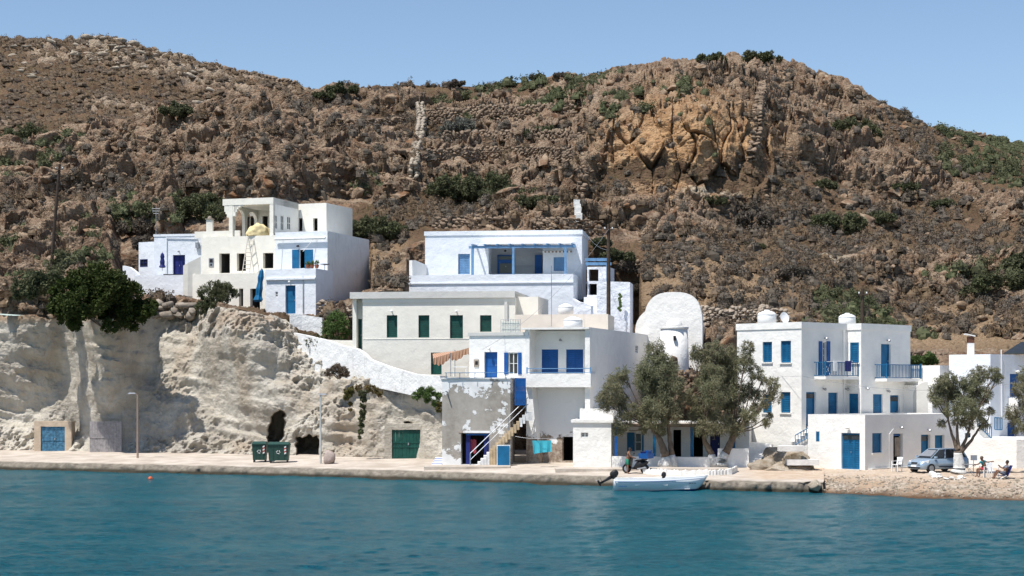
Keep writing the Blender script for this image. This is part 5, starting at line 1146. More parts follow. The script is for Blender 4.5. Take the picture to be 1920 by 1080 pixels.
def free(px, py):
    for x0, x1, yt, bs, bkk, yf in POCK:
        if x0-6 < px < x1+6 and yt-4 < py < np.interp(px, [a for a, b in bs], [b for a, b in bs])+8: return False
    return True
def zone(px, py):
    if py > 560: return 'low on the slope behind the chapel and right houses' if px > 1150 else 'on the soil bank under the left houses'
    if px < 250: return 'on the left slope beyond the tall utility pole'
    if px < 650: return 'on the rocky slope above the unfinished house'
    if px < 1090: return 'between the old terraces above the pergola house'
    if px < 1440: return 'around the ochre crag' if py < 380 else 'on the slope above the chapel'
    return 'on the right hand slope above the two storey house' if py > 330 else 'high on the right shoulder of the hill'
VS = ['green', 'dry', 'grey', 'dry', 'silver']
KN = {'dry': 'dry brown cushion shrub', 'grey': 'grey thorny cushion shrub', 'green': 'low green shrub', 'silver': 'silvery shrub'}
cand = []
for _ in range(60000):
    px = rs.uniform(-40, 1960); cr_ = np.interp(px, [a for a, b in CR], [b for a, b in CR]); lo = np.interp(px, [a for a, b in CT], [b for a, b in CT]) if px < 835 else 740
    py = rs.uniform(cr_+3, lo-6)
    if not free(px, py) or (py > 735): continue
    j = min(len(hpx)-1, int(np.searchsorted(hpx, px))); i = int(np.clip((py-bot[j])/(crest[j]-bot[j]), 0, 1)*(nr-1))
    r_ = rm[i, j]; og = ORG[i, j]; dens = float(vn(np.array([HX[i, j]*.12]), np.array([D[i, j]*.12]), np.array([0.]), 5)[0])
    if rs.rand() < .1+.68*r_ or og > .4 and rs.rand() < .9: continue
    if rs.rand() > .25+dens: continue
    if DRY[i, j] > .5 and rs.rand() < .35: continue
    pm = float(vn(np.array([HX[i, j]*.07]), np.array([D[i, j]*.07]), np.array([0.]), 8)[0])
    kd = 'green' if pm > .62 and rs.rand() < .8 else ('dry' if rs.rand() < .5 else 'grey')
    s_ = rs.uniform(.35, .75) if rs.rand() < .7 else rs.uniform(.7, 1.25)
    if kd == 'green': s_ *= 1.25
    cand.append((s_, px, py, kd))
cand = cand[:4700]; cand.sort(reverse=True)
protos = {k: [shrub_proto(100+i+10*q, 260, 1.0) for i in range(3)] for q, k in enumerate(('dry', 'grey', 'green'))}
pm_ = {k: [mkmesh('shrub', V, Fc, ML[k]) for V, Fc in v] for k, v in protos.items()}
big = cand[:230]; acc = {k: [] for k in protos}
for i, (s_, px, py, kd) in enumerate(big):
    p = hill_at(px, py); inst('shrub', pm_[kd][i % 3], p+Vector((0, -.1, -.05)), (s_*1.15, s_, s_*rs.uniform(.7, 1.0)), rs.uniform(0, 6.28), KN[kd]+' '+zone(px, py), 'shrub', KN[kd]+'s '+zone(px, py))
for s_, px, py, kd in cand[230:]:
    V, Fc = protos[kd][rs.randint(3)]; n = 50+(70 if s_ < .5 else 130); p = hill_at(px, py); V = V[:n*4]; acc[kd].append((V*np.array([1.0, 1, rs.uniform(.75, 1.1)])*s_)@rotm(rs, .05).T+np.array(p)+np.array([0, -.05, -.03]))
for kd, L in acc.items():
    V = np.concatenate(L); o = npmesh('scrub', V, np.arange(len(V)).reshape(-1, 4), ML[kd]); tag(o, 'small '+{'dry': 'brown', 'grey': 'grey', 'green': 'green'}[kd]+' scrub cushions scattered over the whole hillside', 'scrub', None, 'stuff')
# far hill scrub
for nm, (xs, crr, FX, FY, FZ, n_), N, lo_, hi_ in (('left', FARL, 3000, -20, 640), ('right', FARR, 1100, 1690, 1960)):
    L = []
    for _ in range(N):
        px = rs.uniform(lo_, hi_); j = int(np.clip(np.searchsorted(xs, px), 0, len(xs)-1)); i = int((1-rs.rand()**1.3)*(n_-1)) if nm == 'left' else int(rs.uniform(.4, 1)*(n_-1))
        kd = 'green' if rs.rand() < .3 else 'dry'; V, Fc = protos[kd][rs.randint(3)]; s_ = rs.uniform(.4, 1.2); L.append(V[:120*4]*s_*np.array([1.2, 1, .75])+np.array([FX[i, j], FY[i, j], FZ[i, j]]))
    V = np.concatenate(L); o = npmesh('scrub', V, np.arange(len(V)).reshape(-1, 4), ML['dry' if nm == 'left' else 'green']); tag(o, 'fine heath scrub covering the %s' % ('farther brown hill at the left' if nm == 'left' else 'far green ridge at the right edge'), 'scrub', None, 'stuff')
# boulders
rp_ = [rockmesh(40+i, 3, .8, 22, (.34, .64)) for i in range(6)]; rl = [rockmesh(60+i, 2, .8, 14, (.36, .7)) for i in range(6)]; rme = [mkmesh('boulder', V, Fc, M_rock) for V, Fc in rp_]
bc = []
for _ in range(9000):
    px = rs.uniform(-40, 1960); cr_ = np.interp(px, [a for a, b in CR], [b for a, b in CR]); py = rs.uniform(cr_+2, 700)
    if px < 835 and py > np.interp(px, [a for a, b in CT], [b for a, b in CT])-8: continue
    if not free(px, py): continue
    j = min(len(hpx)-1, int(np.searchsorted(hpx, px))); i = int(np.clip((py-bot[j])/(crest[j]-bot[j]), 0, 1)*(nr-1))
    if rs.rand() > .12+.88*rm[i, j] or ORG[i, j] > .5 and rs.rand() < .7 or FL[i, j] > .6: continue
    s_ = .20*(1-rs.rand())**-.55
    bc.append((min(s_, 1.5), px, py))
bc = bc[:3000]+[(2.4, 1362, 130), (1.9, 1310, 128), (1.9, 1530, 228), (2.0, 1590, 380), (1.6, 1480, 135), (1.7, 1255, 165), (1.8, 1545, 150), (1.7, 1690, 238), (1.6, 1785, 300), (1.9, 150, 262), (1.8, 500, 190), (1.7, 440, 205)]
bc.sort(reverse=True)
for i, (s_, px, py) in enumerate(bc[:250]):
    p = hill_at(px, py); o = inst('boulder', rme[i % 6], p+Vector((0, 0, -s_*.15)), (s_*rs.uniform(.9, 1.5), s_, s_*rs.uniform(.7, 1.1)), rs.uniform(0, 6.28), 'weathered brown boulder '+zone(px, py), 'boulder', 'weathered brown boulders '+zone(px, py)); o.rotation_euler = (rs.uniform(-.5, .5), rs.uniform(-.5, .5), rs.uniform(0, 6.28))
L = []; FL2 = []; n0 = 0
for s_, px, py in bc[250:]:
    V, Fc = rl[rs.randint(6)]; p = hill_at(px, py); V = (V*np.array([rs.uniform(.9, 1.5), 1, rs.uniform(.6, 1)])*s_)@rotm(rs, .6).T+np.array(p); L.append(V); FL2.append(Fc+n0); n0 += len(V)
o = npmesh('rubble', np.concatenate(L), np.concatenate(FL2), M_rock); tag(o, 'loose brown stones and rubble strewn over the hillside', 'rubble', None, 'stuff')
# pale boulders along the far left ridge, dark walls on it
L = []; FL2 = []; n0 = 0
xs, crr, FX, FY, FZ, n_ = FARL
for _ in range(150):
    px = rs.choice([rs.uniform(140, 300), rs.uniform(150, 430), rs.uniform(0, 110)], p=[.5, .4, .1]); j = int(np.searchsorted(xs, px)); up = rs.rand()**2*.28 if px > 140 else rs.uniform(.1, .4)
    i = int((1-up)*(n_-1)); V, Fc = rl[rs.randint(6)]; s_ = rs.uniform(.3, 1.05); V = V*np.array([1.3, 1, .75])*s_+np.array([FX[i, j], FY[i, j]-.3, FZ[i, j]+.1]); L.append(V); FL2.append(Fc+n0); n0 += len(V)
o = npmesh('ridge_rocks', np.concatenate(L), np.concatenate(FL2), M_prock); tag(o, 'pale rocks broken out along the crest of the far left hill', 'rocks', None, 'stuff')
# small stones on the beach and quay foot
L = []; FL2 = []; n0 = 0
for _ in range(1500):
    px = rs.uniform(1545, 1960); d = rs.uniform(.2, 7)*rs.rand()**.5; Y = float(YS(px))+d; V, Fc = rl[rs.randint(6)]; s_ = rs.uniform(.03, .1)*(2.0 if rs.rand() < .06 else 1); V = V*s_+np.array([(px-960)/F_PX*Y, Y, GZ(px, Y)]); L.append(V); FL2.append(Fc+n0); n0 += len(V)
o = npmesh('beach_stones', np.concatenate(L), np.concatenate(FL2), M_prock); tag(o, 'small pale stones scattered on the pebble beach', 'stones', None, 'stuff')
# dry stone walls
def stonewall(P0, th, sz, mat, label, name='stone_wall', seed=1, skip=.1):
    """P0: list of (bottom point, height)"""
    rs = np.random.RandomState(seed); L = []; FF = []; n0 = 0; V8 = [rockmesh(seed*7+i, 2, 1, 14, (.42, .66)) for i in range(5)]
    for (a, ha), (b, hb) in zip(P0[:-1], P0[1:]):
        a = Vector(a); b = Vector(b); d = b-a; Lh = math.hypot(d.x, d.y); Lt = d.length; n = max(1, int(Lt/sz)); ang = math.atan2(d.y, d.x)
        for i in range(n):
            h = (ha+(hb-ha)*i/n)*(.8+.35*float(vn(np.array([i*.23+seed]), np.array([.5]), np.array([.5]), seed)[0])); rows = max(1, int(h/(sz*.62)))
            for k in range(rows+1):
                for side in ((0,) if th < .5 else (0, 1)):
                    f = (i+.5*(k % 2)+rs.uniform(-.2, .2))/n; q = a+d*f; V, Fc = V8[rs.randint(5)]
                    if rs.rand() < skip: continue
                    s3 = np.array([sz*.85*rs.uniform(.6, 1.3), sz*.75, sz*.6*rs.uniform(.6, 1.3)]); V = V*s3; V = V@np.array(Matrix.Rotation(ang+rs.uniform(-.2, .2), 3, 'Z')).T
                    o_ = Vector((-math.sin(ang), math.cos(ang), 0))*(side*th*.6+rs.uniform(-.05, .05)); z = k*h/(rows+1)+rs.uniform(-.11, .11)*min(1, sz*2)
                    L.append(V+np.array(q+o_)+np.array([0, 0, z])); FF.append(Fc+n0); n0 += len(V)
    o = npmesh(name, np.concatenate(L), np.concatenate(FF), mat); tag(o, label, 'stone wall'); return o
def hw(pts, h=1.2, lift=0): return [(hill_at(x, y)+Vector((0, -.5, lift-.3)), h) for x, y in pts]
M_sw1 = plain('pale wall stone', (.33, .28, .22), .95, .35, 2, .5)
stonewall(hw([(783, 212), (786, 240), (783, 270), (776, 300), (771, 332)], 1.7), .8, .5, M_sw1, 'tall pale dry stone wall running straight down the slope above the pergola house', seed=3)
stonewall(hw([(1088, 332), (1086, 350), (1084, 372)], 1.2), .7, .5, M_stone_w, 'short dry stone wall coming down to the whitewashed pier above the pergola house', seed=4)
mb = MB(); p_ = hill_at(1083, 406)
for k in range(6): o_ = .06*math.sin(k*2.3); mb.hexa([(p_.x+a-.02*k+o_, p_.y-.9+.28*k+b, p_.z-.5+.3*k+c*(.62+.1*math.sin(k*4))) for c in (0, 1) for a, b in ((-.3, 0), (.3, .04*k), (.27, .9), (-.27, .9))])
tag(mb.build('white_pier', M_dirt), 'slim whitewashed stepped pier ending the stone wall above the pergola house', 'wall')
stonewall(hw([(1424, 140), (1420, 180), (1412, 220), (1414, 255), (1400, 300)], 1.4), .8, .6, M_stone_w, 'old dry stone wall climbing the hill at the right of the ochre crag', seed=6)
for i, (pts, lab) in enumerate(([[(800, 228), (860, 226), (950, 222), (1080, 222)], 'highest long terrace wall on the saddle of the hill'], [[(830, 262), (900, 260), (1000, 258), (1090, 262)], 'second terrace wall down, behind the silvery bushes'], [[(800, 300), (900, 296), (1000, 292), (1070, 300)], 'third terrace wall down, above the large dark bush'],
     [[(640, 232), (700, 230), (762, 228)], 'terrace wall at the left of the tall pale stone wall'], [[(815, 428), (900, 428), (984, 428)], 'terrace wall right behind the roof of the pergola house'], [[(1000, 430), (1060, 430), (1130, 436)], 'terrace wall behind the roof corner of the pergola house'], [[(1160, 492), (1230, 490), (1300, 494)], 'low terrace edge on the bare slope above the chapel'])):
    stonewall(hw(pts, (1.9, 1.3, 1.5, .8, 1.5, 1.5, .5)[i]), .4, .45, M_stone_w, 'dry stone '+lab, seed=10+i)
def wp(l, h=None): return [(W(x, yb, Y), (yb-yt)/F_PX*Y*KY) for x, yt, yb, Y in l]
M_sw2 = plain('big wall stone', (.33, .27, .21), .95, .4, 2, .5)
stonewall(wp([(1312, 576, 650, 143), (1370, 577, 650, 142.5), (1430, 576, 646, 142), (1482, 578, 640, 142)]), .5, .36, M_sw2, 'high dry stone retaining wall between the chapel and the two storey house', seed=20)
stonewall(wp([(1700, 652, 690, 137), (1745, 655, 690, 137), (1790, 660, 692, 137)]), .5, .4, M_stone_w, 'dark dry stone wall between the two storey house and the corner house', seed=21)
stonewall(wp([(296, 556, 590, 146.5), (335, 560, 592, 146), (372, 568, 590, 145.5)]), .5, .8, M_stone_g, 'heap of big stones under the terrace of the far left bluish house', seed=22)
stonewall(wp([(448, 574, 596, 144), (500, 581, 606, 143.5), (545, 588, 612, 143)]), .5, .5, M_stone_g, 'low stone wall under the openings of the unfinished house', seed=23)
stonewall(wp([(598, 562, 592, 145), (628, 568, 596, 144.5), (658, 570, 600, 144)]), .5, .42, M_sw2, 'rough heap of stones beside the streaked side wall', seed=24)
stonewall(wp([(1255, 690, 740, 130), (1280, 690, 760, 129), (1312, 694, 770, 128.5)]), .6, .42, M_rock, 'tumbled stone bank below the chapel, seen between the two big tamarisks', seed=25)
xs, crr, FX, FY, FZ, n_ = FARL
def fw(pts, t_=None): 
    out = []
    for px, up in pts: j = int(np.searchsorted(xs, px)); i = int((1-up)*(n_-1)); out.append((Vector((FX[i, j], FY[i, j]-.4, FZ[i, j]-.2)), 1.1))
    return out
stonewall(fw([(390, .02), (440, .02), (500, .03), (560, .04)]), .5, .7, M_stone_w, 'dark stone wall along the falling crest of the far left hill', seed=30)
stonewall(fw([(340, .42), (400, .36), (480, .33)]), .5, .7, M_prock, 'pale stone wall across the flank of the far left hill', seed=31)
xs, crr, FX, FY, FZ, n_ = FARR
stonewall(fw([(1755, .04), (1800, .04), (1862, .05)]), .5, .7, M_stone_w, 'dark stone wall on the crest of the far right ridge', seed=32)
# ---------------------------------------------------------------- bushes
def bush(name, clumps, Y, kind, label, n, ln=.35, wd=.12, cat='bush', group=None, base=None, dY=1.0, seed=0, stems=3, droop=0, raw=None):
    rs = np.random.RandomState(seed+int(clumps[0][0])); cs = []; rr_ = []
    for q in clumps:
        Yq = q[3] if len(q) > 3 else Y; p = W0(q[0], q[1], Yq); cs.append(np.array(p)+np.array([0, rs.uniform(-1, 1)*dY*q[2]/F_PX*Yq*.8, 0])); rr_.append(q[2]/F_PX*Yq*1.12)
    lowest = min(clumps, key=lambda q: -q[1]); bp = W0(*(base or (lowest[0], lowest[1]+lowest[2]*.8)), Y)
    root = thing(name, bp, label, cat, group)
    V, Fc = leaves(cs, rr_, n, ln, wd, rs, droop); npmesh('foliage', V, Fc, ML[kind], root)
    if stems:
        mb = MB()
        for i in range(min(stems, len(cs))): c = Vector(cs[i*len(cs)//stems]); m = bp.lerp(c, .5)+Vector((rs.uniform(-.2, .2), 0, 0)); mb.tube([bp+Vector((rs.uniform(-.15, .15), 0, -.2)), m, c], [.07, .045, .02], 5)
        mb.build('stems', M_bark, root)
    return root
cy = lambda px: float(np.interp(px, cpx, CYd[-1]))
yb_ = cy(190)-.5
bush('evergreen_bush', [(130, 553, 32), (160, 527, 32), (190, 520, 28), (212, 530, 34), (238, 552, 34), (264, 578, 26), (112, 575, 24), (165, 570, 44), (205, 575, 42), (238, 588, 30), (102, 550, 16), (140, 605, 18, yb_-1), (205, 612, 16, yb_-1), (282, 583, 14), (178, 508, 18), (130, 590, 24)], yb_, 'dark', 'huge dark evergreen bush hanging over the pale cliff edge at the left', 42000, .30, .13, dY=1.3, base=(190, 610))
bush('evergreen_bush', [(68, 535, 28), (40, 542, 20), (98, 524, 20), (60, 545, 20), (110, 520, 12)], yb_+2.5, 'green', 'smaller olive green bush left of the huge dark evergreen', 9000, .3, .11, base=(70, 565))
yc = cy(400)+.5
bush('young_tree', [(405, 540, 20), (428, 545, 16), (385, 550, 14), (405, 560, 20), (420, 565, 15), (385, 575, 16), (395, 580, 16), (440, 552, 10)], yc, 'green', 'slender olive green bush growing in front of the unfinished house', 7500, .28, .07, base=(392, 612), droop=-.6, stems=6)
bush('oleander_bush', [(630, 605, 20), (615, 612, 15), (645, 612, 15), (630, 622, 18), (612, 624, 10), (648, 624, 10), (640, 596, 10), (622, 596, 9)], 138.5*KY, 'fresh', 'leafy green oleander bush beside the white garden wall', 6500, .26, .06, base=(630, 637), droop=-.6, stems=5)
bush('dry_bush', [(632, 692, 12), (645, 697, 10), (620, 697, 9), (638, 700, 10), (612, 700, 6), (650, 702, 7)], 133.2*KY, 'dry', 'rounded dry brown bush at the foot of the sloping white wall', 3600, .2, .05, base=(635, 706))
bush('leafy_plant', [(790, 736, 10), (805, 734, 11), (820, 742, 9), (780, 742, 9), (800, 746, 10), (818, 755, 8)], 124.2*KY, 'fresh', 'spiky green plant on the rock edge left of the peeling house', 2600, .34, .05, base=(800, 752), stems=0, cat='plant')
bush('leafy_plant', [(822, 768, 6), (824, 758, 7)], 124*KY, 'red', 'yellowing tuft below the spiky green plant beside the peeling house', 700, .2, .05, stems=0, cat='plant')
yv = 128.2*KY
bush('hanging_vine', [(680, 738, 8), (681, 750, 7), (680, 762, 7), (680, 774, 7), (679, 786, 7), (678, 798, 6), (676, 810, 6), (674, 820, 4)], yv, 'green', 'long green vine hanging down the rock face between the caves and the green garage', 2400, .2, .09, cat='vine', stems=0, dY=.3)
bush('hanging_vine', [(655, 735, 10), (650, 745, 7), (657, 757, 5), (657, 768, 4)], yv, 'red', 'short russet vine left of the long green vine on the rock face', 1200, .2, .08, cat='vine', stems=0, dY=.3)
bush('rock_succulent', [(690, 728, 9), (702, 730, 9), (672, 728, 8), (712, 738, 7), (660, 730, 6)], yv+.6, 'red', 'low russet succulents along the rock edge above the vines', 1500, .16, .07, cat='plant', stems=0)
HB = [(868, 240, 36, 'silver', 'left one of the two silvery bushes by the terraces'), (905, 212, 38, 'silver', 'right one of the two silvery bushes by the terraces'), (890, 345, 66, 'green', 'large dark bush below the terraces, above the pergola house'), (835, 352, 42, 'green', 'dark bush at the left shoulder of the large one below the terraces'), (955, 365, 42, 'green', 'dark bush right of the large one below the terraces'), (1003, 375, 34, 'green', 'round dark bush near the short stone wall'), (1018, 245, 28, 'green', 'flat dark bush under the top terrace wall'),
      (340, 385, 62, 'green', 'wide green bush above the far left bluish house'), (270, 420, 40, 'grey', 'grey green bush behind the aerial of the far left house'), (385, 380, 34, 'green', 'green bush behind the loggia'), (300, 450, 34, 'grey', 'dusky bush right behind the far left bluish house'), (700, 425, 48, 'green', 'dense green bush right of the unfinished house'), (665, 420, 20, 'green', 'small green bush touching the unfinished house'), (735, 430, 20, 'green', 'small green bush left of the pergola house'),
      (1600, 238, 40, 'green', 'large green bush on the upper right shoulder'), (1635, 252, 18, 'green', 'smaller bush beside the large one on the upper right shoulder'), (1545, 345, 20, 'green', 'dark bush in the middle of the right slope'), (1700, 350, 22, 'green', 'dark round bush on the right slope'), (1580, 415, 44, 'green', 'spreading green bush above the two storey house'), (1645, 405, 26, 'green', 'green bush right of the spreading one'), (1770, 380, 18, 'green', 'green bush near the right edge slope'),
      (1880, 520, 44, 'green', 'great green thicket at the right edge'), (1840, 545, 28, 'green', 'left skirt of the green thicket at the right edge'), (1910, 490, 30, 'green', 'upper part of the thicket at the right edge'), (1150, 480, 26, 'green', 'leafy bush behind the tall middle utility pole'), (1180, 500, 26, 'grey', 'brown twiggy bush above the lumpy white wall'), (1125, 455, 16, 'green', 'green bush at the corner of the pergola house'), (1195, 540, 22, 'grey', 'dead twiggy bush left of the chapel'),
      (1410, 410, 26, 'grey', 'dusky bush overhanging the slope above the chapel'), (1490, 510, 24, 'grey', 'dark thorny bush beside the pale scree'), (1640, 505, 20, 'grey', 'thorny bush right of the pale scree'), (1415, 460, 14, 'green', 'small dark bush left of the pale scree'), (1340, 375, 16, 'green', 'dark bush under the ochre crag'), (640, 166, 22, 'green', 'long green bush on the saddle skyline'), (606, 178, 16, 'green', 'green bush left of the saddle skyline'), (1330, 108, 22, 'green', 'green bush left of the summit rocks'), (1430, 106, 26, 'green', 'green cushion right of the summit rocks'),
      (330, 185, 26, 'green', 'green patch in the dark gully at left'), (60, 200, 40, 'green', 'dark thicket in the gully at the far left'), (20, 245, 28, 'green', 'dark bush at the left edge of the picture'), (180, 222, 24, 'grey', 'grey bush in the gully'), (1735, 668, 24, 'fresh', 'green bush behind the link building'), (855, 155, 12, 'grey', 'round grey bush on the saddle skyline'), (1008, 142, 11, 'grey', 'grey cushion on the skyline near the summit slope'), (1050, 143, 10, 'grey', 'small grey cushion on the skyline below the summit')]
for i, (px, py, r_, kd, lab) in enumerate(HB):
    p = hill_at(px, py+r_*.35) if not (px < 340 and py < 230 and py > 170 or px == 20) else hill_at(px, max(py, np.interp(px, [a for a, b in CR], [b for a, b in CR])+2))
    if px == 1735: p = W(px, 680, 134)
    Y = p.y-1.0; cl_ = []
    rs2 = np.random.RandomState(i)
    yo = HOR-(p.z-CAMZ)/Y*F_PX
    for k in range(14): a = rs2.uniform(-1.2, 1.2); cl_.append((px+a*r_, yo-r_*(.05+.5*rs2.rand())*(1-abs(a)*.55), r_*rs2.uniform(.26, .42)))
    bush('hill_bush', cl_, Y, kd, lab, int(1800+r_*150), .36, .12, base=(px, yo), seed=i, stems=0, dY=1.6)
# ---------------------------------------------------------------- tamarisk trees
def tamarisk(base, trunks, clumps, Y, label, dens, white=.9):
    root = thing('tamarisk_tree', base, label, 'tree', 'feathery tamarisks on the waterfront'); rs = np.random.RandomState(int(base.x*10) & 255)
    cs, rr_ = [], []
    for px, py, r_ in clumps: p = W0(px, py, Y); R_ = r_/F_PX*Y; cs.append(np.array(p)+np.array([0, rs.uniform(-1, 1)*min(1.2, R_*1.1), 0])); rr_.append(R_*1.32)
    a = sum(r*r for r in rr_); V, Fc = leaves(cs, rr_, int(a*dens), .26, .042, rs, .35); V2, F2_ = leaves(cs, np.array(rr_)*1.12, int(a*dens*.16), .34, .035, rs, .7)
    V = np.concatenate([V, V2]); npmesh('crown', V, np.arange(len(V)).reshape(-1, 4), ML['tam'], root)
    ends = []
    for tr in trunks:
        pts = [W0(x, y, Y+dy) for x, y, dy, r_ in tr]; rd = [q[3] for q in tr]; n = len(pts)
        P2, R2_ = [], []
        for i in range(n-1):
            for k in range(4): f = k/4; P2.append(pts[i].lerp(pts[i+1], f)+Vector((rs.uniform(-.03, .03), 0, 0))); R2_.append((rd[i]*(1-f)+rd[i+1]*f)*(1+rs.uniform(-.08, .08)))
        P2.append(pts[-1]); R2_.append(rd[-1]); mb = MB(); cut = P2[0].z+white; wi = max(1, sum(1 for p in P2 if p.z < cut)) if tr[0][3] > .2 else 1
        mb.tube(P2[wi-1:], R2_[wi-1:], 10); mb.build('trunk', M_bark, root, True)
        if white and tr[0][3] > .2: mb = MB(); mb.tube(P2[:wi], [r*1.01 for r in R2_[:wi]], 10); mb.build('painted_trunk_base', M_wbark, root, True)
        ends.append((P2[-1], P2[-3]))
    mb = MB()
    for c, r_ in zip(cs, rr_):
        c = Vector(c); e, e2 = min(ends, key=lambda q: (q[0]-c).length); m = e.lerp(c, .5)+Vector((rs.uniform(-.2, .2), rs.uniform(-.2, .2), -.15*(c-e).length*.4)); mb.tube([e, m, c], [.06, .04, .015], 5)
        for k in range(3): d = Vector(rs.normal(size=3)); d.normalize(); mb.tube([m.lerp(c, .5), c+d*r_*.8], [.025, .008], 4)
    mb.build('limbs', M_bark, root)
    return root
g1_ = G(1252, 878); Y1 = g1_.y
tamarisk(g1_, [[(1250, 876, 0, .42), (1247, 850, 0, .26), (1240, 830, 0, .2), (1230, 812, .1, .14)], [(1262, 876, .2, .34), (1258, 845, .2, .2), (1256, 820, .2, .15), (1252, 795, .2, .1)], [(1240, 874, .1, .25), (1243, 850, .1, .16), (1236, 825, 0, .13), (1222, 802, 0, .08)]],
  [(1229, 657, 17), (1221, 686, 27), (1244, 695, 24), (1262, 692, 11), (1212, 716, 22), (1236, 722, 26), (1258, 726, 22), (1262, 752, 20), (1232, 755, 30), (1207, 775, 18), (1169, 700, 13), (1158, 716, 19), (1145, 735, 21), (1134, 752, 17), (1160, 755, 18), (1166, 790, 17), (1160, 806, 11), (1184, 770, 14), (1226, 790, 20), (1256, 778, 18), (1207, 805, 9), (1240, 672, 12), (1236, 808, 12)], Y1, 'left of the two big tamarisks, its white painted trunk behind the parked scooter', 1700)
g2_ = G(1352, 876); Y2_ = g2_.y
tamarisk(g2_, [[(1354, 874, 0, .40), (1356, 855, 0, .28), (1370, 832, 0, .24), (1377, 812, 0, .18)], [(1338, 874, .3, .36), (1334, 852, .3, .22), (1322, 830, .3, .17), (1318, 808, .3, .12)]],
  [(1307, 663, 14), (1324, 664, 19), (1341, 656, 15), (1350, 680, 24), (1376, 676, 24), (1400, 655, 13), (1394, 682, 18), (1333, 700, 22), (1360, 706, 28), (1316, 715, 14), (1416, 698, 13), (1341, 735, 28), (1373, 738, 28), (1446, 720, 13), (1452, 742, 13), (1430, 712, 9), (1400, 735, 18), (1296, 746, 15), (1306, 781, 16), (1330, 769, 24), (1347, 792, 22), (1379, 778, 25), (1404, 781, 15), (1316, 804, 15), (1434, 756, 11), (1438, 792, 9), (1442, 779, 6), (1379, 802, 15), (1425, 740, 11), (1418, 765, 11)], Y2_, 'right of the two big tamarisks, leaning trunk beside the white ramp', 1700)
g3_ = G(1797, 888); Y3 = g3_.y-.3
tamarisk(g3_, [[(1798, 888, 0, .50), (1799, 874, 0, .36), (1797, 858, 0, .29), (1796, 846, 0, .24)], [(1797, 850, 0, .14), (1785, 815, 0, .08), (1778, 785, 0, .05)], [(1797, 850, 0, .14), (1795, 815, 0, .09), (1796, 780, 0, .06)], [(1799, 850, 0, .14), (1812, 822, 0, .09), (1822, 790, 0, .06)], [(1800, 850, 0, .14), (1822, 825, 0, .09), (1838, 800, 0, .05)]],
  [(1783, 712, 15), (1767, 718, 14), (1756, 737, 15), (1752, 753, 11), (1783, 737, 22), (1806, 740, 22), (1817, 718, 15), (1842, 702, 15), (1861, 700, 13), (1868, 710, 9), (1833, 725, 18), (1828, 750, 19), (1850, 742, 14), (1806, 764, 20), (1783, 768, 14), (1831, 776, 15), (1844, 796, 11), (1767, 795, 8), (1797, 788, 13), (1817, 795, 11), (1858, 770, 8)], Y3, 'tamarisk with a whitewashed stump on the beach behind the silver car', 1700, 1.3)
g4_ = G(1960, 886)
tamarisk(g4_, [[(1960, 886, 0, .4), (1955, 850, 0, .25), (1945, 815, 0, .18)]], [(1908, 731, 15), (1922, 705, 15), (1902, 778, 17), (1914, 798, 18), (1930, 760, 24), (1950, 720, 28), (1960, 770, 28)], g4_.y, 'tamarisk mostly outside the picture, only its twigs showing at the right edge', 1400)
# ---------------------------------------------------------------- street furniture and things
def pole(px, y0, y1, Y, label, r=.15, arms=True, actual=None):
    p = W(px, y1, Y) if actual is None else actual; q = W0(px, y0, p.y); t_ = thing('utility_pole', p, label, 'utility pole'); mb = MB(); mb.tube([p-Vector((0, 0, .6)), p.lerp(q, .5), q], [r, r*.9, r*.75], 10); mb.build('pole', M_pole, t_)
    mb = MB(); mb.box(q.x-.35, q.x+.35, q.y-.22, q.y-.14, q.z-.5, q.z-.4); mb.build('crossarm', M_pole, t_)
    for k in (-.28, .28): m2 = MB(); m2.lathe((q.x+k, q.y-.18, q.z-.4), [(.03, 0), (.06, .06), (.04, .12), (.05, .16)], 8); m2.build('insulator', M_frame, t_)
    return q
pl1 = pole(112, 308, 500, 160, 'tall dark wooden utility pole on the left slope', .15, actual=hill_at(112, 500)+Vector((0, -1, 0)))
pl2 = pole(1141, 420, 618, 132, 'tall dark utility pole in front of the lumpy white wall', .17)
pl3 = pole(1617, 541, 608, 128, 'short looking dark utility pole behind the two storey house roof', .15)
pl4 = pole(102, 308, 330, 160, 'x', .1, actual=pl1-Vector((.1, 0, 1))) if False else None
def lamp_post(px, y0, y1, label, arm, mt):
    p = G(px, y1); q = W0(px, y0, p.y); t_ = thing('street_lamp', p, label, 'street lamp'); mb = MB(); mb.tube([p-Vector((0, 0, .1)), q], [.085, .06], 10); mb.build('post', mt, t_)
    mb = MB(); mb.tube([q-Vector((0, 0, .1)), q+Vector((arm*.5, 0, .06)), q+Vector((arm, 0, .08))], .035, 6); mb.build('arm', mt, t_)
    mb = MB(); c = q+Vector((arm*1.25, 0, .07)); mb.hexa([c+Vector(v) for v in ((-.3, -.1, -.05), (.3, -.1, -.05), (.3, .1, -.05), (-.3, .1, -.05), (-.22, -.07, .05), (.22, -.07, .05), (.22, .07, .05), (-.22, .07, .05))]); mb.build('lamp_head', M_metal, t_)
lamp_post(258, 739, 859, 'thin rusty street lamp standing between the grey wooden doors and the bins', -.35, plain('rusty pole', (.30, .22, .17), .8)); lamp_post(601, 741, 869, 'pale street lamp standing in front of the low cave', .12, plain('galvanised pole', (.5, .5, .47), .5))
t_ = thing('thin_mast', W(1487, 580, 145), 'very thin rusty mast behind the roof of the two storey house', 'mast'); mb = MB(); mb.tube([W(1487, 590, 138), W(1487, 512, 138)], .03, 5); mb.build('mast', M_wood, t_)
def cable(name, a, b, sag, label, r=.012):
    mb = MB(); pts = [a.lerp(b, i/16)-Vector((0, 0, sag*4*(i/16)*(1-i/16))) for i in range(17)]; mb.tube(pts, r, 4); o = mb.build(name, M_metal, None); tag(o, label, 'cable')
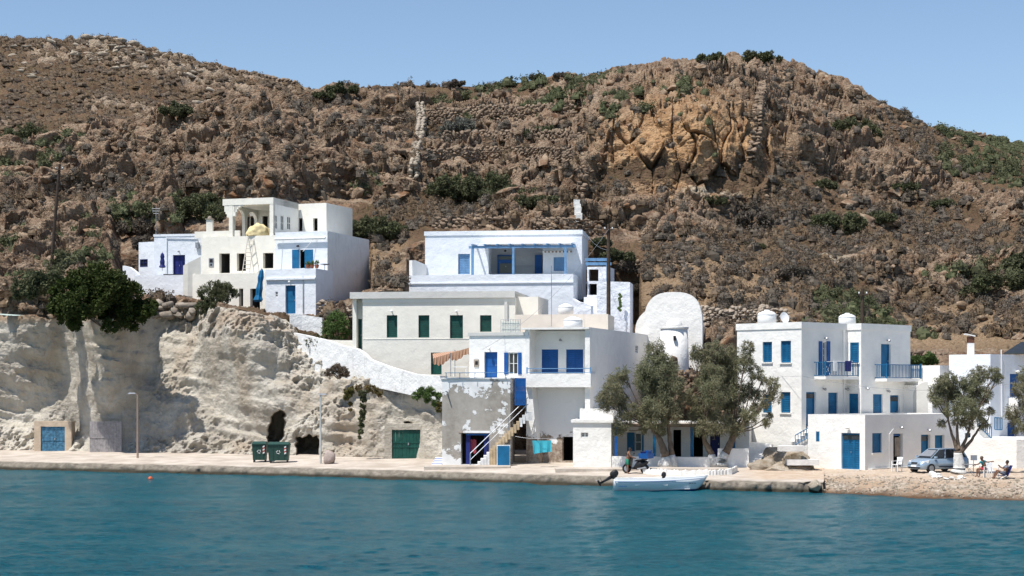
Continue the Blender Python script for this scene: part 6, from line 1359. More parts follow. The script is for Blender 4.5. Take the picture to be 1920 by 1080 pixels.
cable('overhead_cable', pl2-Vector((0, .2, .4)), W(905, 655, 121), 1.0, 'thin cable running from the middle utility pole down to the navy blue door house')
cable('overhead_cable', pl2-Vector((0, .2, 2)), W(1100, 440, 150), .3, 'short cable from the middle utility pole to the pergola house corner')
cable('overhead_cable', W(1226, 640, 138), W(1503, 705, 115), .8, 'thin cable sagging from the balcony house to the two storey house')
cable('overhead_cable', W(1503, 705, 115), W(1905, 718, 118), .7, 'thin cable crossing the fronts of the two right houses')
# rubbish containers
def bin_(px0, px1, y0, y1, label, seed):
    p = G((px0+px1)/2, y1); w_ = (px1-px0)/F_PX*p.y; h = (y1-y0)/F_PX*p.y; t_ = thing('rubbish_container', p, label, 'rubbish container', 'green wheeled containers on the quay')
    M_bin = bpy.data.materials.get('green bin plastic') or plain('green bin plastic', (.022, .062, .05), .5); D_ = .95; x, y, z = p; a = w_/2
    mb = MB(); zb = z+.17; zt = z+h*.86; mb.hexa([(x-a*.84, y, zb), (x+a*.84, y, zb), (x+a*.84, y+D_*.8, zb), (x-a*.84, y+D_*.8, zb), (x-a*.96, y-.1, zt), (x+a*.96, y-.1, zt), (x+a*.96, y+D_, zt), (x-a*.96, y+D_, zt)])
    for k in (-.5, 0, .5): mb.hexa([(x+a*k-.03, y-.03, zb), (x+a*k+.03, y-.03, zb), (x+a*k+.03, y+.05, zb), (x+a*k-.03, y+.05, zb), (x+a*k-.03, y-.125, zt), (x+a*k+.03, y-.125, zt), (x+a*k+.03, y, zt), (x+a*k-.03, y, zt)])
    mb.build('body', M_bin, t_); mb = MB(); mb.box(x-a, x+a, y-.15, y+D_+.05, zt+.002, zt+.07); b = MB(); n = 8
    for i in range(n):
        t0, t1 = i/n, (i+1)/n; f = lambda t: .15*math.sin(math.pi*t); mb.hexa([(x-a*.97, y-.1+t0*D_, zt+.07), (x+a*.97, y-.1+t0*D_, zt+.07), (x+a*.97, y-.1+t1*D_, zt+.07), (x-a*.97, y-.1+t1*D_, zt+.07), (x-a*.9, y-.1+t0*D_, zt+.075+f(t0)), (x+a*.9, y-.1+t0*D_, zt+.075+f(t0)), (x+a*.9, y-.1+t1*D_, zt+.075+f(t1)), (x-a*.9, y-.1+t1*D_, zt+.075+f(t1))])
    mb.build('lid', M_bin, t_)
    for sx in (-.75, .75):
        for sy in (.1, .7): m2 = MB(); cx, cy_ = x+a*sx, y+D_*sy; m2.tube([(cx-.03, cy_, z+.09), (cx+.03, cy_, z+.09)], .09, 12); m2.build('wheel', M_black, t_)
    def fx(u, v): q = (v-zb)/(zt-zb); return (x+u, y-.012-.1*q-.03, v)
    mb = MB(); zc = zb+(zt-zb)*.55; R_ = .16
    for k in range(3):
        a0 = math.pi/2+k*2*math.pi/3; p0 = [(R_*math.cos(a0+d), R_*math.sin(a0+d)) for d in (.15, 1.5)]; p1 = [(R_*.6*math.cos(a0+d), R_*.6*math.sin(a0+d)) for d in (.3, 1.3)]
        mb.poly([fx(u, zc+v) for u, v in (p0[0], p0[1], p1[1], p1[0])]); e = a0+1.6; mb.poly([fx(u, zc+v) for u, v in ((R_*1.15*math.cos(e-.25), R_*1.15*math.sin(e-.25)), (R_*.8*math.cos(e+.25), R_*.8*math.sin(e+.25)), (R_*.45*math.cos(e-.3), R_*.45*math.sin(e-.3)))])
    mb.build('recycling_mark', M_frame, t_); mb = MB(); xs_ = a*.62
    for i in range(5): v0 = zb+(zt-zb)*(.4+.1*i); mb.poly([fx(xs_-.07, v0), fx(xs_+.07, v0+.06), fx(xs_+.07, v0+.06+(zt-zb)*.1), fx(xs_-.07, v0+(zt-zb)*.1)], i % 2)
    mb.build('warning_stripes', [M_frame, bpy.data.materials.get('red paint') or plain('red paint', (.45, .04, .03), .5)], t_)
bin_(472, 500, 828, 867, 'left of the two green wheeled rubbish containers, the narrower looking one', 1); bin_(501, 543, 829, 868, 'right and wider of the two green rubbish containers in front of the tall cave', 2)
p = G(617, 870); V, Fc = rockmesh(5, 2, 1, 6, (.6, .75)); o = npmesh('stone_block', V*np.array([.52, .4, .6])+np.array(p)+np.array([0, .3, .38]), Fc, plain('pinkish concrete', (.36, .29, .26), .9, .3, 3, .5)); tag(o, 'pinkish concrete block beside the pale street lamp', 'block')
# cliff garage doors
def cliffdoor(px0, y0, px1, y1, mt, label, n, rails=(), frm=None, Yo=-.75):
    Y = float(np.interp((px0+px1)/2, cpx, CY[int(nt_*.06)]))+Yo; A_, B_ = W0(px0, y1, Y), W0(px1, y0, Y); root = thing('boathouse_door', A_, label, 'boathouse door')
    F = Face((A_.x, Y), (B_.x, Y)); h = B_.z-A_.z; mb = MB(); w_ = F.L
    for i in range(n): x0 = w_*i/n; F.box(mb, x0+.008, x0+w_/n-.008, A_.z+.01, B_.z, -.06, -.004*(i % 3))
    mb.build('boards', mt, root); mb = MB()
    for f in rails: F.box(mb, 0, w_, A_.z+h*f, A_.z+h*f+.12, .002, .03)
    F.box(mb, w_*.5-.03, w_*.5+.03, A_.z, B_.z, .002, .02); mb.build('battens', mt, root)
    if frm is not None:
        mb = MB(); fw_ = .55; F.box(mb, -fw_, -.005, A_.z-.2, B_.z+.45, -1.2, .1); F.box(mb, w_+.005, w_+fw_, A_.z-.2, B_.z+.45, -1.2, .1); F.box(mb, -.005, w_+.005, B_.z+.02, B_.z+.45, -1.2, .1); mb.build('plaster_frame', frm, root)
    mb = MB(); F.box(mb, w_*.56, w_*.6, A_.z+h*.48, A_.z+h*.56, .02, .06); mb.build('latch', M_metal, root)
M_ob = plain('faded blue boards', (.06, .17, .27), .8, .45, 5, .3); M_pg = plain('grey purple boards', (.30, .28, .28), .85, .25, 5, .4)
M_pf = plain('ochre plaster frame', (.50, .40, .30), .95, .2, 1.5, .6)
cliffdoor(77, 800, 122, 848, M_ob, 'faded blue boathouse door in the cliff at the far left', 8, (.02, .45, .9), M_pf); cliffdoor(168, 790, 228, 853, M_pg, 'tall weathered grey double door in the cliff, left of the rusty lamp', 12, (.5,), None, -1.1)
cliffdoor(735, 806, 788, 861, M_green, 'wide bottle green garage door cut into the rock left of the peeling house', 8, (.05, .4, .55, .92), M_tuff)
# laundry line and towels
a = W(966, 818, 118.6); b_ = W(1076, 813, 116.5); cable('washing_line', a, b_, .25, 'washing line strung from the stair rail to the small white harbour house', .012)
M_turq = plain('turquoise towel cloth', (.06, .42, .52), .9, .1, 4); mb = MB(); n = 12
for i in range(n):
    x0, x1 = 998+36*i/n, 998+36*(i+1)/n; d0 = .07*math.sin(i*1.3); d1 = .07*math.sin((i+1)*1.3); yt0 = 826+1.5*math.sin(i/n*3.1); yb0 = 852-5*(i/n)**.5+2; yb1 = 852-5*((i+1)/n)**.5+2
    p = [W(x0+3*(1-i/n), yb0-2, 117.9), W(x1+3*(1-(i+1)/n), yb1-2, 117.9), W(x1, 826, 117.9), W(x0, 826, 117.9)]; q = [v+Vector((0, dd_, 0)) for v, dd_ in zip(p, (d0, d1, d1*.4, d0*.4))]; mb.hexa([q[0], q[1], q[1]+Vector((0, .02, 0)), q[0]+Vector((0, .02, 0)), q[3], q[2], q[2]+Vector((0, .02, 0)), q[3]+Vector((0, .02, 0))])
o = mb.build('beach_towel', M_turq); tag(o, 'turquoise beach towel pegged on the washing line', 'towel')
t_ = thing('low_table', G(838, 870), 'low table with a white base beside the dark doorway of the peeling house', 'table'); p = G(838, 871); mb = MB(); mb.box(p.x-.75, p.x+.85, p.y, p.y+.7, p.z+.44, p.z+.5); mb.build('table_top', M_stone_w, t_); mb = MB(); mb.box(p.x-.1, p.x+.75, p.y+.05, p.y+.65, p.z, p.z+.44); mb.build('base', M_aged, t_)
mb = MB()
for i in range(9):
    x0, x1 = p.x-.8, p.x-.1; z1 = p.z+.52-.06*i; z2 = z1-.06; y1_ = p.y-.02-.05*i; sl_ = -.03*i
    mb.hexa([(x0+sl_, y1_-.05, z2), (x1+sl_, y1_-.05, z2), (x1+sl_, y1_-.03, z2), (x0+sl_, y1_-.03, z2), (x0+sl_, y1_, z1), (x1+sl_, y1_, z1), (x1+sl_, y1_+.02, z1), (x0+sl_, y1_+.02, z1)], i % 2)
o = mb.build('striped_towel', [M_plastic, plain('towel blue stripe', (.08, .12, .40), .9)]); tag(o, 'blue and white striped towel draped over the low table', 'towel')
# whitewashed ring of stones round the trees
def ring(pts, h, label, mt=M_dirt, seed=50, sz=.45): return stonewall([(Vector(q), h) for q in pts], .4, sz, mt, label, 'tree_kerb', seed)
pp = [G(1206, 889), G(1240, 891), G(1280, 892), G(1330, 892), G(1372, 890), G(1384, 884)]; mb = MB(); rs = np.random.RandomState(9); q_ = []
for a, b_ in zip(pp[:-1], pp[1:]):
    for i in range(14): q = a.lerp(b_, i/14); q_.append((q+Vector((0, rs.uniform(-.05, .05), 0)), .34+rs.uniform(-.07, .07)))
for (a, h0), (b_, h1) in zip(q_[:-1], q_[1:]): w_ = Vector((0, .5, 0)); mb.hexa([a-Vector((0, 0, .3)), b_-Vector((0, 0, .3)), b_+w_-Vector((0, 0, .3)), a+w_-Vector((0, 0, .3)), a+Vector((0, .04, h0)), b_+Vector((0, .04, h1)), b_+w_+Vector((0, 0, h1)), a+w_+Vector((0, 0, h0))])
o = mb.build('tree_kerb', M_dirt); tag(o, 'long whitewashed stone kerb round the feet of the two big tamarisks', 'kerb')
ring([G(1745, 893), G(1765, 898), G(1792, 899), G(1815, 896)], .16, 'ragged ring of whitewashed stones round the beach tamarisk', seed=52, sz=.3)
mb = MB(); ps = [G(1214, 889), G(1372, 890)]; mb.hexa([(ps[0].x, ps[0].y+.3, .5), (ps[1].x, ps[1].y+.3, .5), (ps[1].x, ps[1].y+2.4, .5), (ps[0].x, ps[0].y+2.4, .5), (ps[0].x, ps[0].y+.3, ps[0].z+.34), (ps[1].x, ps[1].y+.3, ps[1].z+.34), (ps[1].x, ps[1].y+2.4, ps[1].z+.36), (ps[0].x, ps[0].y+2.4, ps[0].z+.36)]); tag(mb.build('tree_bed', M_quay), kind='structure')
# rocky mound and steps left of the ground floor block
V, Fc = rockmesh(91, 4, 1, 22, (.4, .75))
def mound(px, py, sx, sy, sz_, seed, label, mt=M_prock, rz=0):
    V, Fc = rockmesh(seed, 4, 1, 22, (.4, .78)); x, y, z = V.T; V = V*(1+.25*(fbm(x*3+seed, y*3, z*3, 4, seed)[:, None]-.5)); p = G(px, py); V = (V*np.array([sx, sy, sz_]))@np.array(Matrix.Rotation(rz, 3, 'Y')).T+np.array(p)
    o = npmesh('rock_outcrop', V, Fc, mt); tag(o, label, 'rock')
M_tan = NT('tan bedrock'); c = M_tan.mix(M_tan.mr(M_tan.noise(1.5, 8, .7), .38, .62), (.30, .235, .165), (.54, .47, .38)); M_tan.bump(M_tan.noise(3, 10, .75), 1, .3); M_tan = M_tan.out(c, .95, Specular_IOR_Level=.05)
mound(1468, 881, 2.6, 1.6, .9, 91, 'broad tan bedrock outcrop between the white ramp and the one storey block', M_tan); mound(1492, 878, 1.5, 1.5, 2.0, 92, 'higher part of the tan bedrock below the blue balustrade', M_tan, -.2); mound(1440, 880, 1.3, 1.2, 1.2, 93, 'left knob of the tan bedrock beside the white ramp', M_tan); mound(1462, 874, 2.2, 1.6, 2.3, 94, 'rough bank of soil and rock under the left wall of the two storey house', M_tan); mound(1528, 873, 1.5, .8, .75, 95, 'whitewashed rock at the foot of the one storey block', M_dirt)
for i, (x, y, w_, lab) in enumerate(((1480, 836, 1.6, 'upper pale stone step on the bedrock'), (1500, 862, 2.0, 'lower long pale stone step on the bedrock'))):
    p = G(x, 880); z = CAMZ-(y-HOR)/F_PX*(p.y-1.2); mb = MB(); mb.box(p.x-w_/2, p.x+w_/2, p.y-1.4, p.y-.2, z-.35, z); o = mb.build('stone_step', M_dirt); tag(o, lab, 'step')
V, Fc = rockmesh(97, 3, 1, 14, (.5, .8)); p = G(1530, 915); o = npmesh('harbour_rock', V*np.array([.65, .5, .45])+np.array((p.x, YS(1530)+.1, .35)), Fc, M_prock); tag(o, 'broken pale rock at the end of the quay where the beach begins', 'rock')
# dish, chairs, table
p = W(1469, 606, 121.3); t_ = thing('satellite_dish', p, 'white satellite dish beside the left tank on the two storey house', 'satellite dish'); mb = MB(); c = W(1470, 596, 121.3); mb.tube([p-Vector((0, 0, .2)), c+Vector((0, .1, -.1))], .03, 6); mb.build('bracket', M_metal, t_)
mb = MB(); d = Vector((.45, -.85, .25)).normalized(); a1 = d.cross(Vector((0, 0, 1))).normalized(); a2 = d.cross(a1); n = 20; b0 = len(mb.v)
for r_, dz in ((.02, 0), (.2, .02), (.36, .07), (.365, .09), (.2, .04), (.02, .02)):
    for k in range(n): th = 2*math.pi*k/n; mb.v.append(tuple(c+(a1*math.cos(th)+a2*math.sin(th)*1.1)*r_+d*dz))
for i in range(5):
    for k in range(n): mb.f.append((b0+i*n+k, b0+i*n+(k+1) % n, b0+(i+1)*n+(k+1) % n, b0+(i+1)*n+k)); mb.m.append(0)
mb.build('dish', M_plastic, t_)
def dish2():
    c = W(609, 497, 147); t2 = thing('satellite_dish', c, 'whitish dish leaning at the corner of the lower blue door terrace', 'satellite dish'); mb = MB(); mb.lathe((c.x, c.y, c.z-.02), [(.02, 0), (.3, .03), (.42, .09), (.43, .11), (.3, .06), (.02, .03)], 18); o = mb.build('dish', M_metal, t2); mb = MB(); mb.tube([c, c+Vector((0, 0, -.4))], .03, 5); mb.build('bracket', M_metal, t2)
dish2()
def chair(p, rz, label, group='white plastic chairs on the waterfront'):
    t_ = thing('plastic_chair', p, label, 'chair', group); M = Matrix.Translation(p) @ Matrix.Rotation(rz, 4, 'Z'); T = lambda v: tuple(M @ Vector(v))
    def hb(nm, *bs):
        mb = MB()
        for x0, x1, y0, y1, z0, z1, sl in bs: mb.hexa([T(v) for v in ((x0, y0, z0), (x1, y0, z0), (x1, y1, z0), (x0, y1, z0), (x0, y0+sl, z1), (x1, y0+sl, z1), (x1, y1+sl, z1), (x0, y1+sl, z1))])
        mb.build(nm, M_plastic, t_)
    hb('seat', (-.23, .23, -.24, .2, .41, .45, 0)); hb('backrest', *[(-.22+.09*i, -.16+.09*i, .2, .225, .45, .85, .09) for i in range(5)], (-.24, .24, .29, .32, .82, .9, .02))
    for sx in (-1, 1):
        hb('armrest', (sx*.25-.03, sx*.25+.03, -.22, .24, .64, .67, 0), (sx*.25-.025, sx*.25+.025, -.22, -.17, .45, .64, 0))
        for sy in (-.22, .18): hb('leg', (sx*.23-.025, sx*.23+.025, sy-.025, sy+.025, 0, .41, 0))
chair(G(1682, 884), -.9, 'white plastic chair beside the open door of the one storey block')
c1 = G(1846, 895); chair(c1, -1.2, 'white plastic chair under the person in the teal shirt'); c2 = G(1861, 897); chair(c2, .4, 'empty white plastic chair right of the person in teal')
p = G(1818, 893); t_ = thing('garden_table', p, 'thin metal garden table beside the beach tamarisk', 'table'); mb = MB(); mb.box(p.x-.42, p.x+.42, p.y-.3, p.y+.3, p.z+.70, p.z+.73); mb.build('table_top', M_metal, t_)
for sx in (-1, 1):
    for sy in (-1, 1): mb = MB(); mb.tube([(p.x+sx*.34, p.y+sy*.25, p.z+.7), (p.x-sx*.05, p.y+sy*.25, p.z+.35), (p.x+sx*.34, p.y+sy*.25, p.z)], .015, 5); mb.build('leg', M_metal, t_)
p = G(1825, 885); t_ = thing('sign_board', p, 'small pale board on a post behind the garden table', 'board'); q = W0(1826, 860, p.y); mb = MB(); mb.box(q.x-.2, q.x+.2, q.y-.02, q.y+.02, q.z-.1, q.z+.22); mb.build('panel', M_plastic, t_); mb = MB(); mb.tube([p, (q.x, q.y+.03, q.z)], .02, 5); mb.build('post', M_metal, t_)
p = G(1906, 897); t_ = thing('beach_bench', p, 'low slatted bench at the right edge of the beach', 'bench'); mb = MB()
for i in range(4): mb.box(p.x-.75, p.x+1.0, p.y+.14*i, p.y+.14*i+.11, p.z+.32, p.z+.36)
mb.build('seat', M_stone_g, t_)
for sx in (-.6, .8): mb = MB(); mb.box(p.x+sx-.03, p.x+sx+.03, p.y+.02, p.y+.5, p.z, p.z+.32); mb.build('leg', M_metal, t_)
# plant pots, cactus
for i, (px, lab) in enumerate(((585, 'left terracotta pot with red and green plant on the blue door terrace'), (594, 'right terracotta pot on the blue door terrace'), (577, 'small leafy pot plant by the bright blue shutters'))):
    p = W(px, 503, 146.6); t_ = thing('potted_plant', p, lab, 'potted plant'); mb = MB(); mb.lathe(tuple(p), [(.13, 0), (.2, .28), (.21, .3)], 12); mb.build('pot', plain('terracotta%d' % i, (.34, .12, .06), .8), t_); rs = np.random.RandomState(i); V, Fc = leaves([np.array(p)+np.array([0, 0, .45])], [.26], 160, .16, .05, rs, -.5); npmesh('foliage', V, Fc, ML['fresh'], t_)
p = W(1163, 586, 142.7); t_ = thing('cactus', p, 'narrow green cactus growing on the lumpy white wall', 'cactus'); rs = np.random.RandomState(2); mb = MB()
for i in range(9): q = p+Vector((rs.uniform(-.14, .16), -.12, .05+i*.16)); mb.lathe((q.x, q.y, q.z), [(.02, 0), (.12, .08), (.13, .18), (.02, .28)], 8, 0, 1, .4)
mb.build('pads', ML['fresh'], t_)
p = W0(282, 899, 6.1*F_PX/(899-HOR)); mb = MB(); mb.lathe((p.x, p.y, -.08), [(.02, 0), (.14, .06), (.17, .15), (.1, .26), (.02, .3)], 12); o = mb.build('mooring_buoy', plain('orange buoy', (.55, .10, .03), .5)); tag(o, 'tiny orange buoy floating off the left quay', 'buoy')
mb = MB(); a = W(320, 514, 152); t_ = thing('terrace_table', a, 'dark table top showing over the terrace wall below the navy door', 'table'); mb.box(a.x-.7, a.x+1.1, a.y+.3, a.y+1.0, a.z-.1, a.z+.02); mb.build('table_top', M_black, t_); mb = MB(); mb.box(a.x-.6, a.x-.5, a.y+.4, a.y+.5, a.z-.8, a.z-.1); mb.build('leg', M_black, t_)
# ---------------------------------------------------------------- boat
def boat():
    Yb_ = 6.1*F_PX/(921.5-HOR)+.9; p = W0(1232, 921, Yb_); p.z = 0; t_ = thing('motor_boat', p, 'small open white motor boat with a blue keel moored at the quay', 'boat')
    x0 = W0(1151, 0, Yb_).x; x1 = W0(1323, 0, Yb_).x; L_ = x1-x0; n = 26; m = 9
    def sec(f):
        w_ = .86*(1-max(0, (f-.45)/.55)**2.4)*(.93+.07*min(1, f*4)); sh = .66+.24*f**2.2+.05*(1-f); kl = -.16+.30*max(0, (f-.78)/.22)**2; return w_, sh, kl
    Vs = []; Fs_ = []; mi = []
    for i in range(n+1):
        f = i/n; w_, sh, kl = sec(f); x = x0+L_*f
        for j in range(m):
            g = j/(m-1); s_ = 2*g-1; a = abs(s_); y = w_*math.copysign(min(1, a**.75*1.0), s_); z = kl+(sh-kl)*(a**1.9)
            Vs.append((x-.55*f**3*(1-a**1.2)*max(0, (f-.3)/.7)+.10*f**6*a, Yb_+y, z))
    for i in range(n):
        for j in range(m-1): Fs_.append((i*m+j, (i+1)*m+j, (i+1)*m+j+1, i*m+j+1)); mi.append(0)
    Fs_.append(tuple(range(m))); mi.append(0)
    t = NT('boat gelcoat'); g = t.n('NewGeometry'); zz = t.n('SeparateXYZ', {0: g.outputs['Position']}); bl = t.math('ADD', zz.outputs[2], t.math('MULTIPLY', t.math('SUBTRACT', zz.outputs[0], x0+L_*.5), -.035))
    M_gel = t.out(t.mix(t.mr(bl, .03, .05, 0, 1), (.02, .05, .22), (.72, .75, .77)), .25)
    mb = MB(); mb.add(Vs, Fs_); o = mb.build('hull', M_gel, t_, True); sol = o.modifiers.new('thickness', 'SOLIDIFY'); sol.thickness = .04; sol.offset = -1
    for side in (-1, 1):
        mb = MB(); pts = []; 
        for i in range(n+1): f = i/n; w_, sh, kl = sec(f); pts.append((x0+L_*f+.12*f**6, Yb_+side*w_, sh+.01))
        mb.tube(pts, .035, 6); mb.build('gunwale', M_plastic, t_, True)
        mb = MB(); mb.tube([(q[0], q[1]+side*.012, q[2]-.13) for q in pts[:-1]], .014, 5); mb.build('rubbing_strake', M_royal, t_)
    mb = MB(); mb.box(x0+.1, x1-1.0, Yb_-.55, Yb_+.55, .12, .16); mb.build('floor', M_plastic, t_)
    for f in (.25, .55): w_ = sec(f)[0]; mb = MB(); mb.box(x0+L_*f-.14, x0+L_*f+.14, Yb_-w_*.94, Yb_+w_*.94, .36, .41); mb.build('thwart', M_plastic, t_)
    mb = MB(); w_ = .55; mb.hexa([(x1-1.1, Yb_-w_, .72), (x1-.12, Yb_-.06, .86), (x1-.12, Yb_+.06, .86), (x1-1.1, Yb_+w_, .72), (x1-1.1, Yb_-w_, .76), (x1-.12, Yb_-.06, .90), (x1-.12, Yb_+.06, .90), (x1-1.1, Yb_+w_, .76)]); mb.build('foredeck', M_plastic, t_)
    for i, dx in enumerate((0, .05, .1, .17, .22, .3, .36)): mb = MB() if i == 0 else mb; mb.box(x1-1.05+dx, x1-1.02+dx, Yb_-.66+.16*(dx), Yb_-.655+.16*dx, .44, .51)
    mb.build('registration_letters', M_black, t_)
    mb = MB(); 
    for i in range(7): mb.box(x0+.25+.07*i, x0+.29+.07*i, Yb_-.865, Yb_-.86, .28, .33)
    mb.build('name_letters', M_royal, t_)
    def outboard(c, ang, label, sc):
        r2 = thing('outboard_motor', c, label, 'outboard motor'); Mx = Matrix.Translation(c) @ Matrix.Rotation(ang, 4, 'Y') @ Matrix.Scale(sc, 4); T = lambda v: tuple(Mx @ Vector(v))
        def lz(nm, prof, mt):   # stacked rounded rectangles: (z, x0, x1, halfwidth)
            mb = MB(); b0 = 0; k = 10
            for z, a, b, hw_ in prof:
                for q in range(k): th = 2*math.pi*q/k; mb.v.append(T(((a+b)/2+(b-a)/2*math.copysign(abs(math.cos(th))**.6, math.cos(th)), hw_*math.copysign(abs(math.sin(th))**.6, math.sin(th)), z)))
            for i in range(len(prof)-1):
                for q in range(k): mb.f.append((i*k+q, i*k+(q+1) % k, (i+1)*k+(q+1) % k, (i+1)*k+q)); mb.m.append(0)
            mb.f.append(tuple(range(k))[::-1]); mb.m.append(0); mb.f.append(tuple((len(prof)-1)*k+q for q in range(k))); mb.m.append(0); mb.build(nm, mt, r2, True)
        lz('cowling', [(.0, -.2, .10, .11), (.08, -.3, .16, .14), (.3, -.34, .14, .14), (.46, -.3, .04, .12), (.52, -.2, -.04, .07)], M_black); lz('leg', [(-.75, -.07, .05, .025), (-.45, -.08, .06, .04), (0, -.14, .08, .08)], M_black)
        lz('cavitation_plate', [(-.62, -.3, .1, .1), (-.60, -.3, .1, .1)], M_black); lz('gearcase', [(-.86, -.2, .1, .02), (-.80, -.24, .16, .055), (-.74, -.2, .1, .02)], M_black)
        mb = MB()
        for q in range(3): th = q*2.09; mb.poly([T((-.26, 0, -.80)), T((-.24, .13*math.cos(th), -.80+.13*math.sin(th))), T((-.28, .13*math.cos(th+.7), -.80+.13*math.sin(th+.7)))])
        mb.build('propeller', M_metal, r2)
    outboard(Vector((x0-.16, Yb_-.1, .80)), math.radians(62), 'black outboard motor tilted up out of the water at the stern of the boat', 1.0)
    c = W0(1244, 895, Yb_); outboard(Vector((c.x, Yb_, .80)), math.radians(28), 'smaller black outboard motor standing amidships in the boat', .62)
boat()
cable('mooring_rope', W0(1316, 898, 109.5), G(1336, 899), .15, 'thin mooring rope from the bow of the motor boat to the quay', .018)
# ---------------------------------------------------------------- scooter
def scooter():
    p = G(1192, 888); t_ = thing('scooter', p, 'black scooter with a blue crate on its rear rack, parked by the left tamarisk', 'scooter'); M_blk = plain('scooter gloss black', (.02, .02, .022), .3, .05)
    Mx = Matrix.Translation(p) @ Matrix.Rotation(math.radians(-32), 4, 'Z') @ Matrix.Diagonal((1.05, 1.7, 1.06, 1)); T = lambda x, y, z: Mx @ Vector((x, y, z))
    def lp(nm, pr, mt, k=12):
        mb = MB()
        for c, a, b in pr:   # centre, half thickness x/z, half width y
            for q in range(k): th = 2*math.pi*q/k; mb.v.append(tuple(T(c[0]+a*math.cos(th)*c[2], b*math.sin(th), c[1]+a*math.cos(th)*c[3])))
        for i in range(len(pr)-1):
            for q in range(k): mb.f.append((i*k+q, i*k+(q+1) % k, (i+1)*k+(q+1) % k, (i+1)*k+q)); mb.m.append(0)
        mb.f.append(tuple(range(k))[::-1]); mb.m.append(0); mb.f.append(tuple((len(pr)-1)*k+q for q in range(k))); mb.m.append(0); return mb.build(nm, mt, t_, True)
    for nm, x in (('wheel', -.62), ('wheel', .62)):
        mb = MB(); b0 = 0; K = 22
        for i in range(K):
            a = 2*math.pi*i/K
            for q in range(8): th = 2*math.pi*q/8; r_ = .235+.06*math.cos(th); mb.v.append(tuple(T(x+r_*math.cos(a), .055*math.sin(th), .295+r_*math.sin(a))))
        for i in range(K):
            for q in range(8): mb.f.append((i*8+q, i*8+(q+1) % 8, ((i+1) % K)*8+(q+1) % 8, ((i+1) % K)*8+q)); mb.m.append(0)
        o = mb.build('wheel', M_black, t_, True); m2 = MB(); m2.tube([T(x, -.04, .295), T(x, .04, .295)], .17, 14); m2.build('rim', M_metal, o)
    lp('front_shield', [((-.42, .34, .9, .3), .08, .18), ((-.48, .58, .9, .3), .16, .24), ((-.42, .85, .9, .3), .15, .24), ((-.36, 1.02, .9, .3), .05, .12)], M_blk)
    lp('front_mudguard', [((-.78, .5, 0, 1), .03, .06), ((-.62, .6, 0, 1), .05, .08), ((-.46, .5, 0, 1), .03, .06)], M_blk)
    lp('floorboard', [((-.42, .32, 0, 1), .05, .15), ((.05, .30, 0, 1), .05, .15)], M_blk)
    lp('body', [((-.06, .34, 0, 1), .08, .14), ((.12, .48, 0, 1), .25, .18), ((.4, .55, 0, 1), .26, .19), ((.75, .68, 0, 1), .1, .12), ((.85, .72, 0, 1), .04, .07)], M_blk)
    lp('seat', [((-.02, .76, 0, 1), .03, .09), ((.1, .79, 0, 1), .06, .15), ((.45, .82, 0, 1), .06, .15), ((.72, .86, 0, 1), .05, .11), ((.78, .87, 0, 1), .02, .06)], M_black)
    for s_ in (-1, 1):
        mb = MB(); mb.tube([T(-.37, 0, 1.0), T(-.36, s_*.2, 1.03), T(-.27, s_*.34, 1.04)], .02, 6); mb.build('handlebar', M_metal, t_); mb = MB(); q = T(-.38, s_*.3, 1.2); mb.tube([T(-.34, s_*.26, 1.04), q], .008, 4); mb.lathe((q.x, q.y, q.z-.03), [(.02, 0), (.06, .02), (.06, .05), (.02, .07)], 10); mb.build('mirror', M_black, t_)
        mb = MB(); mb.tube([T(-.4, s_*.07, .78), T(-.62, s_*.07, .3)], .025, 6); mb.build('fork', M_metal, t_)
    mb = MB(); mb.tube([T(.25, -.15, .3), T(.85, -.17, .38)], .05, 8); mb.build('exhaust', M_metal, t_)
    mb = MB(); mb.box(-.1, -.02, 0, 0, 0, 0) if False else None; q = T(-.44, 0, .92); mb.lathe((q.x-.06, q.y, q.z-.05), [(.02, 0), (.08, .02), (.09, .07), (.04, .12)], 10); mb.build('headlight', M_glass, t_)
    def bx2(nm, x0, x1, y0, y1, z0, z1, mt, par=None):
        mb = MB(); mb.hexa([T(x0, y0, z0), T(x1, y0, z0), T(x1, y1, z0), T(x0, y1, z0), T(x0-.02, y0-.02, z1), T(x1+.02, y0-.02, z1), T(x1+.02, y1+.02, z1), T(x0-.02, y1+.02, z1)]); return mb.build(nm, mt, par)
    bx2('rack', .5, .95, -.16, .16, .90, .92, M_metal, t_)
    cr = thing('crate', T(.7, 0, .95), 'blue plastic crate strapped on the scooter rack', 'crate'); bx2('crate_body', .42, 1.02, -.24, .24, .93, 1.24, M_royal, cr); bx2('crate_contents', .5, .78, -.18, .18, 1.241, 1.34, M_navy, cr); bx2('crate_contents', .8, .97, -.15, .15, 1.242, 1.42, M_royal, cr)
scooter()
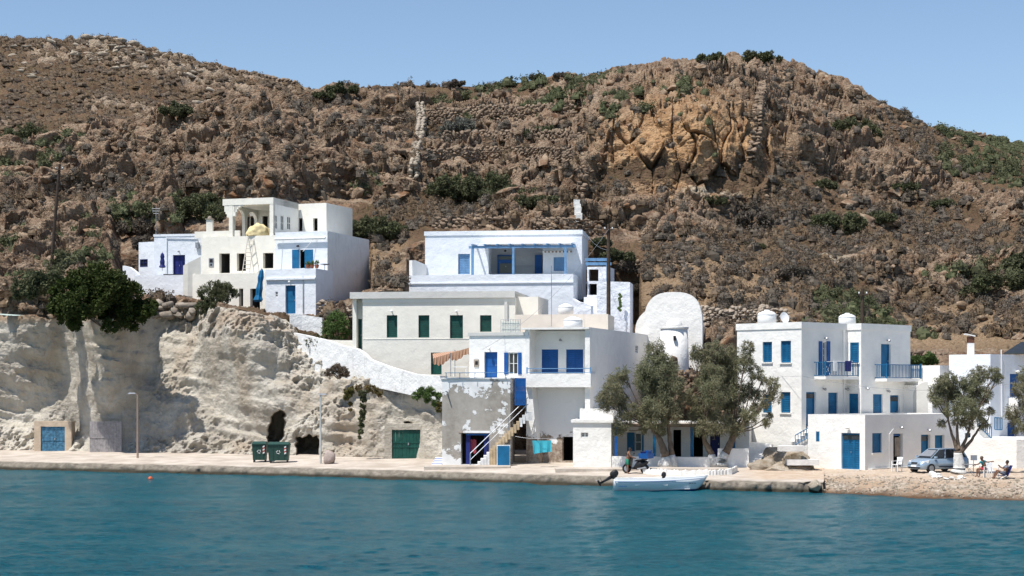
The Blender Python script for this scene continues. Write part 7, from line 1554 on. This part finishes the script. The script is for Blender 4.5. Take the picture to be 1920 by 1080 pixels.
# ---------------------------------------------------------------- car
def car():
    t_ = thing('hatchback_car', G(1758, 887), 'light metallic blue hatchback parked nose left behind the beach tamarisk', 'car'); t = NT('metallic light blue'); t.b.inputs['Metallic'].default_value = .35; t.b.inputs['Coat Weight'].default_value = .6; M_car = t.out((.34, .44, .54), .32)
    f0 = G(1728, 890); ang = math.radians(-152); u = Vector((math.cos(ang), math.sin(ang), 0)); 
    org = G(1762, 886)+Vector((0, .55, 0)); Mx = Matrix.Translation(org) @ Matrix.Rotation(ang, 4, 'Z'); T = lambda x, y, z: tuple(Mx @ Vector((x, y, z)))
    # lower body: stations along x (nose at +1.9)
    st = [(-1.88, .28, .80, .74), (-1.84, .22, .92, .79), (-1.5, .2, .98, .82), (-.6, .2, .97, .83), (.3, .2, .95, .83), (.9, .2, .93, .82), (1.35, .2, .86, .80), (1.65, .2, .76, .76), (1.83, .22, .66, .68), (1.90, .30, .55, .58)]
    mb = MB(); K = 16
    for x, zb, zt, hw_ in st:
        ring_ = []
        for q in range(K):
            th = 2*math.pi*q/K; c_, s_ = math.cos(th), math.sin(th); y = hw_*math.copysign(abs(c_)**.28, c_); z = (zb+zt)/2+(zt-zb)/2*math.copysign(abs(s_)**.38, s_); mb.v.append(T(x, y*(1-.05*max(0, s_)), z))
    for i in range(len(st)-1):
        for q in range(K): mb.f.append((i*K+q, i*K+(q+1) % K, (i+1)*K+(q+1) % K, (i+1)*K+q)); mb.m.append(0)
    mb.f.append(tuple(range(K))); mb.m.append(0); mb.f.append(tuple((len(st)-1)*K+q for q in range(K))[::-1]); mb.m.append(0); o = mb.build('body', M_car, t_, True)
    # cabin: bottom outline and roof outline
    bo = [(-1.80, .66), (-1.0, .76), (.0, .78), (.72, .76), (1.12, .66)]; ro = [(-1.45, .52), (-.9, .57), (-.2, .59), (.18, .57), (.32, .50)]; zb, zr = .93, 1.44
    mb = MB(); n = len(bo); 
    for pts, z in ((bo, zb), (ro, zr)):
        for x, y in pts: mb.v.append(T(x, y, z-(.03 if z == zb and x > 1 else 0)))
        for x, y in pts[::-1]: mb.v.append(T(x, -y, z-(.03 if z == zb and x > 1 else 0)))
    for i in range(2*n): j = (i+1) % (2*n); mb.f.append((i, j, 2*n+j, 2*n+i)); mb.m.append(0)
    o2 = mb.build('windows', M_glass, t_)
    mb = MB(); rr2 = [(x, y) for x, y in ro]+[(x, -y) for x, y in ro[::-1]]; c_ = [T(x, y, zr-.03) for x, y in rr2]; d_ = [T(x*.93, y*.9, zr+.045) for x, y in rr2]; n0 = len(c_); mb.v += c_+d_
    for i in range(n0): j = (i+1) % n0; mb.f.append((i, j, n0+j, n0+i)); mb.m.append(0)
    mb.f.append(tuple(range(n0, 2*n0))); mb.m.append(0); mb.build('roof', M_car, t_)
    for s_ in (-1, 1):
        for (x0, y0), (x1, y1), r_ in (((1.12, .66), (.32, .50), .035), ((.1, .78), (-.1, .585), .03), ((-.75, .765), (-.8, .575), .03), ((-1.80, .66), (-1.45, .52), .06)):
            m2 = MB(); m2.tube([T(x0, s_*y0, zb-.03), T(x1, s_*y1, zr)], r_, 5); m2.build('pillar', M_car, t_)
        for x in (-1.22, 1.22):
            m2 = MB(); m2.tube([T(x, s_*.66, .29), T(x, s_*.845, .29)], .29, 20); w1 = m2.build('wheel', M_black, t_); m2 = MB(); m2.tube([T(x, s_*.80, .29), T(x, s_*.86, .29)], .18, 10); m2.build('hubcap', M_metal, w1)
        m2 = MB(); m2.hexa([T(1.52, s_*.50, .60), T(1.83, s_*.42, .56), T(1.74, s_*.70, .58), T(1.4, s_*.79, .62), T(1.50, s_*.50, .76), T(1.80, s_*.42, .69), T(1.70, s_*.70, .72), T(1.36, s_*.79, .79)]); m2.build('headlight', M_plastic, t_)
        m2 = MB(); m2.hexa([T(.85, s_*.80, .92), T(1.0, s_*.80, .92), T(1.0, s_*.96, .92), T(.85, s_*.96, .92), T(.85, s_*.80, 1.03), T(.97, s_*.80, 1.03), T(.97, s_*.95, 1.03), T(.85, s_*.95, 1.03)]); m2.build('side_mirror', M_car, t_)
        m2 = MB(); m2.box(0, 0, 0, 0, 0, 0) if False else None; m2.hexa([T(-.72, s_*.835, .34), T(.6, s_*.835, .34), T(.6, s_*.85, .34), T(-.72, s_*.85, .34), T(-.72, s_*.835, .40), T(.6, s_*.835, .40), T(.6, s_*.85, .40), T(-.72, s_*.85, .40)]); m2.build('side_trim', M_black, t_)
    def fb(nm, x, y0, y1, z0, z1, mt, dx=.06):
        m2 = MB(); m2.hexa([T(x-.1, y0, z0), T(x+dx, y0, z0), T(x+dx, y1, z0), T(x-.1, y1, z0), T(x-.1, y0, z1), T(x+dx-.02, y0, z1), T(x+dx-.02, y1, z1), T(x-.1, y1, z1)]); m2.build(nm, mt, t_)
    fb('grille', 1.86, -.26, .26, .55, .66, M_black, .05); fb('lower_grille', 1.86, -.5, .5, .28, .36, M_black, .07); fb('front_bumper', 1.80, -.64, .64, .375, .46, M_car, .13); fb('number_plate', 1.9, -.25, .25, .38, .47, M_plastic, .05)
    m2 = MB(); m2.hexa([T(.42, -.4, 1.36), T(1.0, -.55, 1.0), T(1.0, .55, 1.0), T(.42, .4, 1.36), T(.45, -.4, 1.385), T(1.03, -.55, 1.02), T(1.03, .55, 1.02), T(.45, .4, 1.385)]); m2.build('sun_shade', M_metal, t_)
car()
# ---------------------------------------------------------------- people
def person(P, label, skin, J, clothes, hair, scale=1.0, facing=0, rz=0):
    """J: joint name -> (x, y, z) in metres, body frame (x right of figure's picture, y away, z up)"""
    root = thing('person', P, label, 'person'); Mx = Matrix.Translation(P) @ Matrix.Rotation(rz, 4, 'Z') @ Matrix.Scale(scale, 4)
    edges = [('pelvis', 'waist'), ('waist', 'chest'), ('chest', 'neck'), ('neck', 'chin'), ('chin', 'head'), ('head', 'crown')]; rad = {'pelvis': .145, 'waist': .125, 'chest': .155, 'neck': .06, 'chin': .075, 'head': .098, 'crown': .06, 'lmid': .085, 'rmid': .085, 'lslv': .055, 'rslv': .055}
    for s_ in ('l', 'r'):
        edges += [('chest', s_+'sho'), (s_+'sho', s_+'elb'), (s_+'elb', s_+'wri'), (s_+'wri', s_+'palm'), ('pelvis', s_+'hip'), (s_+'hip', s_+'kne'), (s_+'kne', s_+'ank'), (s_+'ank', s_+'toe')]
        rad.update({s_+'sho': .065, s_+'elb': .043, s_+'wri': .028, s_+'palm': .036, s_+'hip': .095, s_+'kne': .06, s_+'ank': .038, s_+'toe': .032})
        w_, pm = Vector(J[s_+'wri']), Vector(J[s_+'palm']); d = (pm-w_).normalized(); sd_ = d.cross(Vector((0, 1, .3))).normalized()
        for k, (off_, ln) in enumerate(((-.03, .075), (-.01, .085), (.01, .08), (.028, .065))):
            a = s_+'f%d' % k; J[a] = tuple(pm+sd_*off_+d*ln*.55); J[a+'e'] = tuple(pm+sd_*off_+d*ln+Vector((0, 0, -.015))); edges += [(s_+'palm', a), (a, a+'e')]; rad[a] = .010; rad[a+'e'] = .008
        J[s_+'th'] = tuple(w_+d*.03-sd_*.045); J[s_+'the'] = tuple(w_+d*.07-sd_*.06); edges += [(s_+'wri', s_+'th'), (s_+'th', s_+'the')]; rad[s_+'th'] = .012; rad[s_+'the'] = .009
    h = Vector(J['head']); fd = Vector((math.sin(facing), -math.cos(facing), -.08)); J['nose'] = tuple(h+fd*.115+Vector((0, 0, -.012))); edges.append(('head', 'nose')); rad['nose'] = .016
    def skinmesh(nm, names, edg, rmul, mt, par):
        ids = {k: i for i, k in enumerate(names)}; me = bpy.data.meshes.new(nm); me.from_pydata([tuple(Mx @ Vector(J[k])) for k in names], [(ids[a], ids[b]) for a, b in edg], [])
        o = link(nm, me, par, [mt]); sk_ = o.modifiers.new('skin', 'SKIN'); sk_.use_smooth_shade = True; lay = me.skin_vertices[0].data
        for k, i in ids.items(): r_ = rad[k]*rmul*scale; lay[i].radius = (r_, r_)
        lay[0].use_root = True; sb = o.modifiers.new('smooth', 'SUBSURF'); sb.levels = sb.render_levels = 1; return o
    names = ['pelvis']+[k for k in J if k != 'pelvis']; names = [k for k in names if any(k in e for e in edges)]
    body = skinmesh('body', names, edges, 1, skin, root)
    for nm, chain, rm_, mt in clothes:
        nn = []; [nn.append(k) for e in chain for k in e if k not in nn]; skinmesh(nm, nn, chain, rm_, mt, root)
    def ball(nm, c, r_, mt, par, sc=(1, 1, 1)):
        bm = bmesh.new(); bmesh.ops.create_icosphere(bm, subdivisions=2, radius=1); vs = [tuple(Mx @ (Vector(c)+Vector((v.co.x*r_*sc[0], v.co.y*r_*sc[1], v.co.z*r_*sc[2])))) for v in bm.verts]; fs = [[v.index for v in f.verts] for f in bm.faces]; bm.free(); mb = MB(); mb.add(vs, fs); return mb.build(nm, mt, par, True)
    ball('hair', h+Vector((0, 0, .03))-fd*.022, .112, hair, root, (.95, .98, .95))
    s2 = Vector((fd.y, -fd.x, 0)).normalized()
    for k in (-1, 1): ball('eye', h+fd*.092+s2*.032*k+Vector((0, 0, .012)), .012, M_black, root); ball('ear', h+s2*.1*k, .024, skin, root, (.6, 1, 1.2))
    ball('mouth', h+fd*.088+Vector((0, 0, -.05)), .018, plain('lips', (.22, .07, .05), .6), root, (1.2, 1, .3))
skin1 = plain('tanned skin', (.24, .115, .065), .6, .06); skin2 = plain('dark tanned skin', (.17, .085, .05), .6, .06); M_hair = plain('dark hair', (.03, .022, .018), .8); M_ghair = plain('grey brown hair', (.12, .09, .07), .8)
J = {'pelvis': (0, 0, .92), 'waist': (.01, 0, 1.08), 'chest': (.06, 0, 1.30), 'neck': (.10, 0, 1.46), 'chin': (.14, -.0, 1.53), 'head': (.16, 0, 1.60), 'crown': (.17, 0, 1.68),
 'lsho': (.02, .15, 1.40), 'lelb': (.12, .24, 1.16), 'lwri': (.34, .2, 1.08), 'lpalm': (.42, .18, 1.07), 'rsho': (.06, -.16, 1.40), 'relb': (.16, -.24, 1.15), 'rwri': (.38, -.16, 1.06), 'rpalm': (.46, -.14, 1.05),
 'lhip': (-.02, .09, .86), 'lkne': (.02, .12, .48), 'lank': (-.02, .13, .09), 'ltoe': (.14, .13, .04), 'rhip': (-.02, -.09, .86), 'rkne': (0, -.12, .48), 'rank': (-.05, -.13, .09), 'rtoe': (.11, -.14, .04)}
sh = [('pelvis', 'waist'), ('pelvis', 'lhip'), ('lhip', 'lmid'), ('pelvis', 'rhip'), ('rhip', 'rmid')]
def addmid(J, f=.75):
    for s_ in 'lr': a, b = Vector(J[s_+'hip']), Vector(J[s_+'kne']); J[s_+'mid'] = tuple(a.lerp(b, f)); J[s_+'slv'] = tuple(Vector(J[s_+'sho']).lerp(Vector(J[s_+'elb']), .7))
def person2(P, label, skin, J, clothes, hair, **k):
    addmid(J); 
    return person(P, label, skin, J, clothes, hair, **k)

M_gsh = plain('green shorts', (.02, .20, .12), .85); M_teal = plain('teal shirt', (.015, .20, .24), .85); M_redsh = plain('red shorts', (.35, .03, .05), .85); M_greysh = plain('grey cloth', (.16, .18, .22), .9)
shirt = [('waist', 'chest'), ('chest', 'lsho'), ('lsho', 'lslv'), ('chest', 'rsho'), ('rsho', 'rslv')]
person2(G(1177, 889), 'bare chested person in green shorts bending over the scooter handlebar', skin1, J, [('shorts', sh, 1.14, M_gsh)], M_hair, facing=1.2, scale=.98)
J2 = {'pelvis': (0, 0, .54), 'waist': (-.03, -.03, .70), 'chest': (-.10, -.06, .90), 'neck': (-.16, -.1, 1.04), 'chin': (-.20, -.12, 1.10), 'head': (-.22, -.13, 1.17), 'crown': (-.22, -.12, 1.25),
 'lsho': (-.02, .10, .99), 'lelb': (.18, .14, .92), 'lwri': (.40, .05, .96), 'lpalm': (.48, .02, .97), 'rsho': (-.22, -.14, .98), 'relb': (-.42, -.22, .82), 'rwri': (-.64, -.28, .78), 'rpalm': (-.72, -.3, .76),
 'lhip': (-.02, .1, .52), 'lkne': (-.42, .12, .52), 'lank': (-.42, .14, .1), 'ltoe': (-.56, .14, .05), 'rhip': (-.02, -.1, .52), 'rkne': (-.40, -.18, .50), 'rank': (-.34, -.2, .1), 'rtoe': (-.48, -.22, .05)}
person2(c1+Vector((0, -.02, -.02)), 'person in a teal shirt and red shorts sitting on a white plastic chair', skin2, J2, [('shirt', shirt, 1.16, M_teal), ('shorts', sh, 1.13, M_redsh)], M_ghair, facing=-1.0)
# reclining person on a low beach chair
c3 = G(1882, 898); t_ = thing('beach_chair', c3, 'low dark folding beach chair under the reclining person at the right', 'chair'); mb = MB(); x, y, z = c3
mb.hexa([(x-.35, y-.27, z+.2), (x+.15, y-.27, z+.17), (x+.15, y+.27, z+.17), (x-.35, y+.27, z+.2), (x-.35, y-.27, z+.23), (x+.15, y-.27, z+.2), (x+.15, y+.27, z+.2), (x-.35, y+.27, z+.23)]); mb.build('seat', M_navy, t_)
mb = MB(); mb.hexa([(x+.15, y-.27, z+.17), (x+.19, y-.27, z+.17), (x+.19, y+.27, z+.17), (x+.15, y+.27, z+.17), (x+.42, y-.27, z+.8), (x+.46, y-.27, z+.8), (x+.46, y+.27, z+.8), (x+.42, y+.27, z+.8)]); mb.build('backrest', M_navy, t_)
for sy in (-.27, .27):
    for px_ in (-.3, .3): mb = MB(); mb.tube([(x+px_, y+sy, z), (x-px_*.3, y+sy, z+.22)], .013, 5); mb.build('leg', M_metal, t_)
J3 = {'pelvis': (.02, 0, .32), 'waist': (.10, 0, .46), 'chest': (.18, 0, .68), 'neck': (.22, 0, .84), 'chin': (.20, 0, .90), 'head': (.20, 0, .98), 'crown': (.21, 0, 1.06),
 'lsho': (.20, .15, .78), 'lelb': (-.02, .24, .62), 'lwri': (-.20, .16, .74), 'lpalm': (-.26, .12, .79), 'rsho': (.19, -.16, .78), 'relb': (.02, -.25, .58), 'rwri': (-.18, -.2, .66), 'rpalm': (-.25, -.17, .70),
 'lhip': (0, .09, .30), 'lkne': (-.38, .12, .52), 'lank': (-.56, .12, .12), 'ltoe': (-.70, .12, .07), 'rhip': (0, -.09, .30), 'rkne': (-.36, -.12, .48), 'rank': (-.58, -.14, .1), 'rtoe': (-.72, -.14, .06)}
person2(c3, 'person with dark hair in grey clothes reclining on a low beach chair at the right', skin2, J3, [('shirt', shirt, 1.16, M_greysh), ('shorts', sh, 1.13, M_greysh)], M_hair, facing=-1.3)
